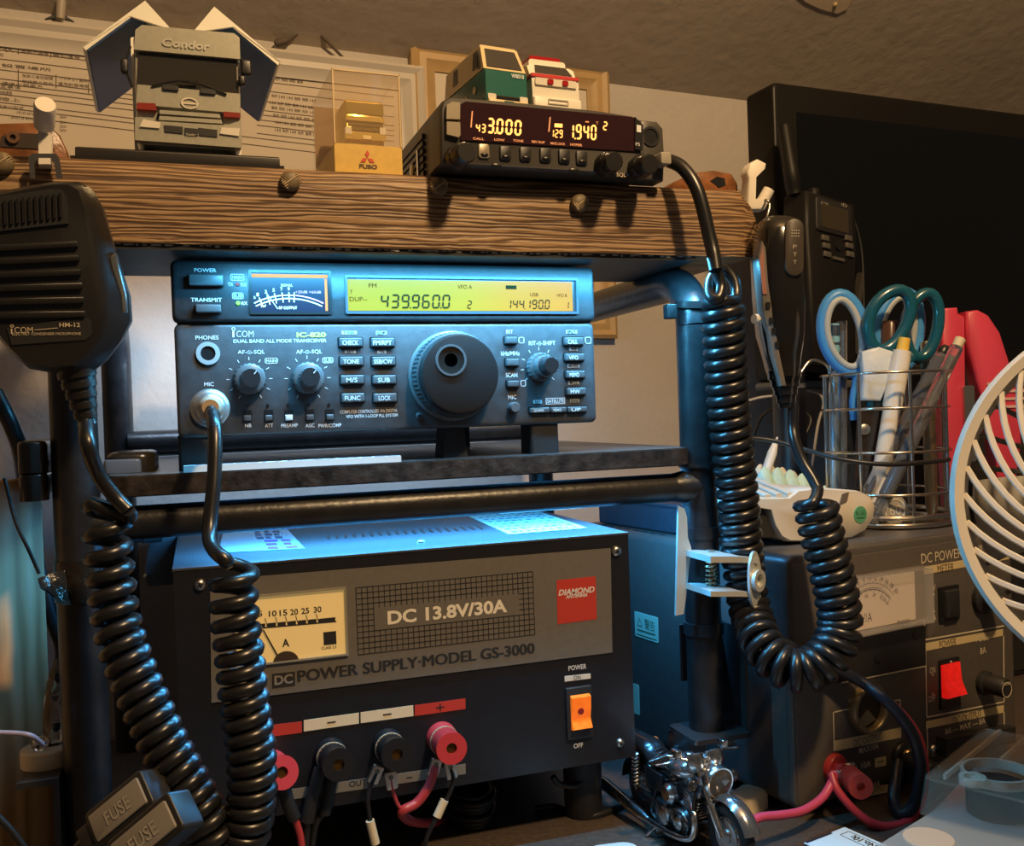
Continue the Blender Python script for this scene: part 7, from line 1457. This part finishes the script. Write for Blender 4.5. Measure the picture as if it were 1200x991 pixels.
# ================================================================== BROWN BRACKETS AND WHITE HOOKS ON THE PLANK
LTH = M('bracket_rust_brown', (.17, .065, .022), .32, noise=.55, nscale=90, bump=.25, bscale=200)
t = thing('brown_bracket', 'glossy rust brown arched bracket with a bolt hole at the left end of the plank', 'bracket', (PY(35, 180, .0).x, .012, ZP))
F = Fr((0, -.004, ZP)); pts = [(-25, 205), (-25, 150), (0, 144), (40, 143), (58, 147), (70, 158), (78, 175), (80, 182)]
P = [F.uv(x, y) for x, y in pts]; mn = min(v for u, v in P); P = [(u, max(.0004, v)) for u, v in P]; P = [(P[0][0], .0004)] + P[1:-1] + [(P[-1][0] + .001, .0004)]
inn = [F.uv(x, y) for x, y in ((0, 172), (2, 160), (14, 156), (48, 157), (60, 166), (64, 176))]
mb = MB(); mb.prism(F, P, -.028, 0, .0015); obj('arch', mb, LTH, t)
mb = MB(); mb.prism(F, inn, -.001, .0006); pl = obj('inner_plate', mb, M('plate_brown_grey', (.07, .055, .045), .35, .3), t)
u, v = F.uv(16, 162); mb = MB(); mb.annulus(F, u, v, .0014, .0030, .0004, .0022, 18); obj('bolt_ring', mb, M('bolt_rust', (.22, .12, .07), .4, .6), pl)
t = thing('brown_bracket', 'glossy rust brown low bracket at the right end of the plank behind the cable', 'bracket', (PY(820, 220, .0).x, .012, ZP))
F = Fr((0, -.002, ZP)); pts = [(770, 225), (790, 213), (815, 202), (838, 199), (858, 203), (865, 215), (866, 230)]; P = [F.uv(x, y) for x, y in pts]; P = [(u, max(.0004, v)) for u, v in P]; P[0] = (P[0][0], .0004); P[-1] = (P[-1][0], .0004)
mb = MB(); mb.prism(F, P, -.030, 0, .002); obj('arch', mb, LTH, t)
mb = MB(); mb.prism(F, [F.uv(x, y) for x, y in ((832, 212), (840, 207), (849, 209), (850, 217), (842, 220), (838, 216))], -.001, .0004); obj('bolt_hole', mb, BLK, t)
HW = M('hook_white', (.78, .72, .62), .4)
def hook_left():
    F = Fr(PY(55, 190, -.0275)); t = thing('wall_hook', 'white plastic hook on the left end of the plank above the square microphone', 'hook', F.P(0, 0, 0))
    q = lambda x, y, h=0: F.uv(x, y, h)
    mb = MB(); mb.pquad(F, [(47, 197), (62, 197), (62, 160), (56, 160), (56, 146), (46, 146)], -.0005, .004); obj('stem', mb, HW, t)
    a = F.P(*q(51.5, 146, .004), .003); b = F.P(*q(53, 122, .016), .016); mb = MB(); rod(mb, a, b, [(0, .0046), (.9, .0049), (1, .0044)], 22); obj('head', mb, HW, t)
    CG = M('hanger_chrome', (.30, .28, .26), .25, .9)
    mb = MB(); mb.tor([[F.P(*q(x, y, .005), .0052 + d) for x, y in o] for o, d in (([(36, 210), (34, 186), (38, 181), (66, 181), (70, 186), (74, 210)], 0), ([(36, 210), (34, 186), (38, 181), (66, 181), (70, 186), (74, 210)], .0016), ([(42, 210), (41, 192), (44, 189), (61, 189), (64, 192), (67, 210)], .0016), ([(42, 210), (41, 192), (44, 189), (61, 189), (64, 192), (67, 210)], 0))]); obj('hanger_plate', mb, CG, t)
    mb = MB(); mb.pquad(F, [(48, 197), (62, 197), (62, 190), (48, 190)], .0005, .0075); obj('hook_lip', mb, HW, t)
hook_left()
F = Fr(PY(885, 240, -.012)); t = thing('wall_hook', 'white plastic hook on the right end of the plank above the slim microphone', 'hook', F.P(0, 0, 0))
q = lambda x, y: F.uv(x, y)
mb = MB(); mb.prism(F, [q(*p) for p in ((871, 247), (874, 210), (872, 203), (876, 193), (884, 188), (894, 193), (893, 199), (882, 209), (881, 236), (893, 236), (893, 247))], -.004, .004, .0012); obj('stem', mb, HW, t)
mb = MB(); rod(mb, F.P(*q(890, 242), 0), F.P(*q(899, 223), .002), [(0, .0038), (1, .0036)], 16); obj('lip', mb, HW, t)
mb = MB(); mb.prism(F, [q(*p) for p in ((863, 262), (862, 232), (868, 225), (874, 228), (875, 262))], -.008, -.0042, .001); obj('back_plate', mb, M('plate_dark', (.05, .045, .04), .4), t)  # back plate, its dark tone includes the hook's greyish shadow
# ================================================================== SQUARE MICROPHONE with its coiled cord
MD = .405
MFm = frame3(PD(70, 330, MD), (EYE - PD(70, 330, MD)).normalized().lerp(-ROT[2], .3), (0, 0, 1)); 
def q(x, y, h=0.0): return MFm.uv(x, y, h)
MB1 = M('mic_black', (.013, .012, .011), .36, noise=.1, nscale=200, bump=.05, bscale=900)
t = thing('hand_microphone', 'square black hand microphone hanging at the left, its coiled cord plugged into the transceiver', 'microphone', MFm.P(0, -.04, -.01))
sil = [(-40, 228), (-5, 221), (30, 214), (62, 209), (88, 209), (104, 217), (116, 238), (131, 290), (149, 345), (151, 376), (139, 400), (120, 424), (104, 437), (62, 439), (30, 433), (8, 415), (-8, 395), (-40, 380)]
fr_ = [(-38, 236), (-4, 229), (30, 222), (62, 216), (80, 216), (92, 223), (98, 242), (106, 295), (113, 345), (115, 374), (108, 396), (96, 416), (86, 428), (56, 430), (30, 425), (12, 408), (-2, 390), (-38, 374)]
mid = [(a[0] * .35 + b[0] * .65, a[1] * .35 + b[1] * .65) for a, b in zip(sil, fr_)]
P = lambda pts, h: [MFm.P(*q(x, y), h) for x, y in pts]
mb = MB(); mb.loft([[MFm.P(u * .94 + .001, v * .96, -.028) for u, v in [q(*p) for p in sil]], P(sil, -.022), P(sil, -.009), P(mid, -.0025), P(fr_, 0)]); body = obj('body', mb, MB1, t, ang=.7)
mb = MB(); mb.prism(MFm, [q(*p) for p in ((-38, 236), (60, 222), (72, 222), (78, 230), (81, 262), (-38, 275))], -.0005, .0012); gr = obj('grille_panel', mb, BLKM, t)
for i in range(15):
    x = -30 + i * 7.2; y0 = 233 - x * .135; mb = MB(); mb.prism(MFm, [q(x, y0 + 32), q(x + 3, y0 + 31.5), q(x + 2, y0 + 3), q(x - 1, y0 + 3.4)], .001, .0024); obj('grille_rib', mb, MB1, gr)
for i in range(6):
    y = 286 + i * 15.5; sk = .10 - i * .012; r = 92 + i * 1.6
    mb = MB(); mb.prism(MFm, [q(-38, y + 11), q(r, y + 11 - (r + 38) * sk * .6), q(r, y + 4 - (r + 38) * sk * .6), q(-38, y + 3)], -.0003, .0018, .0004); obj('slat', mb, MB1, t)
mb = MB(); mb.prism(MFm, [q(*p) for p in ((8, 384), (100, 371), (107, 376), (108, 392), (100, 398), (14, 404))], -.0003, .0006); lb = obj('logo_plate', mb, BLKM, t)
mb = MB(); ptext(mb, MFm, 'COM', 17.5, 387.3, 39, 386, 8, .001, -.005); ptext(mb, MFm, '\u0131', 13.3, 388, 15, 388, 7, .001); u, v = q(14.5, 382); k = MFm.mm(14, 382); mb.annulus(MFm, u, v, 1.3 * k, 2.1 * k, .0006, .001, 12); ptext(mb, MFm, 'HM-12', 70, 381.5, 94, 379.5, 5.5, .001, .015); ptext(mb, MFm, 'ELECTRET CONDENSER MICROPHONE', 15, 394.5, 95, 387.5, 3.4, .001)
mb.prism(MFm, [q(41, 387), (q(68, 384.5)), q(68, 383.8), q(41, 386.3)], .0006, .001); obj('lettering', mb, M('print_warm', (.6, .5, .35)), lb)
mb = MB(); a = [q(*p) for p in ((124, 300), (133, 294), (147, 345), (148, 366), (137, 372))]; mb.prism(MFm, a, -.020, -.0068, .0015); obj('talk_button', mb, M('ptt_grey_blue', (.10, .115, .13), .25, coat=.3), t)
rp = [MFm.P(*q(84, 438), -.012), MFm.P(*q(90, 468), -.012), MFm.P(*q(97, 500), -.012)]
mb = MB(); G = frame3(rp[0] + MFm.v * .004, rp[2] - rp[0]); L = (rp[2] - rp[0]).length + .004; prof = [(.0095, 0)]
for i in range(5): h_ = L * (.12 + i * .17); r_ = .0082 - i * .0008; prof += [(r_, h_), (r_, h_ + L * .10), (r_ - .0012, h_ + L * .105), (r_ - .0012, h_ + L * .165)]
mb.lathe(G, 0, 0, prof + [(.0045, L)], 18); obj('strain_relief', mb, MB1, t)
WR = M('cord_black', (.011, .011, .012), .31, spec=.6)
RT = lambda px, py, D: PD(px, py, D)
DA = .432
cord = [rp[2] - MFm.v * -.002, RT(103, 520, .412), RT(115, 555, .420), RT(135, 582, .424), RT(150, 598, .424)]
mb = MB(); mb.tube(cord, .0034, 10, 8); obj('cord', mb, WR, t)
pathA = [RT(*p) for p in ((126, 588, DA), (126, 630, DA), (130, 680, DA), (138, 735, DA - .002), (152, 780, DA - .004), (172, 828, DA - .006), (196, 880, DA - .008), (224, 930, DA - .010), (246, 975, DA - .012), (258, 1030, DA - .012))]
mb = MB(); mb.coil(pathA, .0080, .0033, 24, 20, 8, warp=.80, lead=[cord[-1], RT(150, 606, .428)], ph=0); obj('coiled_cord', mb, WR, t)
DBm = .425
pathB = [RT(*p) for p in ((275, 662, DBm), (274, 710, DBm), (280, 760, DBm), (286, 820, DBm), (293, 870, DBm), (296, 915, DBm), (292, 960, DBm), (280, 1000, DBm), (268, 1030, DBm))]
pl0 = RT(246, 478, .480)
leadB = [RT(249, 486, .455), RT(252, 505, .443), RT(251, 560, .435), RT(246, 615, .428), RT(248, 640, .420), RT(264, 656, .412)]
mb = MB(); mb.coil(pathB, .0082, .0033, 20, 20, 8, warp=.86, lead=leadB, ph=2.0); obj('coiled_cord', mb, WR, t)
G = frame3(pl0, V((0, -1, 0))); mb = MB(); mb.lathe(G, 0, 0, [(.0088, -.002), (.0098, 0), (.0098, .003), (.0088, .004), (.0080, .0045), (.0074, .009), (.0055, .011)], 34, 0); pg = obj('mic_plug', mb, M('plug_silver', (.62, .63, .60), .32, .8), t)
mb = MB(); mb.lathe(G, 0, 0, [(.0058, .010), (.0052, .0150), (.0040, .018)], 20); obj('plug_boot', mb, M('plug_tan', (.45, .36, .26), .4), pg)
mb = MB(); mb.tube([pl0 + V((0, -.014, 0)), pl0 + V((.0005, -.020, -.004)), leadB[0], leadB[1]], .0034, 10, 6); obj('cord', mb, WR, t)
# ================================================================== SLIM MICROPHONE at the right with its coiled cord
SD = .545
SMF = frame3(PD(918, 360, SD), -ROT[2], -ROT[1])
def q(x, y, h=0.0): return SMF.uv(x, y, h)
t = thing('hand_microphone', 'slim glossy black hand microphone hanging from the right white hook', 'microphone', SMF.P(0, -.05, 0))
GB = M('mic_gloss_black', (.012, .011, .010), .16, coat=.3)
sec = []
for (y, xl, xr) in ((250, 903, 936), (255, 897, 943), (268, 893, 946), (300, 891, 947), (345, 893, 949), (390, 898, 948), (415, 904, 946), (430, 908, 944), (440, 912, 942)):
    c = q((xl + xr) / 2, y); w = (q(xr, y)[0] - q(xl, y)[0]) / 2; n = 22; dpt = .020 if y < 400 else .014
    if y <= 255: dpt = .015 if y == 255 else .011
    sec.append([SMF.P(c[0] + w * (1 if math.cos(a) > 0 else -1) * abs(math.cos(a)) ** .7, c[1], -.016 + dpt * (1 if math.sin(a) > 0 else -1) * abs(math.sin(a)) ** .7) for a in [2 * math.pi * i / n for i in range(n)]])
mb = MB(); mb.loft(sec); obj('body', mb, GB, t, ang=1.0)
mb = MB(); a, b = q(917, 325), q(939, 258); mb.box(SMF, a[0], a[1], b[0], b[1], -.003, .0052, .0052, .0008, 6); pt = obj('talk_button', mb, M('ptt_brown_grey', (.055, .045, .035), .4), t)
mb = MB(); ptext(mb, SMF, 'PTT', 924.5, 295, 931.5, 295, 4, .0055) if False else None
for i, c_ in enumerate('PTT'): ptext(mb, SMF, c_, 926, 291 + i * 9, 930.5, 291 + i * 9, 4.5, .0055, .0)
for r in range(3):
    for c_ in range(4): mb.box(SMF, *q(924 + c_ * 2.6, 273 + r * 3.2), *[x + .0007 for x in q(924 + c_ * 2.6, 273 + r * 3.2)], .0052, .0056)
obj('button_marks', mb, M('print_dim', (.4, .36, .3)), pt)
side = [(888, 300), (892, 282), (896, 290), (899, 330), (905, 370), (914, 420), (921, 452), (916, 452), (905, 412), (894, 362)]
mb = MB(); mb.prism(SMF, [q(*p) for p in side], -.012, .0012, .0005); fp = obj('face_plate', mb, M('face_plate_grey', (.16, .145, .13), .35), t)
mb = MB(); mb.prism(SMF, [q(*p) for p in ((889, 305), (893, 288), (896, 325), (898, 345), (893, 345))], .001, .0018); obj('face_label', mb, M('face_label_red_grey', (.30, .13, .10), .5), fp)
mb = MB()
for (x, y) in ((899, 358), (903, 376), (906, 388), (910, 404)): a = q(x, y); mb.box(SMF, a[0] - .0013, a[1] - .0018, a[0] + .0013, a[1] + .0018, .001, .0022, .0004)
obj('key_row', mb, BLK, fp)
mb = MB(); a, b = SMF.P(*q(893, 373), -.004), SMF.P(*q(884.5, 373), -.002); rod(mb, a, b, [(0, .0016), (.5, .0018), (.55, .0030), (1, .0028)], 16); obj('white_knob', mb, WPL, t)
mb = MB(); G = frame3(SMF.P(*q(927, 432), -.014), SMF.P(*q(930, 478), -.014) - SMF.P(*q(927, 432), -.014)); L = 46 * SD / FPX; prof = [(.0100, 0)]
for i in range(4): h_ = L * (.10 + i * .21); r_ = .0098 - i * .0014; prof += [(r_, h_), (r_, h_ + L * .13), (r_ - .001, h_ + L * .135), (r_ - .001, h_ + L * .205)]
mb.lathe(G, 0, 0, prof + [(.0036, L)], 18); obj('strain_relief', mb, GB, t)
mb = MB(); mb.tube([F.P(*F.uv(893, 240), .003), PD(897, 234, .556), PD(902, 240, .552), PD(898, 258, .550), SMF.P(*q(897, 284), -.010)], .0007, 8, 6); obj('hanging_loop', mb, STEEL, t)
SC = lambda px, py, D=.535: PD(px, py, D)
cordC = [SC(929, 474, .559), SC(929, 498, .559), SC(931, 515, .556), SC(940, 540, .552), SC(952, 560, .547), SC(958, 572, .544)]
mb = MB(); mb.tube(cordC, .0034, 10, 8); obj('cord', mb, WR, t)
pathC = [SC(*p) for p in ((955, 587, .545), (962, 620, .545), (972, 660, .545), (981, 700, .545), (984, 735, .545), (972, 766, .541), (945, 785, .540), (917, 780, .543), (893, 755, .553), (879, 715, .572), (872, 670, .577), (867, 610, .575), (861, 550, .572), (854, 480, .566), (850, 420, .560), (848, 380, .556), (847, 352, .554))]
SP_ = [PD(781, 187, .553), PD(800, 197, .545), PD(818, 225, .54), (PD(832, 280, .538)), PD(839, 325, .536)]
up = [SC(846, 342, .528), SC(836, 352, .524), SC(829, 338, .528), SC(836, 320, .536), SC(848, 318, .540), SC(858, 330, .540), SC(856, 350, .536)]
mb = MB(); mb.coil(pathC, .0098, .0035, 49, 18, 8, lead=[cordC[-1], SC(957, 580, .540)], tail=[SC(862, 350, .552), SC(860, 328, .556), SC(846, 314, .556), SC(834, 328, .548), SC(832, 345, .540), SC(841, 350, .537), SC(845, 335, .540), SC(839, 315, .540)]); obj('coiled_cord', mb, WR, t)
mb = MB(); mb.tube(SP_[:4] + [SC(836.5, 300, .536), SC(839, 317, .534)], .0040, 12, 8); obj('cord', mb, WR, t)
# ================================================================== MOTORCYCLE
def bike():
    a, b = PZ(858, 1018, 0), PZ(761, 955, 0); L = (a - b).length; yaw = math.atan2(a.y - b.y, a.x - b.x)
    t = thing('toy_motorcycle', 'dark chrome toy motorcycle parked on the desk between the two power supplies', 'toy motorcycle', (0, 0, 0))
    CH = M('bike_chrome', (.72, .73, .74), .20, 1.0, noise=.3, nscale=300); CD = M('bike_dark_metal', (.12, .12, .125), .22, .9, noise=.3, nscale=300); BK = M('bike_black', (.012, .012, .013), .2, coat=.5); TY = M('bike_tyre', (.012, .012, .012), .6); TK = M('bike_tank', (.45, .47, .49), .16, .9, coat=.5)
    WB = L; Rw = .0185; X = lambda x, y, z: V((x, y, z))
    FS = Fr((0, 0, 0)); FS.u = V((1, 0, 0)); FS.v = V((0, 0, 1)); FS.n = V((0, -1, 0))
    def wheel(x, w, nm):
        mb = MB(); n = 36; rr = Rw - w
        mb.tor([[X(x + (rr + w * math.cos(p)) * math.cos(2 * math.pi * i / n), w * .9 * math.sin(p), Rw + (rr + w * math.cos(p)) * math.sin(2 * math.pi * i / n)) for i in range(n)] for p in [2 * math.pi * k / 10 for k in range(10)]]); o = obj(nm, mb, TY, t)
        mb = MB(); mb.tor([[X(x + r * math.cos(2 * math.pi * i / n), y, Rw + r * math.sin(2 * math.pi * i / n)) for i in range(n)] for r, y in ((rr - w * .6, -.0022), (rr - w * .9, -.0022), (rr - w * .9, .0022), (rr - w * .6, .0022))]); obj('rim', mb, CH, o)
        mb = MB()
        for i in range(14): a_ = 2 * math.pi * i / 14; mb.tube([X(x + .003 * math.cos(a_ + .5), (.0018 if i % 2 else -.0018), Rw + .003 * math.sin(a_ + .5)), X(x + (rr - w * .7) * math.cos(a_), 0, Rw + (rr - w * .7) * math.sin(a_))], .00035, 5, 0)
        obj('spokes', mb, CH, o)
        mb = MB(); mb.lathe(FS, x, Rw, [(.0042, -.0045), (.0042, .0045)], 18); mb.lathe(FS, x, Rw, [(.0095, .0030), (.0095, .0036)], 26); obj('hub', mb, CH, o)
    wheel(WB, .0045, 'front_wheel'); wheel(0, .0058, 'rear_wheel')
    hx, hz = WB - .021, .052
    for y in (-.0058, .0058):
        mb = MB(); rod(mb, X(WB, y, Rw), X(hx, y, hz), [(0, .0024), (.45, .0026), (.47, .0017), (1, .0017)], 14); obj('fork', mb, CH, t)
    def arc(r, a0, a1, x, w, th, n=14):
        mb = MB(); rings = []
        for i in range(n + 1):
            a_ = math.radians(a0 + (a1 - a0) * i / n); c, s = math.cos(a_), math.sin(a_)
            rings.append([X(x + r * c, -w, Rw + r * s), X(x + (r + th) * c, -w * .6, Rw + (r + th) * s), X(x + (r + th * 1.2) * c, 0, Rw + (r + th * 1.2) * s), X(x + (r + th) * c, w * .6, Rw + (r + th) * s), X(x + r * c, w, Rw + r * s), X(x + (r + th * .3) * c, 0, Rw + (r + th * .3) * s)])
        return mb.loft(rings)
    obj('front_fender', arc(Rw + .0012, 20, 165, WB, .0055, .0022), TK, t); obj('rear_fender', arc(Rw + .002, 40, 178, 0, .0065, .0022), BK, t)
    for z in (.043, .0505): mb = MB(); mb.box(Fz(hx + (.003 if z < .05 else .0), 0, 0), -.004, -.0085, .003, .0085, z, z + .0024, .001); obj('fork_clamp', mb, CH, t)
    mb = MB(); G = frame3(X(hx + .005, 0, .046), V((1, 0, -.12))); mb.lathe(G, 0, 0, [(.002, -.006), (.0065, -.003), (.0088, .003), (.0095, .007), (.0088, .0085)], 28); hl = obj('headlight', mb, CH, t); mb = MB(); mb.lathe(G, 0, 0, [(.0084, .0083), (.006, .0094), (.002, .0099)], 24); obj('lens', mb, M('lens_dark', (.10, .10, .10), .08, .3, coat=.6), hl)
    for y in (-.0065, .0065):
        G = frame3(X(hx - .001, y, .0545), V((-.55, 0, 1))); mb = MB(); mb.lathe(G, 0, 0, [(.003, -.006), (.0055, -.003), (.0055, .003), (.0048, .0036)], 20); obj('gauge', mb, CH, t)
        mb = MB(); G = frame3(X(hx + .004, y * 2.3, .044), V((1, 0, 0))); mb.lathe(G, 0, 0, [(.0018, -.003), (.0034, 0), (.0034, .003), (.002, .0042)], 16); obj('turn_signal', mb, CD, t)
    mb = MB(); mb.tube([X(hx - .012, -.029, .054), X(hx - .008, -.020, .057), X(hx - .001, -.010, .055), X(hx, 0, .0545), X(hx - .001, .010, .055), X(hx - .008, .020, .057), X(hx - .012, .029, .054)], .0012, 8, 6); obj('handlebar', mb, CH, t)
    for s in (-1, 1):
        mb = MB(); rod(mb, X(hx - .008, s * .020, .057), X(hx - .0125, s * .030, .0537), [(0, .0020), (1, .0020)], 12); obj('grip', mb, BK, t)
        mb = MB(); mb.box(Fz(hx - .005, s * .0165, 0), -.003, -.002, .003, .002, .0575, .0615, .0006, .0005); obj('brake_reservoir', mb, CH, t)
        mb = MB(); mb.tube([X(hx - .004, s * .017, .0565), X(hx - .002, s * .024, .056), X(hx - .006, s * .030, .0545)], .0006, 6, 5); obj('brake_lever', mb, CH, t)
    def body(secs, nm, m, n=18):
        rings = [[X(x, w * math.cos(a_) if abs(math.cos(a_)) > 0 else 0, z + (ht if math.sin(a_) > 0 else hb) * math.sin(a_)) for a_ in [2 * math.pi * i / n for i in range(n)]] for x, w, z, ht, hb in secs]
        mb = MB(); mb.loft(rings); return obj(nm, mb, m, t, ang=1.2)
    body([(hx - .004, .003, .045, .003, .003), (hx - .007, .0085, .0455, .0058, .006), (hx - .014, .0115, .0455, .0072, .0075), (hx - .024, .0105, .0445, .0066, .007), (hx - .032, .0065, .0425, .004, .005), (hx - .035, .003, .041, .002, .003)], 'fuel_tank', TK)
    mb = MB(); mb.lathe(Fz(hx - .015, 0, .0522), 0, 0, [(.003, -.001), (.003, .0012), (.002, .0018)], 18); obj('fuel_cap', mb, CH, t)
    sx = hx - .034
    body([(sx + .003, .004, .0405, .003, .003), (sx, .0075, .0405, .0042, .003), (sx - .012, .0095, .0405, .0048, .003), (sx - .017, .0085, .0425, .0050, .004), (sx - .020, .0090, .0445, .0048, .005), (sx - .032, .0080, .0455, .0045, .005), (sx - .040, .0055, .0465, .004, .004), (sx - .043, .002, .047, .002, .002)], 'seat', BK)
    for i in range(3): mb = MB(); mb.tube([X(sx - .003 - i * .0045, -.0075, .0428), X(sx - .003 - i * .0045, 0, .0462), X(sx - .003 - i * .0045, .0075, .0428)], .0006, 6, 6); obj('seat_piping', mb, CD, t)
    mb = MB(); mb.tube([X(sx - .044, -.0035, .047), X(sx - .050, -.0035, .045)], .002, 8, 0); obj('tail_bracket', mb, BK, t)
    mb = MB(); G = frame3(X(-Rw * .75, 0, .040), V((-1, 0, .1))); mb.lathe(G, 0, 0, [(.0045, -.004), (.005, 0), (.0045, .003)], 18); obj('tail_light', mb, M('tail_red', (.25, .02, .02), .15, coat=.5), t)
    for s in (-1, 1): mb = MB(); rod(mb, X(-Rw * .55, s * .006, .041), X(-Rw * .55, s * .015, .041), [(0, .001), (.45, .001), (.5, .0034), (.9, .0034), (1, .002)], 14); obj('turn_signal', mb, M('signal_amber', (.35, .15, .03), .2), t)
    # engine: crankcase, finned cylinders
    ex = WB * .5
    mb = MB(); mb.prism(FS, [(ex - .017, .010), (ex + .012, .009), (ex + .016, .016), (ex + .010, .0225), (ex - .016, .0225), (ex - .020, .017)], -.0115, .0115, .002); obj('crankcase', mb, CD, t)
    for x in (ex - .006,):
        mb = MB(); mb.lathe(FS, x, .0165, [(.0066, .0115), (.0066, .0138), (.005, .0148)], 24); mb2 = obj('engine_cover', mb, CH, t); mb = MB(); mb.lathe(FS, x, .0165, [(.0066, -.0115), (.0066, -.0138), (.005, -.0148)], 24); obj('engine_cover', mb, CH, t)
    mb = MB(); mb.lathe(FS, ex + .008, .0165, [(.0045, .0115), (.0045, .0134), (.003, .0142)], 20); obj('engine_cover', mb, CH, t)
    for dx, tilt in ((.006, .35), (-.008, -.35)):
        G = frame3(X(ex + dx, 0, .0215), V((math.sin(tilt), 0, math.cos(tilt))), (0, 1, 0)); mb = MB(); mb.box(G, -.0085, -.0055, .0085, .0055, 0, .0145, .002); cy = obj('cylinder', mb, CD, t)
        for i in range(6): mb = MB(); mb.box(G, -.0105, -.0072, .0105, .0072, .0015 + i * .0021, .0024 + i * .0021, .002); obj('cooling_fin', mb, CH, cy)
        mb = MB(); mb.box(G, -.0085, -.006, .0085, .006, .0145, .0180, .002, .001); obj('cylinder_head', mb, CH, cy)
    for s in (-1, 1):
        mb = MB(); mb.lathe(FS, ex - .001, .030, [(.0055, s * .0095), (.0058, s * .0125), (.0040, s * .0145)], 22); obj('air_cleaner', mb, CH, t)
        mb = MB(); mb.tube([X(hx - .002, s * .003, .046), X(hx + .004 - .004, s * .009, .030), X(ex + .018, s * .010, .010), X(ex - .020, s * .010, .009), X(sx - .004, s * .008, .028), X(sx - .010, s * .006, .038)], .0013, 8, 6); obj('frame_tube', mb, BK, t)
        mb = MB(); mb.tube([X(ex - .016, s * .008, Rw), X(0, s * .008, Rw)], .0016, 8, 0); obj('swing_arm', mb, CD, t)
        mb = MB(); mb.coil([X(.002, s * .0105, Rw + .003), X(sx - .024, s * .0095, .042)], .0024, .0007, 9, 10, 5); obj('shock_spring', mb, CH, t)
        mb = MB(); rod(mb, X(.002, s * .0105, Rw + .001), X(sx - .024, s * .0095, .0425), [(0, .0016), (1, .0014)], 10); obj('shock_absorber', mb, CD, t)
        mb = MB(); mb.tube([X(ex + .011, s * .006, .030), X(ex + .021, s * .010, .024), X(ex + .020, s * .012, .012), X(ex + .006, s * .0145, .0085), X(ex - .02, s * .0155, .0085)], .0019, 10, 7); obj('exhaust_header', mb, CH, t)
        mb = MB(); rod(mb, X(ex - .018, s * .0155, .0085), X(-.030, s * .0170, .0150), [(0, .0020), (.12, .0030), (.9, .0040), (1, .0034)], 16); mf = obj('muffler', mb, CH, t)
        mb = MB(); mb.lathe(frame3(X(-.030, s * .0170, .0150), X(-1, 0, .13)), 0, 0, [(.0026, 0), (.0026, .0006)], 14); obj('muffler_tip', mb, BK, mf)
        mb = MB(); mb.prism(FS, [(sx - .014, .024), (sx + .002, .026), (sx + .003, .036), (sx - .016, .037)], s * .0075, s * .0095, .0004); obj('side_cover', mb, BK, t)
        mb = MB(); rod(mb, X(ex - .002, s * .0125, .0085), X(ex - .002, s * .0215, .0085), [(0, .0010), (.3, .0014), (1, .0014)], 10); obj('foot_peg', mb, BK, t)
    mb = MB(); mb.tube([X(ex - .010, -.010, .010), X(ex - .016, -.019, .001)], .0011, 8, 0); obj('side_stand', mb, CH, t)
    t.location = (b.x, b.y, .0003); t.rotation_euler = (0, 0, yaw)
bike()
